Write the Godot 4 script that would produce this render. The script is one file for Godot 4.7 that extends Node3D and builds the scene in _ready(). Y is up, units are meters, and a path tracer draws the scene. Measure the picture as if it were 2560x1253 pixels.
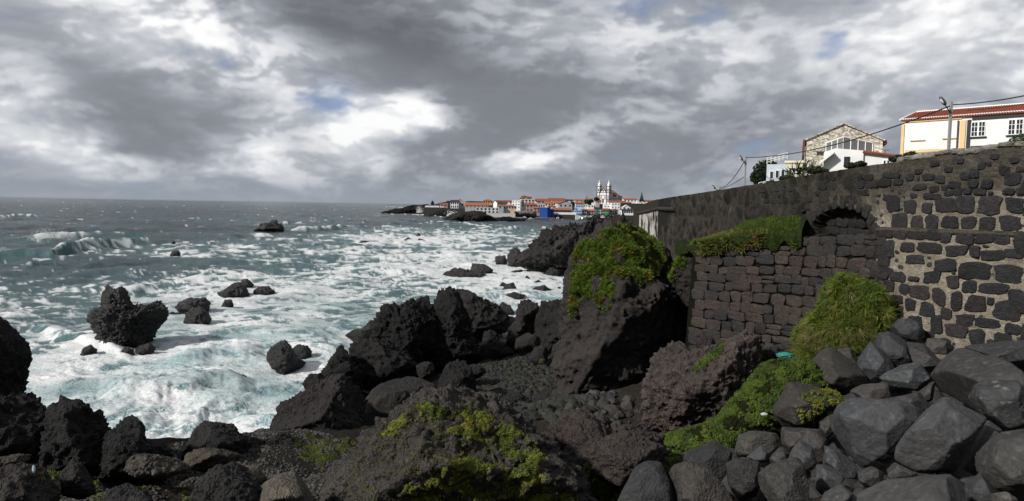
extends Node3D
# Rocky shore below an old basalt sea wall; a white town with a twin-towered church across the bay.
# Pixel helpers only turn measurements taken on the photograph into metres; every thing has its own place, size and depth.
const F := 1668.0
var eye := Vector3(0, 8, 0)
var cb: Basis
var M := {}
var T := {}
var used := {}
var icos := {}
var rocks := {}       # named shapes kept for plants to grow on
var sea_rocks := []   # Vector3(x, z, radius)
var rng := RandomNumberGenerator.new()
var n_low: FastNoiseLite
var n_rid: FastNoiseLite
var n_mid: FastNoiseLite
var n_cell: FastNoiseLite
var n_block: FastNoiseLite
var n_chunk: FastNoiseLite

# ---------- measuring ----------
func dirp(x: float, y: float) -> Vector3:
	return cb * Vector3((x - 1280.0) / F, -(y - 626.5) / F, -1.0)

func at(x: float, y: float, d: float) -> Vector3:
	var r := dirp(x, y)
	return eye + r * (d / -r.z)

func on_y(x: float, y: float, h: float) -> Vector3:
	var r := dirp(x, y)
	return eye + r * ((h - eye.y) / r.y)

func px(p: Vector3) -> Vector2:
	var l := cb.transposed() * (p - eye)
	return Vector2(1280.0 + F * l.x / -l.z, 626.5 - F * l.y / -l.z)

func noise(s: int, freq: float, kind := FastNoiseLite.TYPE_SIMPLEX_SMOOTH, fractal := FastNoiseLite.FRACTAL_FBM, oct := 4) -> FastNoiseLite:
	var n := FastNoiseLite.new()
	n.seed = s
	n.noise_type = kind
	n.frequency = freq
	n.fractal_type = fractal
	n.fractal_octaves = oct
	return n

# ---------- naming ----------
func numbered(n: String) -> String:
	if used.has(n):
		used[n] += 1
		return "%s_%03d" % [n, used[n]]
	used[n] = 0
	return n

func tag(o: Node, label: String, category := "", group := "", kind := "") -> Node:
	if label: o.set_meta("label", label)
	if category: o.set_meta("category", category)
	if group: o.set_meta("group", group)
	if kind: o.set_meta("kind", kind)
	return o

func thing(called: String, label: String, category: String, where := Vector3.ZERO, turn := 0.0, group := "") -> Node3D:
	var o := Node3D.new()
	o.name = numbered(called)
	add_child(o)
	o.position = where
	o.rotation.y = turn
	tag(o, label, category, group)
	return o

func put(called: String, mesh: Mesh, mat: Material, parent: Node = null) -> MeshInstance3D:
	var o := MeshInstance3D.new()
	o.mesh = mesh
	o.material_override = mat
	if parent == null:
		o.name = numbered(called)
		add_child(o)
	else:
		o.name = called
		parent.add_child(o, true)
	return o

# ---------- mesh collector, flat shaded ----------
class G:
	var v := PackedVector3Array()
	var c := PackedColorArray()
	var tint := Color.WHITE
	func tri(a: Vector3, b: Vector3, d: Vector3) -> void:
		v.push_back(a); v.push_back(b); v.push_back(d)
		c.push_back(tint); c.push_back(tint); c.push_back(tint)
	func quad(a: Vector3, b: Vector3, d: Vector3, e: Vector3) -> void:
		tri(a, b, d)
		tri(a, d, e)
	func box(m: Vector3, s: Vector3, b := Basis.IDENTITY) -> void:
		var p := []
		for i in 8:
			p.append(m + b * Vector3((s.x if i & 1 else -s.x) / 2, (s.y if i & 2 else -s.y) / 2, (s.z if i & 4 else -s.z) / 2))
		quad(p[0], p[2], p[3], p[1]); quad(p[5], p[7], p[6], p[4])
		quad(p[4], p[6], p[2], p[0]); quad(p[1], p[3], p[7], p[5])
		quad(p[2], p[6], p[7], p[3]); quad(p[4], p[0], p[1], p[5])
	func prism(poly: Array, z0: float, z1: float) -> void:      # convex outline in x,y pushed along z
		var k := poly.size()
		for i in range(1, k - 1):
			tri(Vector3(poly[0].x, poly[0].y, z1), Vector3(poly[i].x, poly[i].y, z1), Vector3(poly[i + 1].x, poly[i + 1].y, z1))
			tri(Vector3(poly[0].x, poly[0].y, z0), Vector3(poly[i + 1].x, poly[i + 1].y, z0), Vector3(poly[i].x, poly[i].y, z0))
		for i in k:
			var a: Vector2 = poly[i]
			var b: Vector2 = poly[(i + 1) % k]
			quad(Vector3(a.x, a.y, z0), Vector3(b.x, b.y, z0), Vector3(b.x, b.y, z1), Vector3(a.x, a.y, z1))
	func tube(pts: Array, r0: float, r1: float, seg := 8) -> void:
		var rings := []
		for i in pts.size():
			var d: Vector3 = (pts[mini(i + 1, pts.size() - 1)] - pts[maxi(i - 1, 0)]).normalized()
			var a := d.cross(Vector3.UP if absf(d.y) < 0.9 else Vector3.RIGHT).normalized()
			var b := a.cross(d)
			var r := lerpf(r0, r1, float(i) / (pts.size() - 1))
			var ring := []
			for k in seg:
				var t := TAU * k / seg
				ring.append(pts[i] + (a * cos(t) + b * sin(t)) * r)
			rings.append(ring)
		for i in pts.size() - 1:
			for k in seg:
				var l := (k + 1) % seg
				quad(rings[i][k], rings[i][l], rings[i + 1][l], rings[i + 1][k])
		for k in range(1, seg - 1):
			tri(rings[0][0], rings[0][k + 1], rings[0][k])
			tri(rings[-1][0], rings[-1][k], rings[-1][k + 1])
	func mesh() -> ArrayMesh:
		var n := PackedVector3Array()
		n.resize(v.size())
		for i in range(0, v.size(), 3):
			var q := (v[i + 2] - v[i]).cross(v[i + 1] - v[i]).normalized()
			n[i] = q; n[i + 1] = q; n[i + 2] = q
		var a := []
		a.resize(Mesh.ARRAY_MAX)
		a[Mesh.ARRAY_VERTEX] = v
		a[Mesh.ARRAY_NORMAL] = n
		a[Mesh.ARRAY_COLOR] = c
		var m := ArrayMesh.new()
		m.add_surface_from_arrays(Mesh.PRIMITIVE_TRIANGLES, a)
		return m

func smooth_mesh(v: PackedVector3Array, idx: PackedInt32Array, c: PackedColorArray) -> ArrayMesh:
	var n := PackedVector3Array()
	n.resize(v.size())
	for i in range(0, idx.size(), 3):
		var a := idx[i]
		var b := idx[i + 1]
		var d := idx[i + 2]
		var q := (v[d] - v[a]).cross(v[b] - v[a])
		n[a] += q; n[b] += q; n[d] += q
	for i in n.size():
		n[i] = n[i].normalized()
	var s := []
	s.resize(Mesh.ARRAY_MAX)
	s[Mesh.ARRAY_VERTEX] = v
	s[Mesh.ARRAY_NORMAL] = n
	s[Mesh.ARRAY_COLOR] = c
	s[Mesh.ARRAY_INDEX] = idx
	var m := ArrayMesh.new()
	m.add_surface_from_arrays(Mesh.PRIMITIVE_TRIANGLES, s)
	return m

func grid_mesh(v: PackedVector3Array, c: PackedColorArray, cols: int, rows: int, flip := false) -> ArrayMesh:
	var idx := PackedInt32Array()
	idx.resize((cols - 1) * (rows - 1) * 6)
	var k := 0
	for j in rows - 1:
		for i in cols - 1:
			var a := j * cols + i
			var b := a + 1
			var d := a + cols
			var e := d + 1
			if flip:
				idx[k] = a; idx[k + 1] = d; idx[k + 2] = b; idx[k + 3] = b; idx[k + 4] = d; idx[k + 5] = e
			else:
				idx[k] = a; idx[k + 1] = b; idx[k + 2] = d; idx[k + 3] = b; idx[k + 4] = e; idx[k + 5] = d
			k += 6
	return smooth_mesh(v, idx, c)

# ---------- materials ----------
func tex(key: String, n: FastNoiseLite, lo := 0.0, hi := 1.0, size := 512, mid := 0.5) -> NoiseTexture2D:
	if T.has(key): return T[key]
	var t := NoiseTexture2D.new()
	t.width = size
	t.height = size
	t.seamless = true
	t.noise = n
	var g := Gradient.new()
	g.set_color(0, Color(lo, lo, lo))
	g.set_color(1, Color(hi, hi, hi))
	if mid != 0.5:
		g.set_offset(1, mid)
	t.color_ramp = g
	T[key] = t
	return t

func stone_mat(called: String, albedo: Texture2D, bump: Texture2D, cm: float, scale: float, rough := 0.9, spec := 0.4) -> StandardMaterial3D:
	var m := StandardMaterial3D.new()
	m.resource_name = called
	m.vertex_color_use_as_albedo = true
	m.roughness = rough
	m.metallic_specular = spec
	m.uv1_triplanar = true
	m.uv1_world_triplanar = true
	m.uv1_scale = Vector3.ONE * scale
	if albedo: m.albedo_texture = albedo
	if bump:
		m.heightmap_enabled = true
		m.heightmap_texture = bump
		m.heightmap_scale = cm
	M[called] = m
	return m

func paint(called: String, c: Color, rough := 0.7, spec := 0.5, metal := 0.0) -> StandardMaterial3D:   # c: linear base colour
	var m := StandardMaterial3D.new()
	m.resource_name = called
	m.albedo_color = c.linear_to_srgb()
	m.roughness = rough
	m.metallic = metal
	m.metallic_specular = spec
	M[called] = m
	return m

func plaster(called: String, c: Color) -> StandardMaterial3D:
	var m := paint(called, c, 0.85, 0.3)
	m.albedo_texture = T.wear
	m.uv1_triplanar = true
	m.uv1_world_triplanar = true
	m.uv1_scale = Vector3.ONE * 0.12
	m.heightmap_enabled = true
	m.heightmap_texture = T.fine
	m.heightmap_scale = 1.0
	return m

func leaf_mat(called: String, back: Color) -> StandardMaterial3D:
	var m := StandardMaterial3D.new()
	m.resource_name = called
	m.vertex_color_use_as_albedo = true
	m.roughness = 0.6
	m.metallic_specular = 0.3
	m.cull_mode = BaseMaterial3D.CULL_DISABLED
	m.backlight_enabled = true
	m.backlight = back
	M[called] = m
	return m

func make_materials() -> void:
	n_low = noise(3, 1.0, FastNoiseLite.TYPE_SIMPLEX_SMOOTH, FastNoiseLite.FRACTAL_FBM, 2)
	n_rid = noise(5, 1.0, FastNoiseLite.TYPE_SIMPLEX, FastNoiseLite.FRACTAL_RIDGED, 5)
	n_rid.fractal_gain = 0.55
	n_mid = noise(7, 1.0, FastNoiseLite.TYPE_SIMPLEX, FastNoiseLite.FRACTAL_FBM, 4)
	n_chunk = noise(13, 1.0, FastNoiseLite.TYPE_CELLULAR, FastNoiseLite.FRACTAL_NONE, 1)
	n_chunk.cellular_return_type = FastNoiseLite.RETURN_CELL_VALUE
	n_cell = noise(9, 1.0, FastNoiseLite.TYPE_CELLULAR, FastNoiseLite.FRACTAL_NONE, 1)
	n_block = noise(9, 1.0, FastNoiseLite.TYPE_CELLULAR, FastNoiseLite.FRACTAL_NONE, 1)
	n_block.cellular_return_type = FastNoiseLite.RETURN_CELL_VALUE
	n_cell.cellular_return_type = FastNoiseLite.RETURN_DISTANCE2_SUB
	var rough_n := noise(21, 0.018, FastNoiseLite.TYPE_SIMPLEX, FastNoiseLite.FRACTAL_RIDGED, 6)
	rough_n.domain_warp_enabled = true
	rough_n.domain_warp_amplitude = 25.0
	rough_n.domain_warp_frequency = 0.02
	tex("rough", rough_n, 0, 1, 1024)
	var pit := noise(23, 0.035, FastNoiseLite.TYPE_CELLULAR, FastNoiseLite.FRACTAL_FBM, 3)
	pit.cellular_return_type = FastNoiseLite.RETURN_DISTANCE
	pit.domain_warp_enabled = true
	pit.domain_warp_amplitude = 14.0
	tex("pit", pit, 0, 1, 1024)
	tex("fine", noise(25, 0.03, FastNoiseLite.TYPE_SIMPLEX, FastNoiseLite.FRACTAL_FBM, 6), 0, 1, 1024)
	tex("tone", noise(27, 0.012, FastNoiseLite.TYPE_SIMPLEX, FastNoiseLite.FRACTAL_FBM, 7), 0.62, 1.0, 1024)
	tex("tone_soft", noise(29, 0.01, FastNoiseLite.TYPE_SIMPLEX, FastNoiseLite.FRACTAL_FBM, 7), 0.78, 1.0, 1024)
	tex("wear", noise(31, 0.01, FastNoiseLite.TYPE_SIMPLEX, FastNoiseLite.FRACTAL_FBM, 6), 0.93, 1.0, 512)
	var foam := noise(33, 0.022, FastNoiseLite.TYPE_CELLULAR, FastNoiseLite.FRACTAL_FBM, 3)
	foam.cellular_return_type = FastNoiseLite.RETURN_DISTANCE2_SUB
	foam.domain_warp_enabled = true
	foam.domain_warp_amplitude = 40.0
	foam.domain_warp_frequency = 0.012
	tex("foam", foam, 1.0, 0.62, 1024)
	tex("ripple", noise(35, 0.02, FastNoiseLite.TYPE_SIMPLEX, FastNoiseLite.FRACTAL_RIDGED, 5), 0, 1, 1024)
	stone_mat("lava", T.tone, T.rough, 7.0, 0.55, 0.85, 0.4)
	stone_mat("basalt", T.tone, T.fine, 0.4, 0.8, 0.72, 0.45)
	stone_mat("wet_lava", T.tone, T.rough, 7.0, 0.55, 0.42, 0.5)
	stone_mat("pitted", T.tone, T.pit, 2.5, 1.1, 0.85, 0.35)
	stone_mat("mortar", T.tone, T.rough, 2.5, 0.9, 0.95, 0.2)
	stone_mat("earth", T.tone, T.rough, 5.0, 0.6, 0.95, 0.2)
	stone_mat("far_rock", T.tone, T.rough, 25.0, 0.08, 0.9, 0.3)
	stone_mat("far_ground", T.tone, null, 0.0, 0.02, 0.95, 0.2)
	var m := stone_mat("water", null, T.ripple, 12.0, 0.16, 0.25, 0.2)
	m = stone_mat("surf", T.foam, T.fine, 1.5, 0.23, 0.6, 0.3)
	leaf_mat("leaf", Color(0.25, 0.35, 0.08))
	paint("glass", Color(0.02, 0.025, 0.03), 0.12, 0.6)
	paint("frame_white", Color(0.84, 0.84, 0.82), 0.5)
	paint("dark", Color(0.02, 0.02, 0.02), 0.6)
	paint("black_trim", Color(0.02, 0.022, 0.022), 0.7)
	paint("steel", Color(0.12, 0.12, 0.12), 0.5, 0.5, 0.6)
	stone_mat("pebble", null, null, 0, 1.0, 0.8, 0.4)
	paint("spray", Color(0.85, 0.87, 0.88), 0.9, 0.1)
	paint("concrete", Color(0.3, 0.29, 0.27), 0.9, 0.3)
	plaster("white", Color(0.88, 0.87, 0.85))
	plaster("cream", Color(0.75, 0.68, 0.48))
	plaster("yellow", Color(0.72, 0.66, 0.33))
	plaster("orange_wall", Color(0.62, 0.38, 0.16))
	plaster("pink", Color(0.42, 0.29, 0.24))
	plaster("grey_wall", Color(0.42, 0.42, 0.43))
	plaster("pale_grey", Color(0.58, 0.58, 0.58))
	plaster("green_wall", Color(0.1, 0.34, 0.14))
	plaster("mint", Color(0.34, 0.6, 0.36))
	plaster("blue_wall", Color(0.1, 0.22, 0.45))
	plaster("royal_blue", Color(0.018, 0.065, 0.26))
	plaster("teal_wall", Color(0.05, 0.16, 0.18))
	plaster("pale_blue", Color(0.6, 0.68, 0.76))
	plaster("dark_stone", Color(0.05, 0.048, 0.046))
	plaster("ochre", Color(0.80, 0.57, 0.30))
	plaster("roof_red", Color(0.26, 0.088, 0.056))
	plaster("roof_orange", Color(0.31, 0.125, 0.075))
	plaster("roof_brown", Color(0.16, 0.06, 0.045))
	plaster("roof_dark", Color(0.05, 0.045, 0.05))
	plaster("tile_red", Color(0.3, 0.07, 0.04))

# ---------- sky ----------
# Air and clouds only: a cloud deck of noise whose large masses and gaps are set by direction.
var sky_blobs := []
func blob(x: float, y: float, sx: float, sy: float, turn: float, amp: float, kind := 0) -> void:
	var d := dirp(x, y).normalized()
	var az := atan2(d.x, -d.z)
	var el := asin(d.y)
	sky_blobs.append([az, el, sx / F, sy / F, cos(turn), sin(turn), amp if amp > 0.0 else amp * 0.82, kind])

func sky_color(az: float, el: float, na: FastNoiseLite, nb: FastNoiseLite, nw: FastNoiseLite) -> Color:
	var e := maxf(el, 0.0)
	var d := Vector3(sin(az) * cos(e), sin(e), -cos(az) * cos(e))
	var k := 1.0 / (d.y + 0.5)
	var p := Vector3(d.x * k * 1.2, d.y * 3.2, d.z * k * 1.2)
	var w := nw.get_noise_3dv(p * 1.6)
	var w2 := nw.get_noise_3dv(p * 1.6 + Vector3(31, 7, 5))
	p += Vector3(w, w2, -w) * 0.08
	var azw := az + w * 0.06
	var elw := el + w2 * 0.05
	var lum := 0.0
	var hole := 0.0
	for b in sky_blobs:
		var u: float = azw - b[0]
		if u > PI: u -= TAU
		var t: float = elw - b[1]
		var q: float = (u * b[4] + t * b[5]) / b[2]
		var r: float = (t * b[4] - u * b[5]) / b[3]
		var s := q * q + r * r
		if s < 9.0:
			var g: float = exp(-s) * b[6]
			if b[7] == 0: lum += g
			else: hole += g
	var n1 := na.get_noise_3dv(p * 1.5)
	var n2 := nb.get_noise_3dv(p * 3.6)
	var n3 := nb.get_noise_3dv(p * 8.0 + Vector3(3, 1, 8))
	var n4 := nb.get_noise_3dv(p * 20.0 + Vector3(1, 5, 2))
	var rough := clampf(0.75 + lum * 0.6 + n1 * 0.8, 0.35, 1.5)
	var v := log(0.335) + lum * 1.15 + n1 * 0.28 + (n2 * 0.46 + n3 * 0.34 + n4 * 0.16 + (smoothstep(-0.05, 0.13, n2 * 0.8 + n3 * 0.45 + n4 * 0.25) - 0.5) * 0.20 + (smoothstep(0.02, 0.12, n3 * 0.8 + n1 * 0.4 + n4 * 0.4) - 0.4) * 0.10) * rough
	# towards the horizon the deck thins into pale grey-blue air
	var low := exp(-e / 0.045)
	v = lerpf(v, log(0.33) + lum * 0.5 + n2 * 0.08, low * 0.8)
	var c := exp(v)
	var lowdark := clampf((0.25 - e) / 0.08, 0.0, 1.0)
	if c < 0.28: c = lerpf(c, 0.205 + 0.075 * exp((c - 0.28) / 0.075), lowdark)
	c = c if c < 0.62 else 0.62 + (c - 0.62) * 0.6
	c = minf(c, 0.95)
	var warm := clampf((c - 0.3) * 1.6, 0.0, 1.0)
	var out := Color(c * lerpf(0.92, 1.0, warm), c * lerpf(0.975, 1.0, warm), c * lerpf(1.09, 1.0, warm))
	var h := clampf(hole * 1.15 - (n2 * 0.8 + n3 * 0.4) - 0.30, 0.0, 1.0)
	h = h * h * (3.0 - 2.0 * h)
	out = out.lerp(Color(0.16, 0.25, 0.47).lerp(Color(0.32, 0.40, 0.52), exp(-e / 0.12)), h * 0.85)
	return out.lerp(Color(0.30, 0.345, 0.40), low * 0.55)

func sky_image() -> Image:
	blob(170, -60, 420, 200, 0.0, 0.55); blob(60, 250, 150, 60, 0.0, 0.95); blob(30, 375, 200, 50, 0.0, 0.9); blob(620, 345, 110, 80, 0.3, 1.1)
	blob(650, 130, 160, 90, -0.3, 0.5); blob(925, 330, 110, 90, 0.2, 1.45); blob(1010, 300, 70, 60, 0.2, 0.5); blob(300, 110, 130, 60, 0.2, 0.45); blob(480, 400, 260, 40, 0.0, 0.45)
	blob(1330, 400, 120, 34, -0.12, 1.2); blob(1190, 120, 60, 60, 0.2, 0.1); blob(1400, 60, 160, 90, 0.3, 0.45); blob(1480, 345, 130, 40, 0.3, 0.35)
	blob(2420, 40, 330, 160, 0.0, 0.42); blob(2560, 180, 300, 120, 0.0, 0.40); blob(1720, 110, 200, 120, 0.0, 0.42); blob(2150, 60, 240, 90, 0, 0.4); blob(2000, 330, 230, 60, 0.1, 0.2)
	blob(900, 60, 330, 120, -0.25, -0.62); blob(1150, 230, 260, 100, -0.35, -0.62); blob(1330, 290, 200, 75, -0.2, -0.5); blob(330, 330, 170, 55, -0.3, -0.95)
	blob(130, 170, 110, 50, 0.0, -0.45); blob(450, 250, 150, 70, -0.25, -0.75); blob(560, 310, 90, 60, 0.2, -0.5); blob(1050, 400, 200, 45, 0.35, -0.55)
	blob(1680, 390, 230, 70, 0.3, -0.4); blob(1850, 250, 220, 110, 0.1, -0.12); blob(1600, 200, 130, 80, 0.2, -0.2); blob(1450, 450, 200, 25, 0.0, -0.35); blob(700, 30, 200, 100, 0, -0.25)
	blob(2080, 100, 60, 35, -0.1, 1.1, 1); blob(400, 92, 40, 20, 0.0, 0.3, 1); blob(510, 120, 50, 20, -0.2, 0.38, 1); blob(770, 275, 90, 34, -0.2, 0.85, 1); blob(850, 265, 40, 40, 0, 0.6, 1)
	blob(1560, 30, 120, 60, 0.0, 0.42, 1); blob(1750, 20, 60, 60, 0.0, 0.5, 1); blob(1870, 430, 110, 45, 0.1, 0.6, 1); blob(380, 455, 500, 22, 0.0, 0.35, 1)
	var na := noise(41, 1.0, FastNoiseLite.TYPE_SIMPLEX_SMOOTH, FastNoiseLite.FRACTAL_FBM, 4)
	var nb := noise(43, 1.0, FastNoiseLite.TYPE_SIMPLEX_SMOOTH, FastNoiseLite.FRACTAL_FBM, 6)
	nb.fractal_gain = 0.52
	var nw := noise(45, 1.0, FastNoiseLite.TYPE_SIMPLEX_SMOOTH, FastNoiseLite.FRACTAL_FBM, 3)
	# the same sky all round; finer where it fills much of a picture
	var big_w := 3072
	var small := Image.create(512, 256, false, Image.FORMAT_RGBF)
	for j in 256:
		var el := (0.5 - (j + 0.5) / 256.0) * PI
		for i in 512:
			if el < -0.05:
				small.set_pixel(i, j, Color(0.1, 0.11, 0.12))
			else:
				small.set_pixel(i, j, sky_color(wrapf((i + 0.5) / 512.0 * TAU, -PI, PI), el, na, nb, nw))
	small.resize(big_w, big_w / 2, Image.INTERPOLATE_CUBIC)
	var w := big_w
	var h := big_w / 2
	for j in range(int(h * 0.5 - h * 24.0 / 180.0), int(h * 0.5 + 14)):
		var el := (0.5 - (j + 0.5) / h) * PI
		for i in range(int(-w * 47.0 / 360.0), int(w * 47.0 / 360.0)):
			small.set_pixel(posmod(i, w), j, sky_color((i + 0.5) / w * TAU, el, na, nb, nw))
	return small

# ---------- rocks ----------
func ico(level: int) -> Array:
	if icos.has(level): return icos[level]
	if level == 0:
		var t := (1.0 + sqrt(5.0)) / 2.0
		var v := PackedVector3Array()
		for p in [[-1, t, 0], [1, t, 0], [-1, -t, 0], [1, -t, 0], [0, -1, t], [0, 1, t], [0, -1, -t], [0, 1, -t], [t, 0, -1], [t, 0, 1], [-t, 0, -1], [-t, 0, 1]]:
			v.push_back(Vector3(p[0], p[1], p[2]).normalized())
		var f := PackedInt32Array()
		for a in 12:
			for b in range(a + 1, 12):
				for c in range(b + 1, 12):
					if v[a].distance_to(v[b]) < 1.2 and v[b].distance_to(v[c]) < 1.2 and v[a].distance_to(v[c]) < 1.2:
						if (v[c] - v[a]).cross(v[b] - v[a]).dot(v[a]) > 0: f.append_array([a, b, c])
						else: f.append_array([a, c, b])
		icos[0] = [v, f]
		return icos[0]
	var up := ico(level - 1)
	var w: PackedVector3Array = up[0].duplicate()
	var old: PackedInt32Array = up[1]
	var g := PackedInt32Array()
	var mids := {}
	for i in range(0, old.size(), 3):
		var q := [old[i], old[i + 1], old[i + 2]]
		var m := [0, 0, 0]
		for k in 3:
			var a: int = q[k]
			var b: int = q[(k + 1) % 3]
			var key := mini(a, b) * 100000 + maxi(a, b)
			if not mids.has(key):
				mids[key] = w.size()
				w.push_back((w[a] + w[b]).normalized())
			m[k] = mids[key]
		g.append_array([q[0], m[0], m[2], m[0], q[1], m[1], m[2], m[1], q[2], m[0], m[1], m[2]])
	icos[level] = [w, g]
	return icos[level]

# A rock whose outline seen from the path is the polygon POLY (photo pixels), at depth D metres, THICK metres through.
func rock_shape(poly: Array, d: float, o: Dictionary) -> Dictionary:
	var sx := 0.0
	var sy := 0.0
	var area := 0.0
	var k := poly.size() / 2
	for i in k:
		var x0: float = poly[i * 2]
		var y0: float = poly[i * 2 + 1]
		var x1: float = poly[(i + 1) % k * 2]
		var y1: float = poly[(i + 1) % k * 2 + 1]
		var q := x0 * y1 - x1 * y0
		area += q
		sx += (x0 + x1) * q
		sy += (y0 + y1) * q
	var cx := sx / (3.0 * area)
	var cy := sy / (3.0 * area)
	var c := at(cx, cy, d)
	var f := (c - eye).normalized()
	var ri := f.cross(Vector3.UP).normalized()
	var up := ri.cross(f)
	var pts := []
	for i in k:
		var r := dirp(poly[i * 2], poly[i * 2 + 1])
		var p := eye + r * ((c - eye).dot(f) / r.dot(f)) - c
		pts.append(Vector2(p.dot(ri), p.dot(up)))
	var mean := 0.0
	for p in pts: mean += p.length() / k
	var thick: float = o.get("thick", mean * 0.9)
	var facet: bool = o.get("facet", false)
	var sd: int = o.get("seed", int(cx * 7 + cy * 13))
	var rr := RandomNumberGenerator.new()
	rr.seed = sd
	var planes := []
	var table := PackedFloat32Array()
	if facet:
		for i in k:
			var a: Vector2 = pts[i]
			var b: Vector2 = pts[(i + 1) % k]
			var e := b - a
			if e.length() < 0.01: continue
			var n2 := Vector2(e.y, -e.x).normalized()
			var dist := n2.dot(a)
			if dist < 0: 
				n2 = -n2
				dist = -dist
			if dist < 0.05: continue
			var tl := rr.randf_range(-0.1, 0.45)
			planes.append((ri * n2.x + up * n2.y - f * tl) / dist)
		for i in o.get("faces", 3):
			var an: float = TAU * i / float(o.get("faces", 3)) + rr.randf_range(-0.5, 0.5) + 1.2
			var s := rr.randf_range(0.25, 0.75)
			planes.append((ri * cos(an) * s + up * sin(an) * s - f).normalized() / (thick * rr.randf_range(0.75, 1.0)))
		for i in 3:
			var an: float = TAU * i / 3.0 + rr.randf_range(-0.5, 0.5)
			planes.append((ri * cos(an) * 0.5 + up * sin(an) * 0.5 + f).normalized() / (thick * rr.randf_range(0.8, 1.0)))
		if o.has("top"):   # an extra cut plane: [right, up, towards viewer, distance]
			var q: Array = o.top
			planes.append((ri * q[0] + up * q[1] - f * q[2]).normalized() / q[3])
	else:
		for i in 144:
			var t := TAU * i / 144.0
			var u := Vector2(cos(t), sin(t))
			var best := 0.0
			for j in k:
				var a: Vector2 = pts[j]
				var e: Vector2 = pts[(j + 1) % k] - a
				var den := u.cross(e)
				if absf(den) < 1e-9: continue
				var s := a.cross(e) / den
				var q := a.cross(u) / den
				if s > best and q >= -0.001 and q <= 1.001: best = s
			table.push_back(maxf(best, 0.1 * mean) * (1.0 + rr.randf_range(-1.0, 1.0) * float(o.get("jag", 0.03))))
	# flat fracture faces: cuts that slice bulges off
	var cuts := []
	for i in int(o.get("cuts", 8 if facet else 10)):
		var an: float = rr.randf() * TAU
		var fw := rr.randf_range(0.3, 1.2)
		var cu := (ri * cos(an) + up * sin(an) - f * fw).normalized()
		var flat := 0.0
		for p in pts: flat = maxf(flat, p.x * cu.dot(ri) + p.y * cu.dot(up))
		var sup := pow(pow(flat, 1.5) + pow(absf(cu.dot(f)) * thick, 1.5), 0.6667)
		cuts.append(cu / (sup * rr.randf_range(0.72, 0.95)))
	var lvl: int = o.get("sub", 4)
	var base := ico(lvl)
	var dirs: PackedVector3Array = base[0]
	var amp: float = o.get("amp", 0.035 if facet else 0.10) * mean
	var rid: float = o.get("rid", 0.008 if facet else 0.09) * mean
	var fine: float = o.get("fine", 0.01 if facet else 0.035) * mean
	var chunk: float = o.get("chunk", 0.012 if facet else 0.045) * mean
	var fl: float = o.get("freq", 0.9) / mean
	var str_y: float = o.get("striate", 1.0)
	var col: Color = o.get("col", Color(0.04, 0.036, 0.035))
	var col2: Color = o.get("col2", col * 0.6)
	var scuff: float = o.get("scuff", 0.0)
	var wet: float = o.get("wet", -99.0)
	var off := Vector3(sd % 97, sd % 53, sd % 71)
	var v := PackedVector3Array()
	v.resize(dirs.size())
	var cc := PackedColorArray()
	cc.resize(dirs.size())
	var np := planes.size()
	for i in dirs.size():
		var u := dirs[i]
		var r := 0.0
		if facet:
			var g := 0.0
			for p in np:
				var a: float = u.dot(planes[p])
				if a > 0.0:
					a *= a
					var a4 := a * a
					var a8 := a4 * a4
					g += a8 * a8 * a8 * a8
			r = pow(g, -1.0 / 32.0)
		else:
			var w := -u.dot(f)
			var x := u.dot(ri)
			var y := u.dot(up)
			var s := sqrt(x * x + y * y)
			var t := fposmod(atan2(y, x) / TAU * 144.0, 144.0)
			var i0 := int(t) % 144
			var rt := lerpf(table[i0], table[(i0 + 1) % 144], t - floorf(t))
			var a := s / rt
			var b := absf(w) / thick
			r = 1.0 / pow(a * a * a + b * b * b, 0.3333)
		for cu in cuts:
			var ca: float = u.dot(cu)
			if ca * r > 1.0: r = 1.0 / ca
		var p := u * r
		var q := p * fl + off
		q.y *= str_y
		var n1 := n_low.get_noise_3dv(q * 0.9)
		var n2 := n_rid.get_noise_3dv(q * 2.1)
		var n3 := n_mid.get_noise_3dv(q * 6.0)
		var qw := q + Vector3(n3, n1, n2) * 0.16
		var n4 := n_chunk.get_noise_3dv(qw * 2.4)
		var n5 := n_chunk.get_noise_3dv(qw * 6.5)
		r += amp * n1 + rid * n2 + fine * n3 + chunk * (n4 + n5 * 0.45)
		p = u * r
		v[i] = p
		var t2 := clampf(0.5 + n1 * 0.6 + n3 * 0.5, 0.0, 1.0)
		var k2 := col2.lerp(col, t2)
		if scuff > 0.0:
			var sc := n_mid.get_noise_3dv(q * 2.3 + Vector3(9, 9, 9))
			if sc > 0.28: k2 = k2.lerp(Color(0.2, 0.2, 0.2), scuff * minf(1.0, (sc - 0.28) * 5.0))
		if c.y + p.y < wet: k2 = k2 * 0.55
		cc[i] = k2
	return {"v": v, "idx": base[1], "c": cc, "at": c, "mean": mean}

func R(called: String, label: String, d: float, poly: Array, o := {}) -> Dictionary:
	if not o.has("sub"):
		var lo := Vector2(1e9, 1e9)
		var hi := -lo
		for i in range(0, poly.size(), 2):
			lo = lo.min(Vector2(poly[i], poly[i + 1]))
			hi = hi.max(Vector2(poly[i], poly[i + 1]))
		var s := (hi - lo).length()
		o.sub = 6 if s > 420 else 5 if s > 110 else 4 if s > 35 else 3
	var r := rock_shape(poly, d, o)
	var m := put(called, smooth_mesh(r.v, r.idx, r.c), M[o.get("mat", "basalt" if o.get("facet", false) else "lava")])
	m.position = r.at
	tag(m, label, o.get("cat", "rock"), o.get("group", ""), o.get("kind", ""))
	r.node = m
	if o.has("keep"): rocks[o.keep] = r
	if o.get("sea", false): sea_rocks.append(Vector3(r.at.x, r.at.z, r.mean))
	return r

func sea_d(x: float, y: float) -> float:
	return -on_y(x, y, 0.0).z

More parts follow.
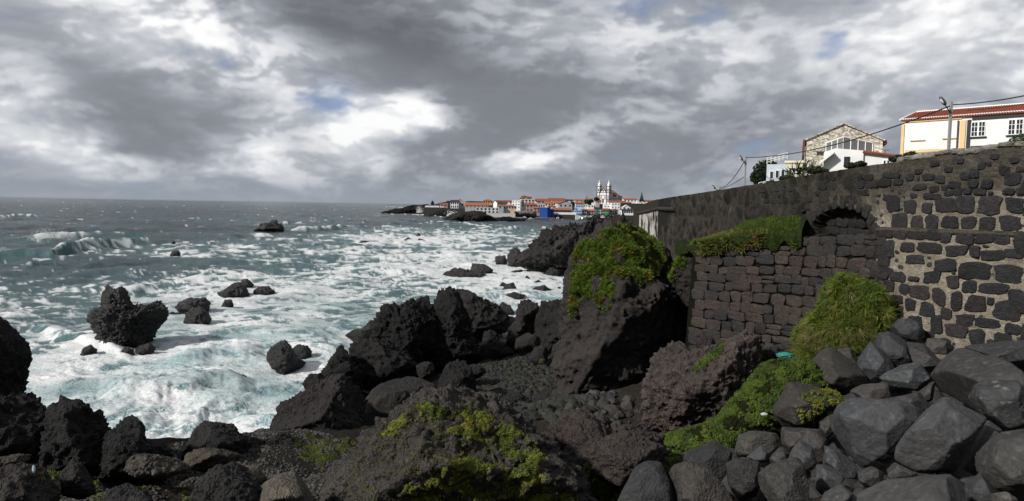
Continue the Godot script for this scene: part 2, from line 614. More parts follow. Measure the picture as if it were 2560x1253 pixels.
# a rock standing in the sea: its waterline is pixel row YB
func S(label: String, yb: float, poly: Array, o := {}) -> Dictionary:
	o.sea = true
	if not o.has("col"):
		o.col = Color(0.026, 0.025, 0.025)
	o.wet = 0.5
	o.mat = "wet_lava"
	o.group = "rocks standing in the surf"
	var p2 := poly.duplicate()
	return R("sea_rock", label, sea_d(poly[0], yb) , p2, o)

# ---------- plants and pebbles scattered over shapes ----------
func inside(p: Vector2, poly: Array) -> bool:
	var c := false
	var k := poly.size() / 2
	var j := k - 1
	for i in k:
		var xi: float = poly[i * 2]
		var yi: float = poly[i * 2 + 1]
		var xj: float = poly[j * 2]
		var yj: float = poly[j * 2 + 1]
		if (yi > p.y) != (yj > p.y) and p.x < (xj - xi) * (p.y - yi) / (yj - yi) + xi: c = not c
		j = i
	return c

func scatter(called: String, label: String, shapes: Array, poly: Array, per_m2: float, piece: Mesh, mat: Material, o := {}) -> void:
	var rr := RandomNumberGenerator.new()
	rr.seed = o.get("seed", poly.size() * 31 + int(poly[0]))
	var where := []
	var tint := []
	var cols: Array = o.cols
	var s0: float = o.get("s0", 0.8)
	var s1: float = o.get("s1", 1.3)
	var upw: float = o.get("up", 0.5)
	var thr: float = o.get("thin", -0.25)
	var nf: float = o.get("nf", 1.6)
	var sink: float = o.get("sink", 0.0)
	var miny: float = o.get("ny", -0.35)
	for sh in shapes:
		var v: PackedVector3Array = sh.v
		var idx: PackedInt32Array = sh.idx
		var c: Vector3 = sh.at
		for i in range(0, idx.size(), 3):
			var a := v[idx[i]] + c
			var b := v[idx[i + 1]] + c
			var e := v[idx[i + 2]] + c
			var n := (e - a).cross(b - a)
			var ar := n.length() * 0.5
			if ar < 1e-7: continue
			n /= ar * 2.0
			if n.y < miny or n.dot(eye - a) < -2.5: continue
			if not inside(px((a + b + e) / 3.0), poly): continue
			var m := n_mid.get_noise_3dv((a + b) * nf * 0.5)
			var cnt := ar * per_m2 * clampf((m - thr) * 3.0, 0.0, 1.0)
			var num := int(cnt) + (1 if rr.randf() < cnt - int(cnt) else 0)
			for q in num:
				var s := rr.randf()
				var t := rr.randf()
				if s + t > 1.0:
					s = 1.0 - s
					t = 1.0 - t
				var p := a + (b - a) * s + (e - a) * t
				var y := (n * (1.0 - upw) + Vector3.UP * upw + Vector3(rr.randf_range(-0.3, 0.3), 0, rr.randf_range(-0.3, 0.3))).normalized()
				if o.has("drape"):
					var tn := (Vector3.DOWN - n * Vector3.DOWN.dot(n)).normalized() + Vector3(rr.randf_range(-0.6, 0.4), 0, rr.randf_range(-0.2, 0.2))
					y = (n * (1.0 - o.drape) + tn * o.drape * rr.randf_range(0.3, 1.2)).normalized()
				if o.has("lean"): y = (y + o.lean).normalized()
				var x := y.cross(Vector3(cos(rr.randf() * TAU), 0.1, sin(rr.randf() * TAU))).normalized()
				if x.length() < 0.5: x = y.cross(Vector3.RIGHT).normalized()
				var sc := rr.randf_range(s0, s1)
				where.append(Transform3D(Basis(x, y, x.cross(y)) * Basis.from_scale(Vector3(sc, sc * rr.randf_range(0.8, 1.25), sc)), p - y * sink))
				var m2 := n_mid.get_noise_3dv(p * nf * 1.3 + Vector3(50, 3, 8)) * 1.3 + rr.randf_range(-0.35, 0.35)
				var ci := clampf((m2 + 0.8) / 1.6, 0.0, 0.999) * (cols.size() - 1)
				var k: Color = cols[int(ci)].lerp(cols[mini(int(ci) + 1, cols.size() - 1)], ci - int(ci))
				tint.append(k * rr.randf_range(0.75, 1.2))
	if where.is_empty(): return
	var mm := MultiMesh.new()
	mm.transform_format = MultiMesh.TRANSFORM_3D
	mm.use_colors = true
	mm.mesh = piece
	mm.instance_count = where.size()
	for i in where.size():
		mm.set_instance_transform(i, where[i])
		mm.set_instance_color(i, tint[i])
	var node := MultiMeshInstance3D.new()
	node.multimesh = mm
	node.material_override = mat
	if o.has("parent"):
		node.name = called
		o.parent.add_child(node, true)
		tag(node, "", "", "", "stuff")
	else:
		node.name = numbered(called)
		add_child(node)
		tag(node, label, o.get("cat", "plants"), "", "stuff")

func tuft_succulent() -> ArrayMesh:       # fingers of an ice plant
	var g := G.new()
	rng.seed = 11
	for i in 8:
		var a := TAU * i / 8.0 + rng.randf() * 0.6
		var tilt := rng.randf_range(0.15, 1.0)
		var d := Vector3(cos(a) * sin(tilt), cos(tilt), sin(a) * sin(tilt))
		var l := rng.randf_range(0.07, 0.13)
		var s := d.cross(Vector3.UP).normalized() * 0.011
		var b := d.cross(s).normalized() * 0.011
		var o := Vector3(cos(a), 0, sin(a)) * 0.02
		var p := [o + s, o - s * 0.5 + b, o - s * 0.5 - b]
		var m := []
		for q in p: m.append(q * 1.1 + d * l * 0.55)
		for k in 3:
			var j := (k + 1) % 3
			g.quad(p[k], m[k], m[j], p[j])
			g.tri(m[k], o + d * l, m[j])
	return g.mesh()

func tuft_herb() -> ArrayMesh:            # a small cushion of round leaves
	var g := G.new()
	rng.seed = 17
	for i in 14:
		var a := rng.randf() * TAU
		var tilt := rng.randf_range(0.1, 1.3)
		var d := Vector3(cos(a) * sin(tilt), cos(tilt), sin(a) * sin(tilt))
		var p := d * rng.randf_range(0.02, 0.05)
		var n := (d + Vector3(rng.randf_range(-0.6, 0.6), 0.6, rng.randf_range(-0.6, 0.6))).normalized()
		var x := n.cross(d + Vector3(0.1, 0.3, 0.2)).normalized()
		var y := x.cross(n)
		var s := rng.randf_range(0.008, 0.016)
		g.quad(p - x * s * 0.6, p + y * s, p + x * s * 0.6, p - y * s * 1.2)
	return g.mesh()

func tuft_grass(seed_: int, count: int, l0: float, l1: float, wide: float, bend: float) -> ArrayMesh:
	var g := G.new()
	rng.seed = seed_
	for i in count:
		var a := rng.randf() * TAU
		var l := rng.randf_range(l0, l1)
		var p := Vector3(cos(a), 0, sin(a)) * rng.randf() * l0 * 0.25
		var d := (Vector3.UP + Vector3(cos(a), 0, sin(a)) * rng.randf_range(0.1, 0.5)).normalized()
		var w := d.cross(Vector3(cos(a), 0.2, sin(a))).normalized() * wide
		var segs := 4 if l0 > 0.2 else 2
		for k in segs:
			var t0 := 1.0 - float(k) / segs
			var t1 := 1.0 - float(k + 1) / segs
			var q := p + d * l / segs
			g.quad(p - w * t0, q - w * t1, q + w * t1, p + w * t0)
			p = q
			d = (d + (Vector3(cos(a), -0.4, sin(a))) * bend / segs).normalized()
	return g.mesh()

func pebble_mesh(s: int) -> ArrayMesh:
	var b := ico(1)
	var g := G.new()
	rng.seed = s
	var v: PackedVector3Array = b[0].duplicate()
	for i in v.size():
		v[i] = v[i] * rng.randf_range(0.75, 1.1) * Vector3(1, 0.7, 0.85)
	var f: PackedInt32Array = b[1]
	for i in range(0, f.size(), 3): g.tri(v[f[i]], v[f[i + 1]], v[f[i + 2]])
	return g.mesh()

# ---------- ground ----------
var gpts := []
var gcol := []
func gp(x: float, y: float, d: float) -> void: gpts.append(at(x, y, d) - Vector3(0, 0.5 if d < 14.0 else 0.0, 0))
func gs(x: float, y: float, h: float) -> void:
	var p := on_y(x, y, 0.0)
	p.y = h
	gpts.append(p)

func ground_y(x: float, z: float) -> float:
	var sw := 0.0
	var sy := 0.0
	for p in gpts:
		var dx: float = p.x - x
		var dz: float = p.z - z
		var w := 1.0 / pow(dx * dx + dz * dz + 0.02, 1.6)
		sw += w
		sy += w * p.y
	return sy / sw

func make_ground() -> void:
	for p in [[100, 1250, 6.6], [500, 1250, 6.6], [900, 1253, 6.6], [1300, 1253, 6.2], [1700, 1253, 5.2], [2100, 1253, 4.8], [2500, 1253, 4.5], [50, 1150, 10], [300, 1190, 8.8], [600, 1113, 12.5], [520, 1135, 11.5],
			[430, 1152, 12], [800, 1110, 13], [1150, 960, 27], [1300, 935, 29], [1400, 1000, 24], [1250, 1040, 20], [1100, 1060, 19], [700, 1110, 18], [850, 1010, 25], [1500, 1080, 21], [1600, 1080, 19.5],
			[1750, 900, 18], [1900, 880, 16.2], [1960, 930, 13.5], [1650, 1105, 12.8], [1850, 1060, 11.2], [1700, 1160, 9.2], [1500, 1160, 9.5], [1950, 960, 11.5], [2050, 910, 12.6], [2110, 730, 13.6], [2170, 760, 13.2], [2250, 830, 12.9],
			[2560, 890, 11.2], [2400, 860, 11.9], [2700, 900, 10.3], [2300, 960, 10.3], [2500, 1000, 8.6], [2100, 1060, 8.4], [2300, 1130, 6.6], [1900, 1150, 7.6], [2800, 1100, 6.0], [1200, 1180, 8.6], [1000, 1180, 8.8], [0, 1250, 6.6]]:
		gp(p[0], p[1], p[2])
	for p in [[1000, 935, 0.1], [1150, 905, 0.15], [1310, 880, 0.3], [1420, 890, 0.5], [620, 1085, -0.9], [560, 1000, -1.5], [300, 900, -2], [1000, 760, -2], [1250, 700, -1.5], [1240, 838, -0.6], [1420, 770, -0.5], [740, 960, -1.2], [100, 900, -2], [700, 800, -2], [440, 1090, -1.2], [1450, 690, 0.2], [1600, 640, 2.0], [880, 880, -0.6]]:
		gs(p[0], p[1], p[2])
	gpts.append(Vector3(0, 6.3, 0.5)); gpts.append(Vector3(-6, 6.2, 0)); gpts.append(Vector3(6, 6.6, 0)); gpts.append(Vector3(12, 6.8, -4)); gpts.append(Vector3(-14, 4.0, -8)); gpts.append(Vector3(-18, -1, -20))
	gpts.append(Vector3(6, 3.0, -24)); gpts.append(Vector3(7, 2.5, -34)); gpts.append(Vector3(8, 2.0, -46)); gpts.append(Vector3(-1, -2, -60)); gpts.append(Vector3(-20, -3, -50))
	var cols := 150
	var rows := 210
	var v := PackedVector3Array()
	var c := PackedColorArray()

	for j in rows:
		var z := 2.0 - 62.0 * pow(j / float(rows - 1), 1.35)
		for i in cols:
			var x := -19.0 + 33.0 * i / (cols - 1)
			var y := ground_y(x, z)
			var q := Vector3(x, y, z)
			y += n_mid.get_noise_3dv(q * 0.7) * 0.14 + n_rid.get_noise_3dv(q * 1.6) * 0.06
			var n := n_mid.get_noise_3dv(q * 0.5 + Vector3(4, 8, 1))
			var k := Color(0.042, 0.036, 0.031).lerp(Color(0.07, 0.058, 0.045), clampf(0.5 + n * 1.2, 0, 1))
			if y < 3.2: k = k.lerp(Color(0.018, 0.017, 0.016), clampf((3.2 - y) * 1.2, 0, 1))  # low ground darkened: wet sand, and the cave shade put into its colour
			v.push_back(Vector3(x, y, z))
			c.push_back(k)
	var mesh := grid_mesh(v, c, cols, rows, true)
	var o := put("ground", mesh, M.earth)
	tag(o, "dark gravelly lava ground of the shore sloping down to the surf", "ground", "", "structure")
	var idx: PackedInt32Array = mesh.surface_get_arrays(0)[Mesh.ARRAY_INDEX]
	rocks.ground = {"v": v, "idx": idx, "at": Vector3.ZERO}

# ---------- sea ----------
var waves := []     # breaking crests: [[az, distance]...], height, foam, width
func wave(line: Array, amp: float, foam: float, wide := 0.0) -> void:
	var pts := []
	for i in range(0, line.size(), 2):
		var p := on_y(line[i], line[i + 1], 0.0)
		pts.append(Vector2(atan2(p.x, -p.z), Vector2(p.x, p.z).length()))
	waves.append([pts, amp, foam, wide if wide > 0.0 else amp * 2.2])

func make_sea() -> void:
	wave([-40, 645, 60, 641, 130, 643, 200, 630, 300, 614, 370, 609, 400, 614], 1.5, 0.14, 4.2)
	wave([-60, 545, 0, 543, 50, 540, 105, 545], 1.3, 1.0, 5)
	wave([30, 601, 100, 598, 160, 596, 260, 590, 420, 592], 1.25, 0.45, 4.5)
	wave([635, 568, 700, 559, 770, 562], 0.9, 0.9)
	wave([720, 580, 800, 578, 850, 573, 885, 573, 910, 584], 1.4, 1.0, 4)
	wave([925, 577, 960, 569, 990, 571], 1.1, 0.8)
	wave([1040, 561, 1100, 556, 1180, 562, 1245, 577], 0.7, 1.0, 4)
	wave([1235, 577, 1300, 572, 1390, 579], 0.9, 0.55, 3)
	wave([50, 672, 120, 664, 160, 668], 0.5, 0.6, 1.4)
	wave([925, 517, 980, 518, 1060, 523], 2.0, 1.0, 16)
	wave([940, 535, 1010, 538, 1070, 539, 1120, 546], 0.8, 1.0, 9)
	wave([470, 548, 560, 545, 600, 549], 0.6, 0.25, 4)
	wave([230, 738, 420, 715, 600, 705, 760, 712], 0.45, 0.35, 1.6)
	wave([440, 640, 560, 632, 720, 640, 860, 632], 0.5, 0.5, 2.0)
	wave([60, 815, 220, 860, 330, 905], 0.4, 0.3, 1.6)
	wave([420, 905, 560, 880, 660, 890], 0.4, 0.3, 1.6)
	wave([250, 985, 420, 985, 560, 960, 640, 985], 0.4, 0.3, 1.6)
	var fp := []
	for p in [[50, 515, .0], [600, 518, .02], [1000, 528, .03], [50, 560, .10], [300, 570, .05], [600, 580, .08], [780, 566, .14], [150, 622, .22], [400, 595, .2], [500, 640, .5], [300, 655, .2], [100, 668, .3], [700, 605, .5], [700, 650, .6], [900, 620, .6],
			[1000, 600, .78], [1100, 590, .95], [1200, 583, .85], [1300, 582, .4], [1320, 605, .4], [1150, 560, .3], [1350, 560, .06], [1000, 556, .12], [1200, 640, .85], [1100, 680, .8], [1350, 690, .85], [1400, 650, .6], [1300, 740, .88], [900, 700, .58],
			[700, 700, .58], [500, 690, .38], [300, 690, .34], [100, 705, .3], [200, 745, .5], [450, 745, .62], [50, 765, .4], [100, 840, .55], [200, 885, .72], [450, 800, .72], [550, 870, .82], [700, 800, .7], [800, 760, .66], [850, 850, .78], [950, 785, .55],
			[400, 920, .9], [150, 955, .8], [300, 1000, .85], [500, 990, .8], [650, 960, .7], [700, 1000, .9], [500, 1060, .95], [400, 1100, 1], [620, 1060, 1], [1600, 548, .02], [1500, 560, .03], [1200, 548, .03], [700, 510, .01], [300, 530, .03]]:
		var q := on_y(p[0], p[1], 0.0)
		fp.append(Vector3(atan2(q.x, -q.z), log(Vector2(q.x, q.z).length()) * 0.7, p[2]))
	var az0 := deg_to_rad(-54.0)
	var az1 := deg_to_rad(16.0)
	var cols := 580
	var dist := PackedFloat32Array()
	var r := 14.0
	while r < 40000.0:
		dist.push_back(r)
		r += clampf(r * r * 0.00011, 0.13, r * (0.02 if r < 2000.0 else 0.08))
	var rows := dist.size()
	# coarse foam field
	var fc := 72
	var fr := 80
	var lf0 := log(14.0)
	var lf1 := log(40000.0)
	var field := PackedFloat32Array()
	for j in fr:
		var lr := lerpf(lf0, lf1, pow(j / float(fr - 1), 1.4)) * 0.7
		for i in fc:
			var az := lerpf(az0, az1, i / float(fc - 1))
			var sw := 0.0
			var s := 0.0
			for p in fp:
				var da: float = az - p.x
				var dl: float = lr - p.y
				var d2 := da * da + dl * dl + 0.00005
				var w := 1.0 / (d2 * d2)
				sw += w
				s += w * p.z
			field.push_back(s / sw)
	var nl := noise(61, 1.0, FastNoiseLite.TYPE_CELLULAR, FastNoiseLite.FRACTAL_NONE)
	nl.cellular_return_type = FastNoiseLite.RETURN_DISTANCE2_SUB
	var nw := noise(63, 1.0, FastNoiseLite.TYPE_SIMPLEX, FastNoiseLite.FRACTAL_FBM, 3)
	var nf := noise(65, 1.0, FastNoiseLite.TYPE_SIMPLEX, FastNoiseLite.FRACTAL_FBM, 5)
	nf.fractal_gain = 0.6
	var nb := noise(67, 1.0, FastNoiseLite.TYPE_SIMPLEX_SMOOTH, FastNoiseLite.FRACTAL_RIDGED, 4)
	var v := PackedVector3Array()
	v.resize(cols * rows)
	var c := PackedColorArray()
	c.resize(cols * rows)
	var foamy := PackedFloat32Array()
	foamy.resize(cols * rows)
	for i in cols:
		var az := lerpf(az0, az1, i / float(cols - 1))
		var sa := sin(az)
		var ca := cos(az)
		var fi := (az - az0) / (az1 - az0) * (fc - 1.001)
		var fi0 := int(fi)
		var crests := []
		for w in waves:
			var pts: Array = w[0]
			for k in pts.size() - 1:
				if az >= pts[k].x and az < pts[k + 1].x:
					var t: float = (az - pts[k].x) / (pts[k + 1].x - pts[k].x)
					var along: float = (az - pts[0].x) / (pts[-1].x - pts[0].x)
					var taper := minf(1.0, minf(along, 1.0 - along) * 5.0 + 0.05)
					var rc := lerpf(pts[k].y, pts[k + 1].y, t)
					rc += nw.get_noise_2d(along * 3.0 + w[1] * 9.0, w[3]) * float(w[3]) * 0.35
					crests.append([rc, float(w[1]) * taper * (0.92 + 0.2 * nw.get_noise_2d(along * 2.5, w[1] * 30.0)), float(w[2]) * sqrt(taper), float(w[3])])
		var near := []
		for s in sea_rocks:
			var sr := Vector2(s.x, s.y).length()
			if absf(az - atan2(s.x, -s.y)) < (s.z * 1.3 + 1.5) / sr: near.append(s)
		for j in rows:
			var q: float = dist[j]
			var x := sa * q
			var z := -ca * q
			var fj := pow((log(q) - lf0) / (lf1 - lf0), 1.0 / 1.4) * (fr - 1.001)
			var fj0 := int(fj)
			var a := fj0 * fc + fi0
			var tx := fi - fi0
			var ty := fj - fj0
			var fm := lerpf(lerpf(field[a], field[a + 1], tx), lerpf(field[a + fc], field[a + fc + 1], tx), ty)
			var fade := clampf(1.0 - (q - 150.0) / 900.0, 0.0, 1.0)
			var wx := nw.get_noise_2d(x * 0.035, z * 0.035)
			var wz := nw.get_noise_2d(x * 0.035 + 40.0, z * 0.035 + 17.0)
			var h := 0.0
			var spec := nf.get_noise_2d(x * 0.012 + 9.0, z * 0.03)
			if q < 2500.0:
				h += sin(z * 0.31 + wx * 5.0 + x * 0.05) * 0.16 + sin(z * 0.17 - x * 0.07 + wz * 4.0) * 0.24
				h += nf.get_noise_2d(x * 0.09, z * 0.16) * 0.45
				h *= 0.35 + 0.65 * clampf((q - 30.0) / 60.0, 0.0, 1.0)
			var extra := 0.0
			var teal := 0.0
			for w in crests:
				var t: float = (q - w[0]) / w[3]
				if t > -2.5 and t < 4.0:
					var e := exp(-t * t / (0.42 if t < 0.0 else 2.2))
					h += w[1] * e
					var ct := t - 0.2
					extra = maxf(extra, w[2] * exp(-ct * ct / (0.25 + 0.35 * w[2])) * 0.95)
					if t < 0.3: teal = maxf(teal, w[1] * exp(-(t + 0.5) * (t + 0.5) / 0.3))
			for s in near:
				var dd: float = Vector2(x - s.x, z - s.y).length() - s.z * 0.8
				if dd < 4.0: extra = maxf(extra, 0.8 * exp(-maxf(dd - 0.3, 0.0) * 0.9))
			var big := fm + extra * (1.0 - fm * 0.4)
			# boiling white water near the shore
			var boil := clampf((fm - 0.62) * 3.0, 0.0, 1.0) * clampf((64.0 - q) / 24.0, 0.0, 1.0)
			if boil > 0.0:
				h += boil * (nf.get_noise_2d(x * 0.11 + wx * 2.0, z * 0.16) * 0.32 + nb.get_noise_2d(x * 0.4, z * 0.45 + wz * 3.0) * 0.035)
			if q < 300.0:
				h += nf.get_noise_2d(x * 0.6 + 7.0, z * 0.7) * 0.04
			# lace: cell walls of several sizes, drawn out along the crests
			var lace := 0.0
			var ux := nw.get_noise_2d(x * 0.13 + 5.0, z * 0.16)
			var uz := nw.get_noise_2d(x * 0.13 + 25.0, z * 0.16 + 8.0)
			var lx := x * 0.55 + wx * 5.0 + ux * 1.6
			var lz := z * 0.8 + wz * 5.0 + uz * 1.6
			var fr_n := lerpf(nf.get_noise_2d(x * 0.2 + 3.0, z * 0.42 + wx * 2.0), nf.get_noise_2d(x * 0.05 + 3.0, z * 0.09 + wx * 1.5), clampf((q - 70.0) / 80.0, 0.0, 1.0))
			if q < 700.0:
				var l1 := nl.get_noise_2d(lx * 0.45, lz * 0.7) + 1.0
				var l2 := nl.get_noise_2d(lx * 1.4 + 11.0, lz * 2.0) + 1.0
				var l0 := nl.get_noise_2d(lx * 0.17 + 3.0, lz * 0.24) + 1.0
				var far := clampf((q - 60.0) / 60.0, 0.0, 1.0)
				var la := (1.0 - smoothstep(0.0, 0.42, l1)) * 0.6 + (1.0 - smoothstep(0.0, 0.45, l2)) * 0.4
				var lb := (1.0 - smoothstep(0.0, 0.42, l0)) * 0.65 + (1.0 - smoothstep(0.0, 0.42, l1)) * 0.35 * clampf((220.0 - q) / 100.0, 0.0, 1.0)
				lace = lerpf(la, lb, far)
			else:
				lace = 0.35 + fr_n * 0.5
			var mixn := lace * 0.62 + (0.5 + fr_n * 1.1) * 0.42 + spec * 0.3
			var lim := 1.05 - big * 0.87 + clampf((fm - 0.75) * 4.0, 0.0, 1.0) * (0.16 + ux * 0.35)
			var foam := smoothstep(lim - 0.13, lim + 0.14, mixn)
			if q > 90.0 and big < 0.3:   # white horses far out
				var wh := nf.get_noise_2d(x * 0.03, z * 0.07) + nf.get_noise_2d(x * 0.1, z * 0.2) * 0.5
				foam = maxf(foam, smoothstep(0.78, 0.9, wh) * 0.85 * clampf(1.5 - q / 1500.0, 0.0, 1.0))
			var deep := Color(0.030, 0.043, 0.050)
			var shoal := Color(0.11, 0.178, 0.19)
			var churn := Color(0.40, 0.57, 0.59)
			var k := deep.lerp(shoal, clampf(fm * 1.5 + spec * 0.3, 0.0, 1.0))
			k = k.lerp(Color(0.045, 0.125, 0.125), clampf(teal * 0.7, 0.0, 0.9))
			k = k.lerp(churn, clampf((fm - 0.55) * 1.8 + fr_n * 0.5, 0.0, 0.85) * clampf((90.0 - q) / 40.0, 0.0, 1.0))
			k = k.lerp(Color(0.80, 0.82, 0.82), foam * lerpf(1.0, 0.66 + uz * 0.7, clampf((70.0 - q) / 20.0, 0.0, 1.0)))
			var n := j * cols + i
			v[n] = Vector3(x, h + foam * 0.05, z)
			c[n] = k
			foamy[n] = foam
	# two surfaces: glossy water and rough foam
	var idx := [PackedInt32Array(), PackedInt32Array()]
	for j in rows - 1:
		for i in cols - 1:
			var a := j * cols + i
			var b := a + 1
			var d := a + cols
			var e := d + 1
			var s := 1 if foamy[a] + foamy[b] + foamy[d] + foamy[e] > 1.5 else 0
			idx[s].append_array([a, d, b, b, d, e])
	var nn := PackedVector3Array()
	nn.resize(v.size())
	for s in 2:
		var ix: PackedInt32Array = idx[s]
		for t in range(0, ix.size(), 3):
			var q := (v[ix[t + 2]] - v[ix[t]]).cross(v[ix[t + 1]] - v[ix[t]])
			if q.y < 0: q = -q
			nn[ix[t]] += q; nn[ix[t + 1]] += q; nn[ix[t + 2]] += q
	for t in nn.size(): nn[t] = nn[t].normalized()
	var mesh := ArrayMesh.new()
	for s in 2:
		var arr := []
		arr.resize(Mesh.ARRAY_MAX)
		arr[Mesh.ARRAY_VERTEX] = v
		arr[Mesh.ARRAY_NORMAL] = nn
		arr[Mesh.ARRAY_COLOR] = c
		arr[Mesh.ARRAY_INDEX] = idx[s]
		mesh.add_surface_from_arrays(Mesh.PRIMITIVE_TRIANGLES, arr)
	mesh.surface_set_material(0, M.water)
	mesh.surface_set_material(1, M.surf)
	var o := MeshInstance3D.new()
	o.mesh = mesh
	o.name = numbered("sea")
	add_child(o)
	tag(o, "grey green sea with swell, white foam lace and breaking surf", "sea", "", "structure")

func spray(label: String, x: float, y: float, d: float, wide: float, high: float, count: int, s := 0.1) -> void:
	var rr := RandomNumberGenerator.new()
	rr.seed = int(x * 3 + y)
	var c := at(x, y, d)
	var mm := MultiMesh.new()
	mm.transform_format = MultiMesh.TRANSFORM_3D
	mm.mesh = pebble_mesh(5)
	mm.instance_count = count
	for i in count:
		var t := pow(rr.randf(), 1.6)
		var w := wide * (0.35 + 0.5 * sin(t * 2.6)) 
		var p := c + Vector3(rr.randfn() * w * 0.45, t * high * rr.randf_range(0.5, 1.0), rr.randfn() * w * 0.35)
		var k := s * rr.randf_range(0.4, 1.3) * (1.15 - t)
		mm.set_instance_transform(i, Transform3D(Basis.from_euler(Vector3(rr.randf() * 6, rr.randf() * 6, 0)).scaled(Vector3.ONE * k), p))
	var node := MultiMeshInstance3D.new()
	node.multimesh = mm
	node.material_override = M.spray
	node.name = numbered("sea_spray")
	add_child(node)
	tag(node, label, "spray", "", "stuff")

# ---------- the sea wall ----------
const WP := [[1560.0, 56.0, 8.0], [1606.0, 45.0, 8.26], [1650.0, 36.0, 8.52], [1740.0, 28.0, 8.66], [1830.0, 23.2, 8.76], [1920.0, 19.7, 8.83], [2010.0, 17.0, 8.9], [2110.0, 15.0, 8.95], [2210.0, 13.5, 8.99], [2380.0, 12.3, 9.1], [2560.0, 11.5, 9.2], [2760.0, 10.6, 9.27], [3000.0, 9.6, 9.3], [3200.0, 8.9, 9.3]]
const QP := [[1700.0, 18.4, 7.1], [1745.0, 17.5, 7.18], [1850.0, 16.6, 7.3], [1980.0, 15.7, 7.42], [2080.0, 14.75, 7.5], [2150.0, 14.1, 7.52], [2220.0, 13.3, 7.5]]

func along(tab: Array, x: float) -> Vector3:     # column of the photo -> (depth, top height)
	var k := tab.size()
	for i in k - 1:
		if x <= tab[i + 1][0] or i == k - 2:
			var t: float = (x - tab[i][0]) / (tab[i + 1][0] - tab[i][0])
			var a: Array = tab[maxi(i - 1, 0)]
			var b: Array = tab[i]
			var c: Array = tab[i + 1]
			var d: Array = tab[mini(i + 2, k - 1)]
			var sp: float = c[0] - b[0]
			var out := [0.0, 0.0]
			for m in 2:
				var m0: float = (c[m + 1] - a[m + 1]) / (c[0] - a[0]) * sp
				var m1: float = (d[m + 1] - b[m + 1]) / (d[0] - b[0]) * sp
				var t2 := t * t
				var t3 := t2 * t
				out[m] = (2 * t3 - 3 * t2 + 1) * b[m + 1] + (t3 - 2 * t2 + t) * m0 + (-2 * t3 + 3 * t2) * c[m + 1] + (t3 - t2) * m1
			return Vector3(out[0], out[1], 0)
	return Vector3.ZERO

func wall_base(tab: Array, x: float) -> Vector3:   # foot line of the wall in plan, y = 0
	var d := dirp(x, 530.0)
	var w := along(tab, x)
	return Vector3(d.x / -d.z * w.x, 0, -w.x)

func wall_out(tab: Array, x: float) -> Vector3:    # horizontal normal towards the sea
	var a := wall_base(tab, x - 4.0)
	var b := wall_base(tab, x + 4.0)
	var t := (b - a).normalized()
	var n := Vector3(-t.z, 0, t.x)
	return n if n.dot(eye - a) > 0.0 else -n

func wall_hit(tab: Array, x: float, y: float) -> Vector2:   # pixel -> (column, height) on the wall
	var r := dirp(x, y)
	var k := r.x / -r.z
	var c := x
	for i in 4:
		var d0 := dirp(c, 530.0)
		c += (k - d0.x / -d0.z) * F * 0.95
	return Vector2(c, eye.y + r.y * (along(tab, c).x / -r.z))

func batter(x: float, y: float) -> float:          # the lower half of the near wall stands forward under a ledge
	return 0.09 * smoothstep(2190.0, 2230.0, x) * (1.0 if y < 7.66 else 0.0) + maxf(0.0, 7.6 - y) * 0.05

# one stone: outline w x h metres on the wall, rough domed face, standing PROUD of the joint
func stone_mesh(w: float, h: float, proud: float, sd: int, square: float, col: Color, jag := 0.09) -> ArrayMesh:
	rng.seed = sd
	var seg := 14
	var v := PackedVector3Array()
	var c := PackedColorArray()
	var idx := PackedInt32Array()
	var cs := []
	for i in 4: cs.append(Vector2(rng.randf_range(-0.1, 0.1) * w, rng.randf_range(-0.12, 0.12) * h))
	var outl := []
	for i in seg:
		var t := TAU * (i + 0.5) / seg
		var u := Vector2(cos(t), sin(t))
		var e := pow(pow(absf(u.x), square) + pow(absf(u.y), square), -1.0 / square)
		var p := Vector2(u.x * e * w * 0.5, u.y * e * h * 0.5)
		var bx := p.x / w + 0.5
		var by := p.y / h + 0.5
		p += cs[0].lerp(cs[1], bx).lerp(cs[2].lerp(cs[3], bx), by)
		p *= 1.0 + rng.randf_range(-jag, jag)
		outl.append(p)
	var rings := [[1.03, -0.05], [1.0, proud * 0.6], [0.94, proud * 0.95], [0.5, proud]]
	for r in rings:
		for i in seg:
			var p: Vector2 = outl[i] * r[0]
			v.push_back(Vector3(p.x, p.y, r[1] + (rng.randf_range(-0.3, 0.3) * proud if r[1] > proud * 0.5 else 0.0)))
			c.push_back(col * rng.randf_range(0.75, 1.2))
	v.push_back(Vector3(0, 0, proud * rng.randf_range(0.85, 1.2)))
	c.push_back(col)
	for r in 3:
		for i in seg:
			var a := r * seg + i
			var b := r * seg + (i + 1) % seg
			idx.append_array([a, a + seg, b, b, a + seg, b + seg])
	for i in seg: idx.append_array([3 * seg + i, 4 * seg, 3 * seg + (i + 1) % seg])
	return smooth_mesh(v, idx, c)

func lay(called: String, parent: Node, tab: Array, x: float, y: float, off: float, mesh: Mesh, mat: Material, roll := 0.0) -> void:
	var n := wall_out(tab, x)
	var p := wall_base(tab, x) + n * off
	p.y = y
	var o := put(called, mesh, mat, parent)
	var r := Vector3.UP.cross(n)
	o.transform = Transform3D(Basis(r, Vector3.UP, n).rotated(n, roll), p)

func arch_in(x: float, y: float) -> float:   # >0 inside the walled-up arch
	var q := (x - 2110.0) / 80.0
	var t := (y - 7.42) / 0.66
	return 1.0 - q * q - t * t if t > -0.2 else -1.0

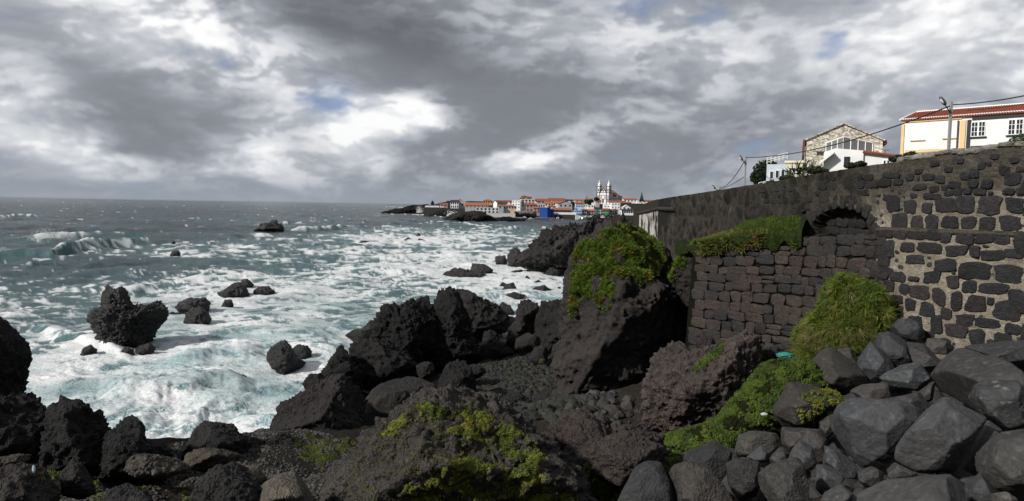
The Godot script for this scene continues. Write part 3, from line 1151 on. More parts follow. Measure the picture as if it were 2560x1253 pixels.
func make_wall() -> void:
	var wall := thing("sea_wall", "long dark basalt sea wall with pale mortar joints, climbing towards the houses", "wall")
	# the rendered body of the wall
	var xs := PackedFloat32Array()
	var x := 1650.0
	while x < 3180.0:
		xs.push_back(x)
		x += clampf(0.07 / maxf(wall_base(WP, x).distance_to(wall_base(WP, x + 1.0)), 0.001), 1.2, 14.0)
	var rows := 74
	var v := PackedVector3Array()
	var c := PackedColorArray()
	for j in rows:
		for i in xs.size():
			var xx := xs[i]
			var w := along(WP, xx)
			var y := lerpf(2.6, w.y, pow(j / float(rows - 1), 0.8))
			var p := wall_base(WP, xx)
			p.y = y
			var n := wall_out(WP, xx)
			var q := p * 1.0
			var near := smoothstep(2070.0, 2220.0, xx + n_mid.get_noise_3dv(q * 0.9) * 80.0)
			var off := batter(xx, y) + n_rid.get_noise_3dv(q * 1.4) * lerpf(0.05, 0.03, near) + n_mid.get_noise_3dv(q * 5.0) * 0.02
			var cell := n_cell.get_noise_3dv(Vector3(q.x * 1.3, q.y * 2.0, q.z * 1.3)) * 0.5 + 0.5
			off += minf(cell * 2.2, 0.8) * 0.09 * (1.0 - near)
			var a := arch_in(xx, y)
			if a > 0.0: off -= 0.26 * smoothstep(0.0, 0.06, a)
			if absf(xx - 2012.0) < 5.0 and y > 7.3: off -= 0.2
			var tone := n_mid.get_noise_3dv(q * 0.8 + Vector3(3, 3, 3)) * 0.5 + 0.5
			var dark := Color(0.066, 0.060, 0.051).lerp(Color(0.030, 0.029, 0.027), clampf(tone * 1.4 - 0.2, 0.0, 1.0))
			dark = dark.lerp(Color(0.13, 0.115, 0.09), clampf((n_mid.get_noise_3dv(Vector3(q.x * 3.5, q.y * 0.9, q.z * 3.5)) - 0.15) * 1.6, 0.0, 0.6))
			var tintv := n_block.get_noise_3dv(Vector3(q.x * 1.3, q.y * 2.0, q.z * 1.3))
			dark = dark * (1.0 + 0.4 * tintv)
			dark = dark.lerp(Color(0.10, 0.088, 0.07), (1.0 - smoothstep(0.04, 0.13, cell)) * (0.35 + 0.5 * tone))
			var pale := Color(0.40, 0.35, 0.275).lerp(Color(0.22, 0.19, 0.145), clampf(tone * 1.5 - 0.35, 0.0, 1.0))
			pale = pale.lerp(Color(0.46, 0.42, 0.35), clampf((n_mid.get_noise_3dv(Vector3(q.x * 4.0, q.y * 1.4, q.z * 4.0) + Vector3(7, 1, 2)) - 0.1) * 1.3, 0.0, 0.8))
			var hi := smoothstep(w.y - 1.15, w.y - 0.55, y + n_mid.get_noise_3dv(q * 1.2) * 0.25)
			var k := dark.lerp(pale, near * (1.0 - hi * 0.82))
			# lime washed out of the joints beside the arch
			var st := exp(-pow((xx - 2205.0 - (7.4 - y) * 14.0) / 26.0, 2.0)) * smoothstep(6.5, 6.9, y) * (1.0 - smoothstep(7.75, 8.05, y))
			k = k.lerp(Color(0.50, 0.46, 0.38), clampf(st * (0.7 + n_mid.get_noise_3dv(q * 6.0) * 1.2), 0.0, 0.9))
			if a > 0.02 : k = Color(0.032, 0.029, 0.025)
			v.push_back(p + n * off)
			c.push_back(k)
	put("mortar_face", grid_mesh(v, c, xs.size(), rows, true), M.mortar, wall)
	# top and back
	v = PackedVector3Array()
	c = PackedColorArray()
	for j in 5:
		for i in xs.size():
			var w := along(WP, xs[i])
			var n := wall_out(WP, xs[i])
			var p := wall_base(WP, xs[i]) - n * (0.0 if j == 0 else 0.2 if j == 1 else 0.4 if j == 2 else 0.5)
			p.y = w.y + (0.03 if j in [1, 2] else 0.0) - (0.3 if j == 4 else 0.0) + n_mid.get_noise_3dv(p * 2.5) * 0.03
			v.push_back(p)
			c.push_back(Color(0.05, 0.046, 0.04))
	put("wall_top", grid_mesh(v, c, xs.size(), 5, true), M.mortar, wall)
	# rough lime-white coping on the near part
	var k2 := 0
	x = 2244.0
	while x < 3100.0:
		var w := along(WP, x)
		var wide := 0.16 + 0.1 * absf(sin(k2 * 12.9))
		rng.seed = 900 + k2
		var g := rock_block(Vector3(wide * 1.25, 0.10 + rng.randf() * 0.05, 0.42), 700 + k2, Color(0.34, 0.32, 0.28) * rng.randf_range(0.7, 1.25), 0.2)
		lay("coping_stone", wall, WP, x, w.y + 0.03 + rng.randf_range(-0.025, 0.02), -0.18, g, M.mortar, rng.randf_range(-0.12, 0.12))
		x += wide / maxf(wall_base(WP, x).distance_to(wall_base(WP, x + 1.0)), 0.001)
		k2 += 1
	# ledge under which the foot of the wall stands forward
	v = PackedVector3Array()
	c = PackedColorArray()
	var xl := []
	x = 2205.0
	while x < 3100.0:
		xl.append(x)
		x += 8.0
	for j in 5:
		for xx in xl:
			var p := wall_base(WP, xx)
			var n := wall_out(WP, xx)
			p.y = [7.72, 7.70, 7.67, 7.62, 7.60][j] + n_mid.get_noise_3dv(p * 3.0) * 0.012
			p += n * ([0.0, 0.10, 0.135, 0.12, 0.03][j] + n_mid.get_noise_3dv(p * 5.0) * 0.012)
			v.push_back(p)
			c.push_back(Color(0.10, 0.09, 0.07))
	put("ledge", grid_mesh(v, c, xl.size(), 5), M.mortar, wall)
	# big stones: where each stands on the photographed wall (centre x, y, width, height in pixels)
	var st := []
	for s in [[1065, 640, 120, 150], [1245, 650, 120, 130], [1415, 660, 90, 110], [1605, 645, 200, 150], [1825, 640, 170, 165], [2070, 640, 200, 175], [2330, 635, 200, 140], [1130, 800, 160, 165], [1310, 830, 110, 145], [1460, 822, 120, 130],
			[1660, 822, 150, 115], [1850, 822, 150, 130], [2040, 832, 170, 130], [2290, 822, 200, 140], [1020, 932, 130, 70], [1165, 945, 140, 88], [1330, 945, 180, 95], [1510, 950, 150, 88], [1640, 972, 100, 100], [1830, 982, 190, 100], [2020, 982, 170, 110], [2200, 985, 160, 125], [2395, 985, 90, 140],
			[845, 1080, 110, 130], [1055, 1090, 120, 150], [1250, 1075, 130, 90], [1470, 1085, 250, 95], [1740, 1115, 200, 100], [1920, 1120, 90, 110], [2120, 1165, 230, 105], [2340, 1140, 180, 110]]:
		st.append([1980 + s[0] * 0.23947, 360 + s[1] * 0.23947, s[2] * 0.23947, s[3] * 0.23947])
	for s in [[1345, 450, 130, 65], [1490, 475, 100, 62], [1600, 455, 60, 50], [1705, 430, 115, 78], [1280, 540, 70, 48], [1425, 545, 90, 58], [1515, 548, 80, 50], [1645, 515, 90, 58], [1740, 500, 78, 78], [1835, 490, 78, 58], [1965, 500, 120, 68], [2075, 515, 48, 38], [2265, 495, 130, 78], [2392, 500, 80, 78],
			[1900, 415, 100, 78], [2035, 420, 110, 78], [2320, 375, 165, 115], [1800, 335, 90, 78], [1910, 310, 88, 78], [1985, 225, 78, 78], [2225, 275, 108, 88], [2060, 205, 38, 38], [1430, 345, 108, 68], [1550, 370, 96, 76], [2390, 265, 78, 58], [1500, 200, 88, 58], [1240, 350, 90, 60], [1330, 290, 80, 46], [1640, 270, 90, 50], [1760, 180, 70, 50], [2120, 130, 80, 50], [2330, 170, 90, 60], [1120, 400, 90, 60]]:
		st.append([1980 + s[0] * 0.23947, 360 + s[1] * 0.23947, s[2] * 0.23947, s[3] * 0.23947])
	for s in [[1600, 505, 90, 60], [1700, 520, 70, 60], [1885, 508, 118, 58], [2080, 540, 130, 70], [2258, 572, 168, 98], [2470, 605, 150, 110], [1790, 617, 88, 58], [1880, 630, 62, 30], [1995, 627, 98, 80], [2130, 646, 72, 70], [2225, 676, 88, 78], [2380, 690, 170, 66], [2520, 742, 90, 80],
			[1825, 697, 58, 58], [1925, 712, 110, 88], [2046, 742, 80, 98], [2150, 772, 70, 108], [2270, 792, 128, 98], [2450, 832, 122, 120], [1670, 647, 50, 58], [1735, 682, 58, 68], [1780, 762, 78, 56], [1865, 797, 58, 78], [1970, 822, 80, 78], [2090, 852, 60, 68], [2030, 922, 70, 108], [2200, 892, 100, 78],
			[2145, 967, 128, 78], [2340, 912, 150, 58], [2280, 1007, 88, 108], [2440, 1022, 96, 98], [2358, 1042, 38, 68], [2510, 950, 100, 66], [2080, 1042, 78, 66], [1975, 990, 74, 66], [1800, 840, 60, 60], [1900, 900, 80, 60], [1880, 960, 60, 70], [2360, 770, 40, 40], [2530, 860, 60, 70],
			[1560, 540, 80, 60], [1640, 570, 80, 50], [1720, 580, 70, 40], [1480, 500, 60, 60], [1580, 600, 60, 50]]:
		st.append([1560 + s[0] * 0.390625, 450 + s[1] * 0.390625, s[2] * 0.390625, s[3] * 0.390625])
	var kk := 0
	for s in st:
		var h := wall_hit(WP, s[0], s[1])
		var a := wall_hit(WP, s[0] - s[2] * 0.5, s[1])
		var b := wall_hit(WP, s[0] + s[2] * 0.5, s[1])
		var hh := absf(wall_hit(WP, s[0], s[1] - s[3] * 0.5).y - wall_hit(WP, s[0], s[1] + s[3] * 0.5).y)
		var ww := wall_base(WP, a.x).distance_to(wall_base(WP, b.x))
		rng.seed = 300 + kk
		var col := Color(0.034, 0.034, 0.036).lerp(Color(0.05, 0.041, 0.038), rng.randf() * rng.randf()) * rng.randf_range(0.8, 1.25)
		lay("stone", wall, WP, h.x, h.y, batter(h.x, h.y) + 0.012, stone_mesh(ww * 1.1, hh * 1.09, 0.026, 40 + kk, rng.randf_range(4.0, 9.0), col, 0.10), M.pitted, rng.randf_range(-0.06, 0.06))
		kk += 1
	# small filler stones pressed into the wide joints
	var fr := RandomNumberGenerator.new()
	fr.seed = 77
	for i in 500:
		var fx := fr.randf_range(2190.0, 2565.0)
		var fy := fr.randf_range(440.0, 860.0)
		var free := true
		for s in st:
			if absf(fx - s[0]) < s[2] * 0.55 + 5.0 and absf(fy - s[1]) < s[3] * 0.55 + 5.0: free = false
		if free:
			var h := wall_hit(WP, fx, fy)
			st.append([fx, fy, 12.0, 10.0])
			if h.y < along(WP, h.x).y - 0.2: lay("stone", wall, WP, h.x, h.y, batter(h.x, h.y) + 0.006, stone_mesh(fr.randf_range(0.05, 0.11), fr.randf_range(0.04, 0.08), 0.018, 9000 + i, 3.0, Color(0.05, 0.045, 0.042) * fr.randf_range(0.7, 1.6), 0.15), M.pitted, fr.randf_range(-0.5, 0.5))
	# beyond the frame the wall goes on in courses
	for r in 7:
		var y := 5.5 + r * 0.5
		x = 2590.0 + (r % 2) * 30
		while x < 3080.0:
			rng.seed = 2000 + kk
			lay("stone", wall, WP, x, y, batter(x, y) + 0.012, stone_mesh(rng.randf_range(0.35, 0.5), rng.randf_range(0.28, 0.4), 0.05, 1300 + kk, 3.5, Color(0.036, 0.035, 0.036)), M.pitted)
			kk += 1
			x += rng.randf_range(0.5, 0.62) / maxf(wall_base(WP, x).distance_to(wall_base(WP, x + 1.0)), 0.001)
	# dark flush stones round and left of the arch
	for r in 9:
		var y := 7.5 + r * 0.155
		x = 1880.0 + (r % 2) * 16
		while x < 2235.0:
			rng.seed = 500 + kk
			var w := rng.randf_range(0.22, 0.42)
			var dx := w * 1.18 / maxf(wall_base(WP, x).distance_to(wall_base(WP, x + 1.0)), 0.001)
			if arch_in(x, y) < -0.45 and y < along(WP, x).y - 0.12 and absf(x - 2012.0) > 9.0 and rng.randf() < 0.55 and (x < 2180.0 or y > 8.25):
				lay("stone", wall, WP, x, y + rng.randf_range(-0.02, 0.02), 0.022, stone_mesh(w * 1.1, rng.randf_range(0.1, 0.165), 0.014, 600 + kk, 5.0, Color(0.036, 0.033, 0.03) * rng.randf_range(0.75, 1.4), 0.12), M.pitted, rng.randf_range(-0.05, 0.05))
			kk += 1
			x += dx
	# arch stones
	for i in 13:
		var t := PI * (i + 0.5) / 13.0
		var xx := 2110.0 - cos(t) * 88.0
		var y := 7.42 + sin(t) * 0.76
		var dxm := wall_base(WP, 2109.0).distance_to(wall_base(WP, 2110.0))
		lay("arch_stone", wall, WP, xx, y, 0.035, stone_mesh(0.205, 0.21 if i < 12 else 0.4, 0.018, 1700 + i, 7.0, Color(0.046, 0.043, 0.039), 0.05), M.pitted, atan2(0.66 * cos(t), 88.0 * dxm * sin(t)) * 0.8)
	# walled-up field inside the arch and the courses under it
	for r in range(-1, 4):
		x = 2024.0 + (r % 2) * 12
		while x < 2196.0:
			rng.seed = 800 + kk
			var y := 7.55 - r * 0.2
			var w := rng.randf_range(0.24, 0.42)
			if r > 0 or arch_in(x, y) > 0.2:
				lay("stone", wall, WP, x, y, -0.22 if arch_in(x, y) > 0.05 and r <= 0 else 0.03, stone_mesh(w, 0.19, 0.05, 3000 + kk, 4.0, Color(0.034, 0.031, 0.029) * rng.randf_range(0.8, 1.3)), M.pitted)
			kk += 1
			x += w * 1.08 / maxf(wall_base(WP, x).distance_to(wall_base(WP, x + 1.0)), 0.001)
	# far end: a corner block with a cornice and flaking whitewash painted sun-bright
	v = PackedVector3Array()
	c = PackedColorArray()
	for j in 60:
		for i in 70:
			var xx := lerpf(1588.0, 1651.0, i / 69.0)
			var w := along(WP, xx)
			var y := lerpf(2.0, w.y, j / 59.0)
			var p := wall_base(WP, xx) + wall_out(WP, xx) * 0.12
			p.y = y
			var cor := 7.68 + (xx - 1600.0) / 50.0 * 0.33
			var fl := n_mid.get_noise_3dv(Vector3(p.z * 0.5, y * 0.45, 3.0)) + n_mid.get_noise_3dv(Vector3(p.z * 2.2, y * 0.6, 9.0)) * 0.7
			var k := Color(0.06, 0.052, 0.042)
			if y < cor and xx > 1603.0: k = k.lerp(Color(0.78, 0.74, 0.66), smoothstep(-0.1, 0.2, fl + 0.16))  # whitewash brightened to paint the sunlit face against the dark corner
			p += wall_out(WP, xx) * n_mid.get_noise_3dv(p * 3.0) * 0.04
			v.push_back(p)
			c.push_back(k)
	put("sunlit_whitewash_end", grid_mesh(v, c, 70, 60, true), M.mortar, wall)
	var g := G.new()
	g.tint = Color(0.036, 0.034, 0.031)  # dark tint paints the shaded face beside the bright end
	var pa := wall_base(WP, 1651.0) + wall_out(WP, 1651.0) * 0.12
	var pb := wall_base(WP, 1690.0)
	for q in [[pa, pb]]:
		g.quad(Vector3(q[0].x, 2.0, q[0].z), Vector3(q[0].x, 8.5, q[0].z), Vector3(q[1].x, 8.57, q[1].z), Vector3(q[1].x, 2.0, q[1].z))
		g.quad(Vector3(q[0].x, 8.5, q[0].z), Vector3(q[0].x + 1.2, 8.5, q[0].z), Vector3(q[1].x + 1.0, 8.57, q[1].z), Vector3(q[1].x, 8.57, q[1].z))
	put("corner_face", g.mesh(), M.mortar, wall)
	g = G.new()
	g.tint = Color(0.075, 0.066, 0.055)
	var line := []
	for xx in [1600.0, 1615.0, 1630.0, 1651.0]:
		var p := wall_base(WP, xx) + wall_out(WP, xx) * 0.14
		p.y = 7.68 + (xx - 1600.0) / 50.0 * 0.33
		line.append(p)
	for xx in [1670.0, 1694.0]:
		var p := wall_base(WP, xx) + wall_out(WP, xx) * lerpf(0.14, 0.1, (xx - 1651.0) / 43.0)
		p.y = 8.0
		line.append(p)
	g.tube(line, 0.1, 0.1, 8)
	put("cornice", g.mesh(), M.mortar, wall)

	# the lower wall of brown stones in front of it
	var low := thing("lower_stone_wall", "low brown dry-jointed stone wall in the shade under the arch, grass along its top", "wall")
	xs = PackedFloat32Array()
	x = 1738.0
	while x < 2216.0:
		xs.push_back(x)
		x += 4.0
	v = PackedVector3Array()
	c = PackedColorArray()
	for j in 40:
		for xx in xs:
			var w := along(QP, xx)
			var p := wall_base(QP, xx)
			p.y = lerpf(1.2, w.y - 0.02, j / 39.0)
			p += wall_out(QP, xx) * ((7.2 - p.y) * 0.06 + n_mid.get_noise_3dv(p * 3.0) * 0.015)
			v.push_back(p)
			c.push_back(Color(0.013, 0.012, 0.011))
	put("joint_bed", grid_mesh(v, c, xs.size(), 40, true), M.mortar, low)
	var y := 7.26
	var r := 0
	while y > 2.2:
		rng.seed = 5000 + r
		var h := rng.randf_range(0.19, 0.27)
		x = 1744.0 + rng.randf() * 10.0
		while x < 2205.0:
			rng.seed = 5100 + kk
			var w := rng.randf_range(0.22, 0.5)
			var pm := maxf(wall_base(QP, x).distance_to(wall_base(QP, x + 1.0)), 0.001)
			var dx := w / pm
			var xc := x + dx * 0.5
			var top := along(QP, xc).y
			var yc := y - h * 0.5 + (xc - 1745.0) * 0.0006 + n_low.get_noise_2d(xc * 0.012, r * 3.0) * 0.05
			if yc + h * 0.5 < top + 0.06:
				var col := Color(0.074, 0.057, 0.050).lerp(Color(0.042, 0.040, 0.040), clampf(n_low.get_noise_2d(xc * 0.02, yc * 1.3) * 1.6 + 0.35 + rng.randf_range(-0.35, 0.35), 0.0, 1.0)) * rng.randf_range(0.85, 1.25)
				if rng.randf() < 0.16 and w > 0.3:
					for half in 2:
						lay("stone", low, QP, xc, yc + (half - 0.5) * h * 0.5, (7.2 - yc) * 0.06 + 0.02, stone_mesh(w - 0.02, h * 0.5 - 0.015, 0.045, 7000 + kk * 2 + half, 5.0, col), M.pitted, rng.randf_range(-0.03, 0.03))
				else:
					lay("stone", low, QP, xc, yc, (7.2 - yc) * 0.06 + 0.02, stone_mesh(w - 0.012, h - 0.008 + rng.randf_range(-0.02, 0.03), 0.035, 7000 + kk * 2, 8.0, col, 0.06), M.pitted, rng.randf_range(-0.03, 0.03))
			kk += 1
			x += dx
		y -= h
		r += 1
	# earth ledge on top of it, up to the main wall
	v = PackedVector3Array()
	c = PackedColorArray()
	for j in 26:
		for i in 80:
			var xx := lerpf(1700.0, 2016.0, i / 79.0)
			var t := j / 25.0
			var a := wall_base(QP, xx) + wall_out(QP, xx) * 0.12
			a.y = along(QP, xx).y - 0.12 * (1.0 - smoothstep(1740.0, 1800.0, xx))
			var b := wall_base(WP, xx + 4.0)
			b.y = lerpf(6.6, 7.55, smoothstep(1720.0, 1900.0, xx)) + 0.06 * smoothstep(1900.0, 1990.0, xx)
			var p := a.lerp(b, maxf(0.0, t - 0.12) / 0.88)
			p.y += 0.22 * sin(minf(1.0, t * 1.6) * PI * 0.5) * smoothstep(1760.0, 1960.0, xx) + n_mid.get_noise_3dv(p * 1.3) * 0.09
			if t < 0.12: p.y -= (0.12 - t) / 0.12 * (0.24 + 0.2 * n_mid.get_noise_2d(xx * 0.02, 4.0))
			v.push_back(p)
			c.push_back(Color(0.035, 0.05, 0.014))
	var gm := grid_mesh(v, c, 80, 26, true)
	tag(put("earth_ledge", gm, M.earth), "grassy earth ledge between the brown stone wall and the tall sea wall", "ground", "", "structure")
	rocks.ledge = {"v": v, "idx": gm.surface_get_arrays(0)[Mesh.ARRAY_INDEX], "at": Vector3.ZERO}

func rock_block(s: Vector3, sd: int, col: Color, rough: float) -> ArrayMesh:
	var b := ico(2)
	rng.seed = sd
	var v := PackedVector3Array()
	var c := PackedColorArray()
	var o := Vector3(sd % 37, sd % 11, sd % 23)
	for u in b[0]:
		var e: float = pow(pow(absf(u.x), 4.0) + pow(absf(u.y), 4.0) + pow(absf(u.z), 4.0), -0.25)
		var p: Vector3 = u * e * s * 0.5
		p *= 1.0 + n_mid.get_noise_3dv(u * 1.5 + o) * rough
		v.push_back(p)
		c.push_back(col * (1.0 + n_mid.get_noise_3dv(u * 3.0 + o) * 0.35))
	return smooth_mesh(v, b[1], c)

# ---------- hillside and the houses above the wall ----------
func hill_y(x: float, d: float) -> float:      # column, depth
	var w := along(WP, x)
	var slope := (w.y - eye.y) / w.x
	return eye.y + slope * 0.95 * d - 0.35

func make_hill() -> void:
	var v := PackedVector3Array()
	var c := PackedColorArray()
	for j in 40:
		for i in 60:
			var x := lerpf(1640.0, 3150.0, i / 59.0)
			var w := along(WP, x)
			var d := w.x + 0.5 + (140.0 if x < 2000 else 120.0) * pow(j / 39.0, 1.6)
			var r := dirp(x, 530.0)
			var p := Vector3(r.x / -r.z * d, hill_y(x, d), -d)
			p.y -= 0.5 * (1.0 - smoothstep(w.x, w.x + 3.0, d))
			v.push_back(p + Vector3(0, n_mid.get_noise_3dv(p * 0.2) * 0.15, 0))
			c.push_back(Color(0.05, 0.062, 0.025).lerp(Color(0.10, 0.09, 0.07), clampf(n_mid.get_noise_3dv(p * 0.1) + 0.4, 0, 1)))
	tag(put("hillside", grid_mesh(v, c, 60, 40, true), M.earth), "grassy hillside behind the sea wall carrying the houses", "hill", "", "structure")

# a frame on a facade: origin at pixel (x,y) depth d; u to the right along the facade, up, n out of it
func window_at(parent: Node, p: Vector3, w: float, h: float, cols: int, rws: int, frame: Material, sill: Material = null) -> void:
	# p: centre on the facade in the parent's axes, facade looks along +z
	var g := G.new()
	var t := 0.07
	g.box(p + Vector3(0, h / 2 - t / 2, 0.03), Vector3(w, t, 0.08)); g.box(p + Vector3(0, -h / 2 + t / 2, 0.03), Vector3(w, t, 0.08))
	g.box(p + Vector3(-w / 2 + t / 2, 0, 0.03), Vector3(t, h - 2 * t, 0.08)); g.box(p + Vector3(w / 2 - t / 2, 0, 0.03), Vector3(t, h - 2 * t, 0.08))
	for i in range(1, cols): g.box(p + Vector3(-w / 2 + w * i / cols, 0, 0.025), Vector3(0.05 if i * 2 != cols else 0.16, h - 2 * t, 0.06))
	for i in range(1, rws): g.box(p + Vector3(0, -h / 2 + h * i / rws, 0.022), Vector3(w - 2 * t, 0.045, 0.05))
	var o := put("window", g.mesh(), frame, parent)
	var q := G.new()
	q.box(p + Vector3(0, 0, 0.004), Vector3(w - 0.02, h - 0.02, 0.012))
	put("pane", q.mesh(), M.glass, o)
	if sill:
		var s := G.new()
		s.box(p + Vector3(0, -h / 2 - 0.08, 0.07), Vector3(w * 1.22, 0.12, 0.16))
		put("sill", s.mesh(), sill, o)

func slab(g: G, a: Vector3, b: Vector3, c: Vector3, d: Vector3, t: float) -> void:   # thick quad
	var n := (d - a).cross(b - a).normalized() * -t
	g.quad(a, b, c, d)
	g.quad(d + n, c + n, b + n, a + n)
	g.quad(a, a + n, b + n, b); g.quad(b, b + n, c + n, c); g.quad(c, c + n, d + n, d); g.quad(d, d + n, a + n, a)

func make_long_house() -> void:
	# white pair of houses under one tiled roof; the facade runs from column 2255 to beyond the frame, drawing nearer
	var p0 := at(2256, 300, 78.0)
	var p1 := at(2560, 279, 70.0)
	var u := Vector3(p1.x - p0.x, 0, p1.z - p0.z)
	var ln := u.length()
	u = u.normalized()
	var n := Vector3(-u.z, 0, u.x)
	if n.dot(eye - p0) < 0: n = -n
	var eave := (p0.y + p1.y) / 2.0
	var h := thing("house", "long white house with orange corner bands, red tile roof and two slit sills", "house", Vector3(p0.x, eave, p0.z), atan2(n.x, n.z))
	# in its own axes: x along the facade, y from the eave, z out
	var k := ln / 304.0        # metres per pixel along the facade
	var s1 := 165.0 * k        # party line
	var s2 := ln * 1.5
	var low := -9.0
	var g := G.new()
	g.box(Vector3(s1 / 2, low / 2, -4.5), Vector3(s1, -low, 9.0))
	put("wall", g.mesh(), M.white, h)
	var e := thing("house", "white house with dark green bands and twin-leaf windows under the same red roof", "house", h.position, h.rotation.y)
	g = G.new()
	g.box(Vector3((s1 + s2) / 2, low / 2, -4.503), Vector3(s2 - s1, -low, 9.0))
	put("wall", g.mesh(), M.white, e)
	# bands
	g = G.new()
	g.box(Vector3(s1 / 2 - 0.1, -0.2, 0.06), Vector3(s1 - 0.3, 0.26, 0.12))
	g.box(Vector3(0.15, -4.7, 0.07), Vector3(0.3, 8.4, 0.14)); g.box(Vector3(s1 - 0.1, -4.7, 0.07), Vector3(0.5, 8.4, 0.14))
	g.box(Vector3(s1 / 2, -3.55 - 0.1, 0.05), Vector3(s1 - 0.9, 0.34, 0.1)); g.box(Vector3(s1 * 0.6, -5.5, 0.05), Vector3(0.4, 3.4, 0.1))
	put("ochre_band", g.mesh(), M.ochre, h)
	g = G.new()
	g.box(Vector3(s1 * 0.28, -2.45, 0.06), Vector3(1.5, 0.10, 0.12)); put("slit_sill", g.mesh(), M.orange_wall, h)
	g = G.new()
	g.box(Vector3(s1 * 0.80, -2.4, 0.06), Vector3(1.5, 0.10, 0.12)); put("slit_sill", g.mesh(), M.orange_wall, h)
	window_at(h, Vector3(s1 * 0.2, -4.65, 0.02), 1.1, 1.2, 4, 2, M.frame_white)
	g = G.new()
	g.box(Vector3(s1 * 0.7, -5.6, 0.06), Vector3(1.3, 2.9, 0.12)); put("door_surround", g.mesh(), M.black_trim, h)
	g = G.new()
	g.box(Vector3(s1 * 0.7, -5.7, 0.08), Vector3(1.0, 2.7, 0.12)); put("door", g.mesh(), M.frame_white, h)
	g = G.new()
	g.box(Vector3((s1 + s2) / 2 + 0.3, -0.28, 0.06), Vector3(s2 - s1 - 0.8, 0.5, 0.13)); g.box(Vector3(s1 + 0.45, -4.6, 0.065), Vector3(0.34, 8.2, 0.14))
	g.box(Vector3((s1 + s2) / 2 + 0.3, -3.55, 0.06), Vector3(s2 - s1 - 0.8, 0.42, 0.12))
	put("dark_green_band", g.mesh(), M.black_trim, e)
	for x in [200.0, 288.0, 376.0]:
		window_at(e, Vector3(x * k, -1.55, 0.02), 1.3, 1.6, 4, 3, M.frame_white, M.black_trim)
	g = G.new()
	g.tube([Vector3(s1 - 0.55, -0.5, 0.12), Vector3(s1 - 0.55, -8.0, 0.12)], 0.09, 0.09, 8)
	put("downpipe", g.mesh(), M.steel, h)
	# roof: slope up and back, barrel tiles each of their own
	var rise := 1.2
	var back := 3.4
	var rf := G.new()
	slab(rf, Vector3(-0.15, -0.04, 0.28), Vector3(0.55, rise, -back), Vector3(s2, rise, -back), Vector3(s2, -0.04, 0.28), 0.12)
	slab(rf, Vector3(0.55, rise, -back), Vector3(0.55, 0.0, -8.8), Vector3(s2, 0.0, -8.8), Vector3(s2, rise, -back), 0.12)
	var roof := put("roof", rf.mesh(), M.tile_red, h)
	var tg := G.new()
	var len := Vector2(back + 0.35, rise + 0.04).length()
	var seg := 5
	for i in seg:
		var a0 := PI * i / seg
		var a1 := PI * (i + 1) / seg
		var c0 := Vector3(cos(a0) * 0.085, sin(a0) * 0.085, 0)
		var c1 := Vector3(cos(a1) * 0.085, sin(a1) * 0.085, 0)
		tg.quad(c0 + Vector3(0, 0, len), c1 + Vector3(0, 0, len), c1, c0)
	var tile := tg.mesh()
	var cap_g := G.new()
	for i in seg:
		var a0 := PI * i / seg
		var a1 := PI * (i + 1) / seg
		cap_g.quad(Vector3(cos(a0) * 0.12, sin(a0) * 0.12, 0), Vector3(cos(a1) * 0.12, sin(a1) * 0.12, 0), Vector3(cos(a1) * 0.07, sin(a1) * 0.07, 0), Vector3(cos(a0) * 0.07, sin(a0) * 0.07, 0))
		cap_g.quad(Vector3(cos(a0) * 0.12, sin(a0) * 0.12, -0.3), Vector3(cos(a1) * 0.12, sin(a1) * 0.12, -0.3), Vector3(cos(a1) * 0.12, sin(a1) * 0.12, 0), Vector3(cos(a0) * 0.12, sin(a0) * 0.12, 0))
	var cap := cap_g.mesh()
	var m2 := [M.tile_red, M.roof_red]
	var x := 0.1
	var i2 := 0
	while x < s2 * 0.78:
		var xt := maxf(x, 0.0)
		var t := put("roof_tile", tile, m2[(i2 * 7) % 5 % 2], roof)
		var dir := Vector3(0.0, -(rise + 0.04), back + 0.28).normalized()
		var up := Vector3.RIGHT.cross(dir) * -1.0
		up = dir.cross(Vector3.RIGHT)
		t.transform = Transform3D(Basis(Vector3.RIGHT, up, dir), Vector3(maxf(xt, 0.6 - 0.0), rise + 0.01, -back) if x > 0.6 else Vector3(xt, lerpf(-0.04, rise, xt / 0.7) + 0.01, lerpf(0.28, -back, xt / 0.7)))
		if x <= 0.6: t.scale.z = maxf(0.15, xt / 0.7)
		var q := put("eave_tile", cap, M.white, roof)
		q.transform = Transform3D(Basis(Vector3.RIGHT, up, dir), Vector3(xt, -0.04, 0.30))
		x += 0.235
		i2 += 1
	g = G.new()
	g.tube([Vector3(-0.15, 0.02, 0.3), Vector3(0.55, rise + 0.05, -back), Vector3(s2, rise + 0.05, -back)], 0.11, 0.11, 8)
	put("white_ridge", g.mesh(), M.white, roof)

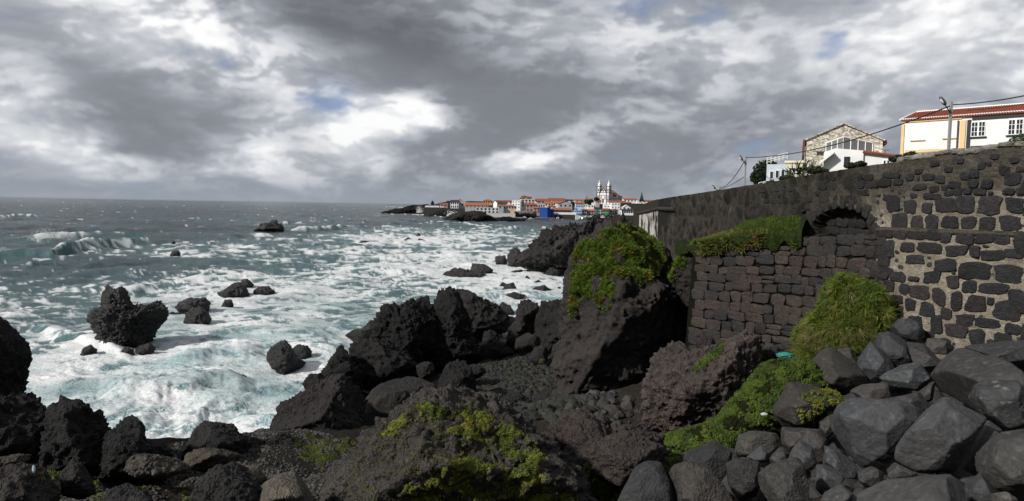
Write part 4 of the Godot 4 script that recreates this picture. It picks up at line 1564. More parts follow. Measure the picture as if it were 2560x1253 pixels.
func make_stone_house() -> void:
	# gable clad in rubble stone with a glazed veranda, seen from below
	var d := 84.0
	var m := d / F
	var c := at(2102, 440, d)
	var h := thing("house", "two-storey gable house clad in pale rubble stone with glazed veranda", "house", c, -0.40)
	var P := func(x: float, y: float) -> Vector2: return Vector2((x - 2102.0) * m, (440.0 - y) * m)
	var g := G.new()
	g.prism([P.call(2021, 470), P.call(2196, 470), P.call(2190, 352), P.call(2104, 312), P.call(2021, 349)], -9.0, 0.0)
	put("stone_gable", g.mesh(), M.cladding, h)
	g = G.new()
	var a: Vector2 = P.call(2017, 348)
	var b: Vector2 = P.call(2104, 309)
	var e: Vector2 = P.call(2195, 353)
	slab(g, Vector3(a.x, a.y, 0.25), Vector3(a.x, a.y, -9.2), Vector3(b.x, b.y, -9.2), Vector3(b.x, b.y, 0.25), 0.14)
	slab(g, Vector3(b.x, b.y, 0.25), Vector3(b.x, b.y, -9.2), Vector3(e.x, e.y, -9.2), Vector3(e.x, e.y, 0.25), 0.14)
	put("roof", g.mesh(), M.cladding, h)
	g = G.new()
	g.box(Vector3(a.x - 0.1, a.y - 1.0, -4.4), Vector3(0.25, 2.0, 8.4))
	put("red_fascia", g.mesh(), M.roof_brown, h)
	g = G.new()
	g.box(Vector3(e.x + 0.1, e.y - 0.25, -4.4), Vector3(0.3, 0.5, 8.4))
	put("red_fascia", g.mesh(), M.roof_brown, h)
	g = G.new()
	g.box(Vector3(P.call(2055, 383).x, P.call(2055, 383).y, 0.02), Vector3(0.95, 0.45, 0.06))
	put("small_window", g.mesh(), M.dark, h)
	# veranda: seven panes between white posts, its front corner at column 2102
	var ver := Node3D.new()
	ver.name = "veranda"
	h.add_child(ver)
	var top: Array = [P.call(2066, 358), P.call(2102, 348), P.call(2169, 360)]
	var bot: Array = [P.call(2066, 378), P.call(2102, 376), P.call(2169, 380)]
	var zc := [0.1, 2.2, 0.1]
	for s in 2:
		var cnt := 3 if s == 0 else 4
		for i in cnt + 1:
			var t := float(i) / cnt
			var pt := Vector3(lerpf(top[s].x, top[s + 1].x, t), lerpf(top[s].y, top[s + 1].y, t), lerpf(zc[s], zc[s + 1], t))
			var pb := Vector3(pt.x, lerpf(bot[s].y, bot[s + 1].y, t) - 0.4, pt.z)
			g = G.new()
			g.tube([pb, pt], 0.06, 0.06, 6)
			put("post", g.mesh(), M.frame_white, ver)
			if i < cnt:
				var t2 := float(i + 1) / cnt
				var qt := Vector3(lerpf(top[s].x, top[s + 1].x, t2), lerpf(top[s].y, top[s + 1].y, t2), lerpf(zc[s], zc[s + 1], t2))
				g = G.new()
				g.quad(pb, pt, qt, Vector3(qt.x, lerpf(bot[s].y, bot[s + 1].y, t2) - 0.4, qt.z))
				put("pane", g.mesh(), M.window_grey, ver)
		g = G.new()
		g.tube([Vector3(top[s].x, top[s].y, zc[s]), Vector3(top[s + 1].x, top[s + 1].y, zc[s + 1])], 0.08, 0.08, 6)
		put("head_rail", g.mesh(), M.frame_white, ver)
	# white block in front with a stair
	var w := thing("house", "low white house with outside stair and a red tiled side wing", "house", at(2120, 440, 79.0), -0.42)
	m = 79.0 / F
	var Q := func(x: float, y: float) -> Vector2: return Vector2((x - 2120.0) * m, (440.0 - y) * m)
	g = G.new()
	g.prism([Q.call(2064, 480), Q.call(2152, 480), Q.call(2152, 378), Q.call(2090, 371), Q.call(2064, 380)], -6.0, 0.0)
	put("wall", g.mesh(), M.white, w)
	g = G.new()
	g.prism([Q.call(2152, 480), Q.call(2240, 480), Q.call(2240, 394), Q.call(2152, 380)], -6.5, -0.3)
	put("side_wing", g.mesh(), M.white, w)
	g = G.new()
	var r0: Vector2 = Q.call(2150, 380)
	var r1: Vector2 = Q.call(2243, 394)
	slab(g, Vector3(r0.x, r0.y - 0.05, 0.1), Vector3(r0.x, r0.y + 0.35, -3.0), Vector3(r1.x, r1.y + 0.25, -3.0), Vector3(r1.x, r1.y - 0.05, 0.1), 0.1)
	var roof := put("roof", g.mesh(), M.roof_red, w)
	for i in 24:
		var t := (i + 0.5) / 24.0
		g = G.new()
		g.tube([Vector3(lerpf(r0.x, r1.x, t), lerpf(r0.y, r1.y, t) - 0.03, 0.12), Vector3(lerpf(r0.x, r1.x, t), lerpf(r0.y + 0.37, r1.y + 0.27, t), -3.0)], 0.09, 0.09, 6)
		put("roof_tile", g.mesh(), M.roof_red if i % 3 else M.tile_red, roof)
	var stair := Node3D.new()
	stair.name = "stair"
	w.add_child(stair)
	for i in 9:
		var q: Vector2 = Vector2(Q.call(2057, 406)).lerp(Q.call(2084, 383), i / 8.0)
		g = G.new()
		g.box(Vector3(q.x, q.y, 0.55), Vector3(0.34, 0.06, 1.0))
		put("step", g.mesh(), M.concrete, stair)
	for z in [0.04, 1.06]:
		g = G.new()
		var q0: Vector2 = Q.call(2054, 408)
		var q1: Vector2 = Q.call(2086, 380)
		slab(g, Vector3(q0.x, q0.y + 0.1, z), Vector3(q1.x, q1.y + 0.1, z), Vector3(q1.x, q1.y - 0.22, z), Vector3(q0.x, q0.y - 0.22, z), 0.06)
		put("stringer", g.mesh(), M.frame_white, stair)
	window_at(w, Vector3(Q.call(2116, 404).x, Q.call(2116, 404).y, 0.02), 0.62, 1.1, 2, 1, M.dark)
	window_at(w, Vector3(Q.call(2203, 407).x, Q.call(2203, 407).y, -0.28), 0.7, 0.55, 2, 1, M.frame_white)
	# cream terrace house and pale blue house with a roof railing
	var y := thing("house", "cream flat-roofed house beside the stone gable", "house", at(1985, 440, 86.0), -0.4)
	m = 86.0 / F
	g = G.new()
	g.box(Vector3(0, -0.05, -3.0), Vector3(46 * m, 78 * m, 6.0)); put("wall", g.mesh(), M.cream, y)
	g = G.new()
	g.box(Vector3(0, 33 * m, -2.95), Vector3(47 * m, 0.12, 6.2)); put("moulding", g.mesh(), M.pale_grey, y)
	window_at(y, Vector3(-4 * m, 14 * m, 0.02), 0.9, 0.7, 2, 1, M.frame_white)
	window_at(y, Vector3(12 * m, 15 * m, 0.02), 0.8, 0.7, 2, 1, M.frame_white)
	var bl := thing("house", "pale blue flat-roofed house with white railing on its roof", "house", at(1941, 440, 82.0), -0.36)
	m = 82.0 / F
	g = G.new()
	g.box(Vector3(0, -0.4, -2.6), Vector3(46 * m, 74 * m, 5.2)); put("wall", g.mesh(), M.pale_blue, bl)
	for i in 3: window_at(bl, Vector3((-11 + i * 13) * m, (2 + i * 2) * m, 0.02), 0.48, 1.0, 1, 1, M.frame_white)
	railing(bl, [Vector3(-23 * m, 29 * m, 0), Vector3(23 * m, 42 * m, 0)], 16 * m, 6)
	railing(bl, [Vector3(-40 * m, -27 * m, 0.6), Vector3(-20 * m, -22 * m, 0.6)], 10 * m, 3)

func railing(parent: Node, line: Array, high: float, posts: int) -> void:
	var g := G.new()
	for i in posts:
		var p: Vector3 = line[0].lerp(line[1], float(i) / (posts - 1))
		g.box(p + Vector3(0, high / 2, 0), Vector3(0.07, high, 0.07))
	var r := put("railing", g.mesh(), M.frame_white, parent)
	for k in 3:
		var b := G.new()
		var o := Vector3(0, high * (k + 1) / 3.0 - 0.03, 0.04)
		b.tube([line[0] + o, line[1] + o], 0.035, 0.035, 6)
		put("rail", b.mesh(), M.frame_white, r)

func lamp_post(label: String, x: float, yb: float, yt: float, d: float, head: Vector2, s: float) -> void:
	var top := at(x, yt, d)
	var o := thing("street_lamp", label, "street lamp", Vector3(top.x, hill_y(x, d), top.z), 0, "street lamps along the sea wall")
	var hgt := top.y - o.position.y
	var g := G.new()
	g.box(Vector3(0, hgt / 2 - 1.0, 0), Vector3(0.2 * s, hgt + 2.0, 0.2 * s))
	put("pole", g.mesh(), M.concrete, o)
	var hd := at(head.x, head.y, d) - o.position
	hd.z += 0.4
	g = G.new()
	var a := Vector3(-0.1 * s, hgt - 1.35 * s, 0.05)
	g.tube([a, a + Vector3(-0.02, 0.35, 0.02) * s, a.lerp(hd, 0.45) + Vector3(0, 0.42, 0) * s * 0.5, hd + (a - hd).normalized() * 0.45 * s + Vector3(0, 0.05, 0)], 0.05 * s, 0.045 * s, 8)
	put("arm", g.mesh(), M.steel, o)
	var b := ico(3)
	var v := PackedVector3Array()
	var c := PackedColorArray()
	for p in b[0]:
		var q: Vector3 = p * Vector3(0.48, 0.17, 0.2) * s
		q *= 1.0 + 0.25 * signf(-p.x) * p.x * p.x
		v.push_back(q)
		c.push_back(Color.WHITE)
	var lamp := put("lamp_head", smooth_mesh(v, b[1], c), M.steel, o)
	lamp.position = hd
	var t := (a - hd).normalized()
	lamp.rotation.z = atan2(t.y, t.x)
	v = PackedVector3Array()
	for p in b[0]: v.push_back(p * Vector3(0.26, 0.06, 0.14) * s)
	var lens := put("lens", smooth_mesh(v, b[1], c), M.frame_white, lamp)
	lens.position = Vector3(-0.12, -0.13, 0.06) * s

func cable(label: String, pts: Array, sag: float, r: float) -> void:
	var line := []
	for s in pts.size() - 1:
		for i in 13:
			var t := i / 12.0
			if s > 0 and i == 0: continue
			line.append(pts[s].lerp(pts[s + 1], t) - Vector3(0, sag * 4.0 * t * (1 - t), 0))
	var g := G.new()
	g.tube(line, r, r, 6)
	tag(put("overhead_cable", g.mesh(), M.dark), label, "cable", "overhead cables above the sea wall")

# shrub or tree crown: leaf pieces through the volume of several lobes
func leafy(called: String, label: String, cat: String, base: Vector3, lobes: Array, count: int, leaf: float, cols: Array, trunk := 0.0, blades := false, group := "") -> void:
	var o := thing(called, label, cat, base, 0, group)
	var rr := RandomNumberGenerator.new()
	rr.seed = count + int(base.x * 10)
	var g := G.new()
	if blades:
		for i in 5:
			var a := TAU * i / 5.0
			g.quad(Vector3(-0.05, 0, 0), Vector3(-0.03, 0.6, 0.05), Vector3(0.03, 0.6, 0.05), Vector3(0.05, 0, 0))
			g.quad(Vector3(-0.03, 0.6, 0.05), Vector3(0, 1, 0.25), Vector3(0, 1, 0.25), Vector3(0.03, 0.6, 0.05))
	else:
		for i in 5:
			var a := TAU * i / 5.0 + 0.4
			var q := Vector3(cos(a), 0.3 * sin(a * 3), sin(a)) * 0.55
			var s := Vector3(-sin(a), 0.35, cos(a)) * 0.3
			g.quad(q * 0.1, q * 0.6 + s, q * 1.3, q * 0.6 - s)
	var mm := MultiMesh.new()
	mm.transform_format = MultiMesh.TRANSFORM_3D
	mm.use_colors = true
	mm.mesh = g.mesh()
	mm.instance_count = count
	for i in count:
		var l: Array = lobes[rr.randi() % lobes.size()]
		var d := Vector3(rr.randfn(), rr.randfn(), rr.randfn()).normalized() 
		var p: Vector3 = l[0] + d * l[1] * pow(rr.randf(), 0.45) * Vector3(1, l[2], 1)
		var b := Basis.from_euler(Vector3(rr.randf() * TAU, rr.randf() * TAU, rr.randf() * TAU))
		if blades:
			var y := (d + Vector3(0, 0.8, 0)).normalized()
			var x := y.cross(Vector3(0.3, 0.2, 1)).normalized()
			b = Basis(x, y, x.cross(y))
			p = l[0] + d * 0.08
		mm.set_instance_transform(i, Transform3D(b.scaled_local(Vector3.ONE * leaf * rr.randf_range(0.6, 1.3)), p))
		var t := clampf(0.5 + n_mid.get_noise_3dv(p * 1.4 / maxf(l[1], 0.3)) + rr.randf_range(-0.3, 0.3), 0, 1)
		mm.set_instance_color(i, cols[0].lerp(cols[1], t))
	var node := MultiMeshInstance3D.new()
	node.multimesh = mm
	node.material_override = M.leaf
	node.name = "crown" if trunk > 0.0 else "foliage"
	o.add_child(node)
	tag(node, "", "", "", "stuff")
	g = G.new()
	g.tint = Color(0.06, 0.045, 0.03)
	for l in lobes:
		g.tube([Vector3(l[0].x * 0.2, -0.6, l[0].z * 0.2), Vector3(l[0].x * 0.5, l[0].y * 0.5, l[0].z * 0.5), l[0]], maxf(trunk, 0.03), 0.02, 6)
	put("trunk" if trunk > 0.0 else "stem", g.mesh(), M.earth, o)

# ---------- the town across the bay ----------
func H(label: String, kind: String, x0: float, x1: float, yr: float, ye: float, yb: float, d: float, wall: String, roof: String, o := {}) -> void:
	d += 36.0
	var m := d / F
	var cx := (x0 + x1) * 0.5
	var base := at(cx, yb, d)
	var w := (x1 - x0) * m
	var eave := (yb - ye) * m
	var ridge := (yb - yr) * m
	var dp: float = o.get("deep", clampf(w * 0.75, 5.0, 9.0))
	var yaw: float = o.get("yaw", 0.0)
	var t := thing("house" if not o.has("name") else o.name, label, o.get("cat", "house"), base, atan2(-base.x, -base.z + 0.0) * 0.0 + yaw, "houses of the town across the bay")
	if yaw != 0.0:
		var cs := cos(yaw)
		w = maxf(w - dp * absf(sin(yaw)), w * 0.45) / cs
	var g := G.new()
	var fz := dp * 0.5
	var bury := -4.0
	if kind == "gable":
		g.prism([Vector2(-w / 2, bury), Vector2(w / 2, bury), Vector2(w / 2, eave), Vector2(0, ridge - 0.1), Vector2(-w / 2, eave)], -fz, fz)
	else:
		g.box(Vector3(0, (eave + bury) / 2, 0), Vector3(w, eave - bury, dp))
		if kind == "eave":
			for s in [-1, 1]:
				var a := Vector3(s * w / 2, eave, fz)
				var b := Vector3(s * w / 2, eave, -fz)
				var c := Vector3(s * w / 2, ridge - 0.1, 0)
				if s > 0: g.tri(a, c, b)
				else: g.tri(a, b, c)
	put("wall", g.mesh(), M[wall], t)
	g = G.new()
	var oh := 0.35
	if kind == "eave":
		var dz := oh
		var dy := (ridge - eave) / fz * dz
		slab(g, Vector3(-w / 2 - oh, eave - dy, fz + dz), Vector3(-w / 2 - oh, ridge, 0), Vector3(w / 2 + oh, ridge, 0), Vector3(w / 2 + oh, eave - dy, fz + dz), 0.2)
		slab(g, Vector3(-w / 2 - oh, ridge, 0), Vector3(-w / 2 - oh, eave - dy, -fz - dz), Vector3(w / 2 + oh, eave - dy, -fz - dz), Vector3(w / 2 + oh, ridge, 0), 0.2)
	elif kind == "gable":
		var dx := oh
		var dy := (ridge - eave) / (w / 2) * dx
		slab(g, Vector3(-w / 2 - dx, eave - dy, fz + oh), Vector3(-w / 2 - dx, eave - dy, -fz - oh), Vector3(0, ridge, -fz - oh), Vector3(0, ridge, fz + oh), 0.2)
		slab(g, Vector3(0, ridge, fz + oh), Vector3(0, ridge, -fz - oh), Vector3(w / 2 + dx, eave - dy, -fz - oh), Vector3(w / 2 + dx, eave - dy, fz + oh), 0.2)
	elif kind == "hip":
		var rx := maxf(w / 2 - fz, 0.0)
		var A := Vector3(-w / 2 - oh, eave, fz + oh)
		var B := Vector3(w / 2 + oh, eave, fz + oh)
		var C := Vector3(w / 2 + oh, eave, -fz - oh)
		var D := Vector3(-w / 2 - oh, eave, -fz - oh)
		var E := Vector3(-rx, ridge, 0)
		var FF := Vector3(rx + 0.01, ridge, 0)
		g.quad(A, E, FF, B); g.quad(C, FF, E, D); g.tri(D, E, A); g.tri(B, FF, C); g.quad(A, B, C, D)
	else:
		g.box(Vector3(0, eave + 0.12, 0), Vector3(w + 0.2, 0.24, dp + 0.2))
	put("roof", g.mesh(), M[roof], t)
	if o.get("chimney", false):
		g = G.new()
		g.box(Vector3(w * 0.25, ridge + 0.2, -0.4), Vector3(0.7, 1.6, 0.7))
		put("chimney", g.mesh(), M.white, t)
	var storeys: int = o.get("rows", maxi(1, int(eave / 2.7)))
	var nwin: int = o.get("cols", maxi(1, int(w / 2.6)))
	if storeys > 0 and nwin > 0:
		var ww: float = o.get("ww", 0.95)
		var wh: float = o.get("wh", 1.3)
		var box := BoxMesh.new()
		box.size = Vector3(ww, minf(wh, eave / storeys * 0.62), 0.12)
		for r in storeys:
			for c in nwin:
				var q := put("window", box, M[o.get("win", "glass")], t)
				q.position = Vector3(-w / 2 + w * (c + 0.5) / nwin, eave * (r + 0.55) / storeys, fz + 0.02)

func make_town() -> void:
	# land the town stands on
	var v := PackedVector3Array()
	var c := PackedColorArray()
	for j in 40:
		for i in 90:
			var x := lerpf(1010.0, 1760.0, i / 89.0)
			var front := lerpf(520.0, 448.0, smoothstep(1080.0, 1230.0, x))
			var d := front + 330.0 * pow(j / 39.0, 1.5)
			var r := dirp(x, 520.0)
			var h := 1.2 + 10.5 * smoothstep(front - 4.0, front + 120.0, d) * smoothstep(1010.0, 1130.0, x)
			if j == 0: h = -3.0
			var p := Vector3(r.x / -r.z * d, h, -d)
			p.y += n_mid.get_noise_3dv(p * 0.03) * 0.6
			v.push_back(p)
			c.push_back(Color(0.045, 0.05, 0.028).lerp(Color(0.055, 0.05, 0.045), clampf(0.5 + n_mid.get_noise_3dv(p * 0.02) * 1.5, 0, 1)))
	tag(put("town_ground", grid_mesh(v, c, 90, 40, true), M.far_ground), "low green and grey land under the town across the bay", "ground", "", "structure")
	# back rows first
	H("dark pointed chapel on the point", "gable", 1076, 1086, 501.5, 507, 518, 470, "dark_stone", "dark_stone", {"name": "chapel", "cat": "chapel", "rows": 0, "yaw": 0.2})
	H("long white garden wall on the point", "flat", 1063, 1098, 515, 515.2, 518.5, 462, "white", "white", {"name": "garden_wall", "cat": "wall", "rows": 0, "deep": 1.0})
	H("small white cottage with red roof at the edge of the point", "eave", 1101, 1110, 509, 512.5, 518, 468, "white", "roof_red", {})
	H("small pinkish cottage with white upper windows next to the point", "eave", 1109, 1119, 508, 512, 518, 466, "pink", "roof_red", {})
	H("dark grey tall house left of the white block with tall windows", "flat", 1117, 1130, 502.5, 503, 521, 478, "dark_stone", "roof_dark", {"rows": 2, "cols": 2})
	H("orange pyramid roofed house rising behind the white block", "hip", 1141, 1157, 496.5, 504, 515, 500, "white", "roof_orange", {"rows": 0})
	H("white two-storey block with eight tall dark windows and dark roof", "eave", 1127, 1147, 500, 505, 521.2, 462, "white", "roof_dark", {"rows": 2, "cols": 4, "ww": 0.8, "wh": 2.6, "deep": 8.0})
	H("plain grey annex joined to the white block", "flat", 1147, 1166, 503, 503.5, 521, 463, "grey_wall", "grey_wall", {"rows": 1, "cols": 1, "ww": 1.6})
	H("orange and cream house on the skyline with tiled hip roof", "hip", 1208, 1231, 498.2, 502.3, 509, 490, "orange_wall", "roof_orange", {"rows": 1, "cols": 4})
	H("small white house with red roof behind the brown roofed house", "eave", 1263, 1281, 500.8, 503.9, 512, 480, "white", "roof_red", {"rows": 1, "cols": 2})
	H("white house with gable end and long brown roof", "eave", 1233, 1267, 501.2, 506.6, 514.5, 462, "white", "roof_brown", {"yaw": 0.45, "rows": 1, "cols": 6, "deep": 7.0})
	H("yellow gable house highest on the skyline with dark red roof", "gable", 1299, 1319, 489, 496.6, 501, 520, "yellow", "roof_brown", {"rows": 1, "cols": 2, "yaw": 0.25, "deep": 9.0})
	H("dark red roofed wing beside the yellow gable", "eave", 1315, 1328, 491, 496.5, 500.5, 528, "yellow", "roof_brown", {"rows": 1, "cols": 2, "chimney": true})
	H("long house with rust red roof on the skyline right of the yellow gable", "eave", 1327, 1345, 497.5, 501.5, 507, 500, "white", "roof_red", {"rows": 1})
	H("pinkish row house with wide red roof on the skyline", "eave", 1342, 1372, 496.8, 502.2, 509, 500, "pink", "roof_red", {"rows": 1})
	H("wide white house with brown red roof at the top middle of town", "eave", 1371, 1411, 495.2, 500.0, 505, 520, "white", "roof_red", {"rows": 1, "cols": 6})
	H("low white house with red roof on the skyline left of the star-shaped tree", "eave", 1412, 1432, 498.6, 501.5, 507, 515, "white", "roof_dark", {"rows": 1})
	H("white house with tile roof above the blue trimmed house", "eave", 1437, 1458, 497.6, 501.4, 506.5, 505, "white", "roof_orange", {"rows": 1})
	H("red roofed house under the star-shaped tree", "eave", 1465, 1481, 495.6, 499.6, 505, 520, "pink", "roof_orange", {"rows": 1})
	H("small white gable left below the church front", "gable", 1480, 1491, 498.8, 503, 507, 500, "white", "white", {"rows": 0})
	H("red roofed low house before the church front", "eave", 1489, 1502, 499.6, 503.4, 508.5, 490, "grey_wall", "roof_red", {"rows": 1})
	H("white villa with orange roof right of the church", "eave", 1557, 1590, 495.6, 499, 506.5, 545, "white", "roof_orange", {"rows": 1, "cols": 4})
	H("low white flat house left of the tall pine", "flat", 1591, 1606, 501.5, 502, 507, 530, "white", "white", {"rows": 1})
	H("long low white house with red roof right of the tall pine", "eave", 1605, 1632, 500, 503, 508, 540, "white", "roof_red", {"rows": 1})
	H("white house half hidden at the end of the sea wall", "eave", 1630, 1650, 502, 505, 510, 535, "white", "roof_red", {"rows": 1})
	# middle rows
	H("long low grey store with orange tile roof", "eave", 1164, 1221, 506.4, 513.4, 522, 446, "grey_wall", "roof_orange", {"rows": 1, "cols": 6, "ww": 0.7, "wh": 0.7, "deep": 9.0})
	H("grey cottage with small orange roof behind the harbour block", "hip", 1242, 1259, 511, 514.6, 523, 440, "grey_wall", "roof_orange", {"rows": 1})
	H("veranda house with wide orange hip roof", "hip", 1258, 1291, 511.8, 516, 523, 444, "pale_grey", "roof_orange", {"rows": 1, "cols": 5, "ww": 1.2})
	H("big white three-storey flat-roofed house in the middle of town", "flat", 1280, 1304, 501.5, 502, 522, 456, "white", "white", {"rows": 3, "cols": 3, "ww": 0.7, "wh": 0.7, "yaw": -0.2})
	H("pale grey three-storey house below the yellow gable", "flat", 1303, 1336, 498.6, 499.4, 517, 462, "pale_grey", "white", {"rows": 3, "cols": 4, "ww": 1.4})
	H("pink brown house with orange roof beside the rubble slope", "eave", 1315, 1340, 508.2, 512.2, 529, 430, "pink", "roof_red", {"rows": 2, "cols": 3})
	H("lower pink house left of the blue building", "eave", 1334, 1349, 517.2, 520, 532, 424, "pink", "roof_orange", {"rows": 2, "cols": 2})
	H("grey flat-roofed house behind the blue building", "flat", 1339, 1362, 510, 510.5, 520, 442, "pale_grey", "pale_grey", {"rows": 1, "cols": 4})
	H("white house with orange roof above the blue building", "eave", 1361, 1384, 503.6, 509.2, 517, 455, "white", "roof_orange", {"rows": 1, "cols": 3})
	H("white house with red tiles right above the harbour pavilion", "eave", 1380, 1410, 501.5, 507.2, 515, 465, "white", "roof_orange", {"rows": 1, "cols": 3})
	H("small orange roofed outbuilding just above the blue building", "hip", 1368, 1390, 512.4, 516.8, 522, 436, "white", "roof_red", {"rows": 1})
	H("wide grey gable house with three upper windows", "gable", 1396, 1429, 502.4, 509, 520.5, 444, "grey_wall", "roof_red", {"rows": 1, "cols": 3, "ww": 1.2})
	H("white and blue house with orange roof on the slope", "eave", 1438, 1457, 504.6, 508, 518.5, 452, "pale_blue", "roof_orange", {"rows": 2, "cols": 3, "win": "blue_wall", "ww": 1.5})
	H("narrow cream house right of the white and blue house", "flat", 1458, 1468.5, 510.5, 511, 518.5, 452, "cream", "cream", {"rows": 1, "cols": 2, "win": "blue_wall"})
	H("low white terrace below the dark round trees", "flat", 1468, 1484, 513.5, 514, 518.5, 450, "white", "white", {"rows": 1, "cols": 2})
	H("long white house with wide red roof below the church", "eave", 1520, 1562, 501.6, 505.6, 513, 486, "white", "roof_red", {"rows": 1, "cols": 5})
	H("white cube house with three small windows below the church", "flat", 1508, 1531, 511, 511.6, 522.5, 452, "white", "white", {"rows": 1, "cols": 3, "ww": 0.9, "wh": 0.6})
	H("taller white house joined to the white cube", "flat", 1527, 1549, 507.4, 508, 522.5, 450, "white", "white", {"rows": 2, "cols": 3, "ww": 0.8, "wh": 0.9})
	H("terraced row of pale houses right of the tall white house", "eave", 1549, 1576, 505, 507.4, 514, 478, "pale_grey", "roof_red", {"rows": 1, "cols": 6})
	H("white gable cottage with two windows and a round attic light", "gable", 1555, 1574.5, 512.6, 518.6, 526, 440, "white", "white", {"rows": 1, "cols": 2, "ww": 1.3})
	H("low white house with dark roof and long window row by the sea", "eave", 1552, 1585, 522.6, 525.6, 535.5, 424, "white", "roof_dark", {"rows": 1, "cols": 6, "ww": 1.2})
	H("blue windowed white annex at the right end of the town", "flat", 1584, 1600, 525, 525.6, 536, 424, "pale_blue", "white", {"rows": 1, "cols": 4, "win": "blue_wall", "ww": 1.5})
	# front row along the harbour
	H("two-storey grey harbour block with paired dark windows", "flat", 1190, 1248, 519.4, 519.8, 533.5, 420, "pale_grey", "pale_grey", {"rows": 2, "cols": 6, "ww": 1.3, "wh": 1.2})
	H("small orange hut before the rubble slope", "flat", 1276, 1286, 523.6, 524.2, 533.5, 412, "orange_wall", "orange_wall", {"rows": 0, "cat": "hut", "name": "hut"})
	H("long harbour pavilion with orange tile roof and window band", "eave", 1380, 1424, 519.6, 524.2, 533, 420, "white", "roof_orange", {"rows": 1, "cols": 6, "ww": 1.9, "deep": 10.0})
	H("white narrow house at the right end of the pavilion", "flat", 1423.5, 1436, 525.6, 526, 537.5, 418, "white", "roof_dark", {"rows": 2, "cols": 4, "ww": 0.7})
	H("pale blue house with deep blue doors on the harbour front", "flat", 1436, 1454, 525.4, 526, 538, 416, "pale_blue", "pale_blue", {"rows": 2, "cols": 3, "win": "blue_wall", "ww": 1.6})
	H("grey two-window house on the harbour front", "eave", 1453.5, 1466, 523.4, 526.6, 538, 418, "grey_wall", "roof_dark", {"rows": 2, "cols": 2})
	H("beige house with rust roof on the harbour front", "eave", 1463, 1490, 523.4, 527.2, 538.5, 420, "pink", "roof_orange", {"rows": 2, "cols": 4})
	H("white house between the teal tower and the green house", "flat", 1494, 1505, 525.4, 526, 538, 420, "pale_grey", "white", {"rows": 2, "cols": 2})
	H("narrow dark teal tower on the harbour front", "flat", 1489, 1495.5, 523.5, 524, 545, 412, "teal_wall", "teal_wall", {"rows": 0, "name": "tower", "cat": "tower"})
	H("bright green house with brown red roof", "eave", 1505, 1527, 521.4, 525.8, 538, 418, "green_wall", "roof_brown", {"rows": 2, "cols": 4, "yaw": -0.45, "ww": 0.6})
	H("grey shuttered house right of the green house", "eave", 1525, 1535, 523, 527, 537.5, 422, "grey_wall", "roof_brown", {"rows": 2, "cols": 2})
	H("tall grey house with white gable coping", "gable", 1533, 1547, 519.6, 523, 536.5, 426, "grey_wall", "white", {"rows": 2, "cols": 3, "yaw": -0.3})
	# blue boat hall
	H("tall royal blue corrugated boat hall with a white spot", "flat", 1348, 1376.5, 519, 519.6, 545.5, 398, "royal_blue", "royal_blue", {"rows": 0, "cat": "hall", "name": "boat_hall", "yaw": -0.5, "deep": 5.0})
	H("low blue shed joined to the boat hall", "flat", 1374, 1384, 523.5, 524, 531, 402, "royal_blue", "royal_blue", {"rows": 0, "cat": "shed", "name": "shed"})
	# walls, quays, slopes
	H("white parapet of the quay below the pavilion", "flat", 1384, 1440, 533, 533.3, 536.3, 407, "white", "white", {"rows": 0, "cat": "wall", "name": "quay_parapet", "deep": 2})
	H("dark open quay hall beneath the white parapet", "flat", 1384, 1446, 536.6, 537, 549.5, 409, "dark_stone", "concrete", {"rows": 0, "cat": "quay", "name": "quay_hall"})
	H("pale grey box store beside the dark quay hall", "flat", 1439, 1449, 538.5, 538.8, 546, 402, "pale_grey", "pale_grey", {"rows": 0, "cat": "store", "name": "store"})
	H("pale concrete slipway sloping to the harbour", "flat", 1217, 1288, 533.6, 534, 540.5, 408, "pale_grey", "pale_grey", {"rows": 0, "cat": "ramp", "name": "slipway", "deep": 9})
	H("low grey quay wall behind the breakwater", "flat", 1232, 1306, 543.4, 543.8, 548.5, 372, "grey_wall", "concrete", {"rows": 0, "cat": "quay", "name": "quay_wall", "deep": 4})
	H("dark quay head block at the harbour mouth", "flat", 1304, 1316, 544, 544.5, 554.5, 360, "dark_stone", "concrete", {"rows": 0, "cat": "quay", "name": "quay_block"})
	H("stone jetty on short piles under the blue hall", "flat", 1340, 1386, 545, 545.6, 550, 396, "dark_stone", "concrete", {"rows": 0, "cat": "jetty", "name": "jetty", "deep": 6})
	H("long dark harbour wall under the houses on the right", "flat", 1444, 1640, 538.5, 539, 553, 402, "dark_stone", "dark_stone", {"rows": 0, "cat": "wall", "name": "harbour_wall", "deep": 3})
	H("dark terrace wall below the church hill", "flat", 1540, 1660, 509.5, 510, 520, 456, "dark_stone", "dark_stone", {"rows": 0, "cat": "wall", "name": "terrace_wall", "deep": 2})
	H("grey sea wall along the point", "flat", 1060, 1116, 518.6, 519, 529, 452, "dark_stone", "concrete", {"rows": 0, "cat": "wall", "name": "point_wall", "deep": 3})
	H("brown garden wall with fence on the point", "flat", 1112, 1180, 521.5, 522, 530, 448, "dark_stone", "dark_stone", {"rows": 0, "cat": "wall", "name": "fence_wall", "deep": 2})
	R("rubble_slope", "pale rubble slope between the orange hut and the pink houses", 452, [1286, 540, 1286, 530, 1300, 527, 1320, 528, 1340, 529, 1340, 541], {"mat": "far_rock", "col": Color(0.3, 0.29, 0.28), "col2": Color(0.16, 0.16, 0.16), "thick": 5.0, "sub": 4, "rid": 0.05, "cat": "slope"})
	# lava points and breakwater
	R("lava_point", "long black lava point with surf breaking round it", 556, [950, 534, 958, 527, 966, 531, 975, 527, 990, 521, 1000, 523, 1012, 519, 1030, 516, 1045, 514, 1062, 512, 1075, 514, 1080, 530, 1070, 537, 1040, 537, 1000, 536, 970, 536], {"mat": "far_rock", "col": Color(0.02, 0.02, 0.021), "thick": 14.0, "sub": 5, "cat": "headland"})
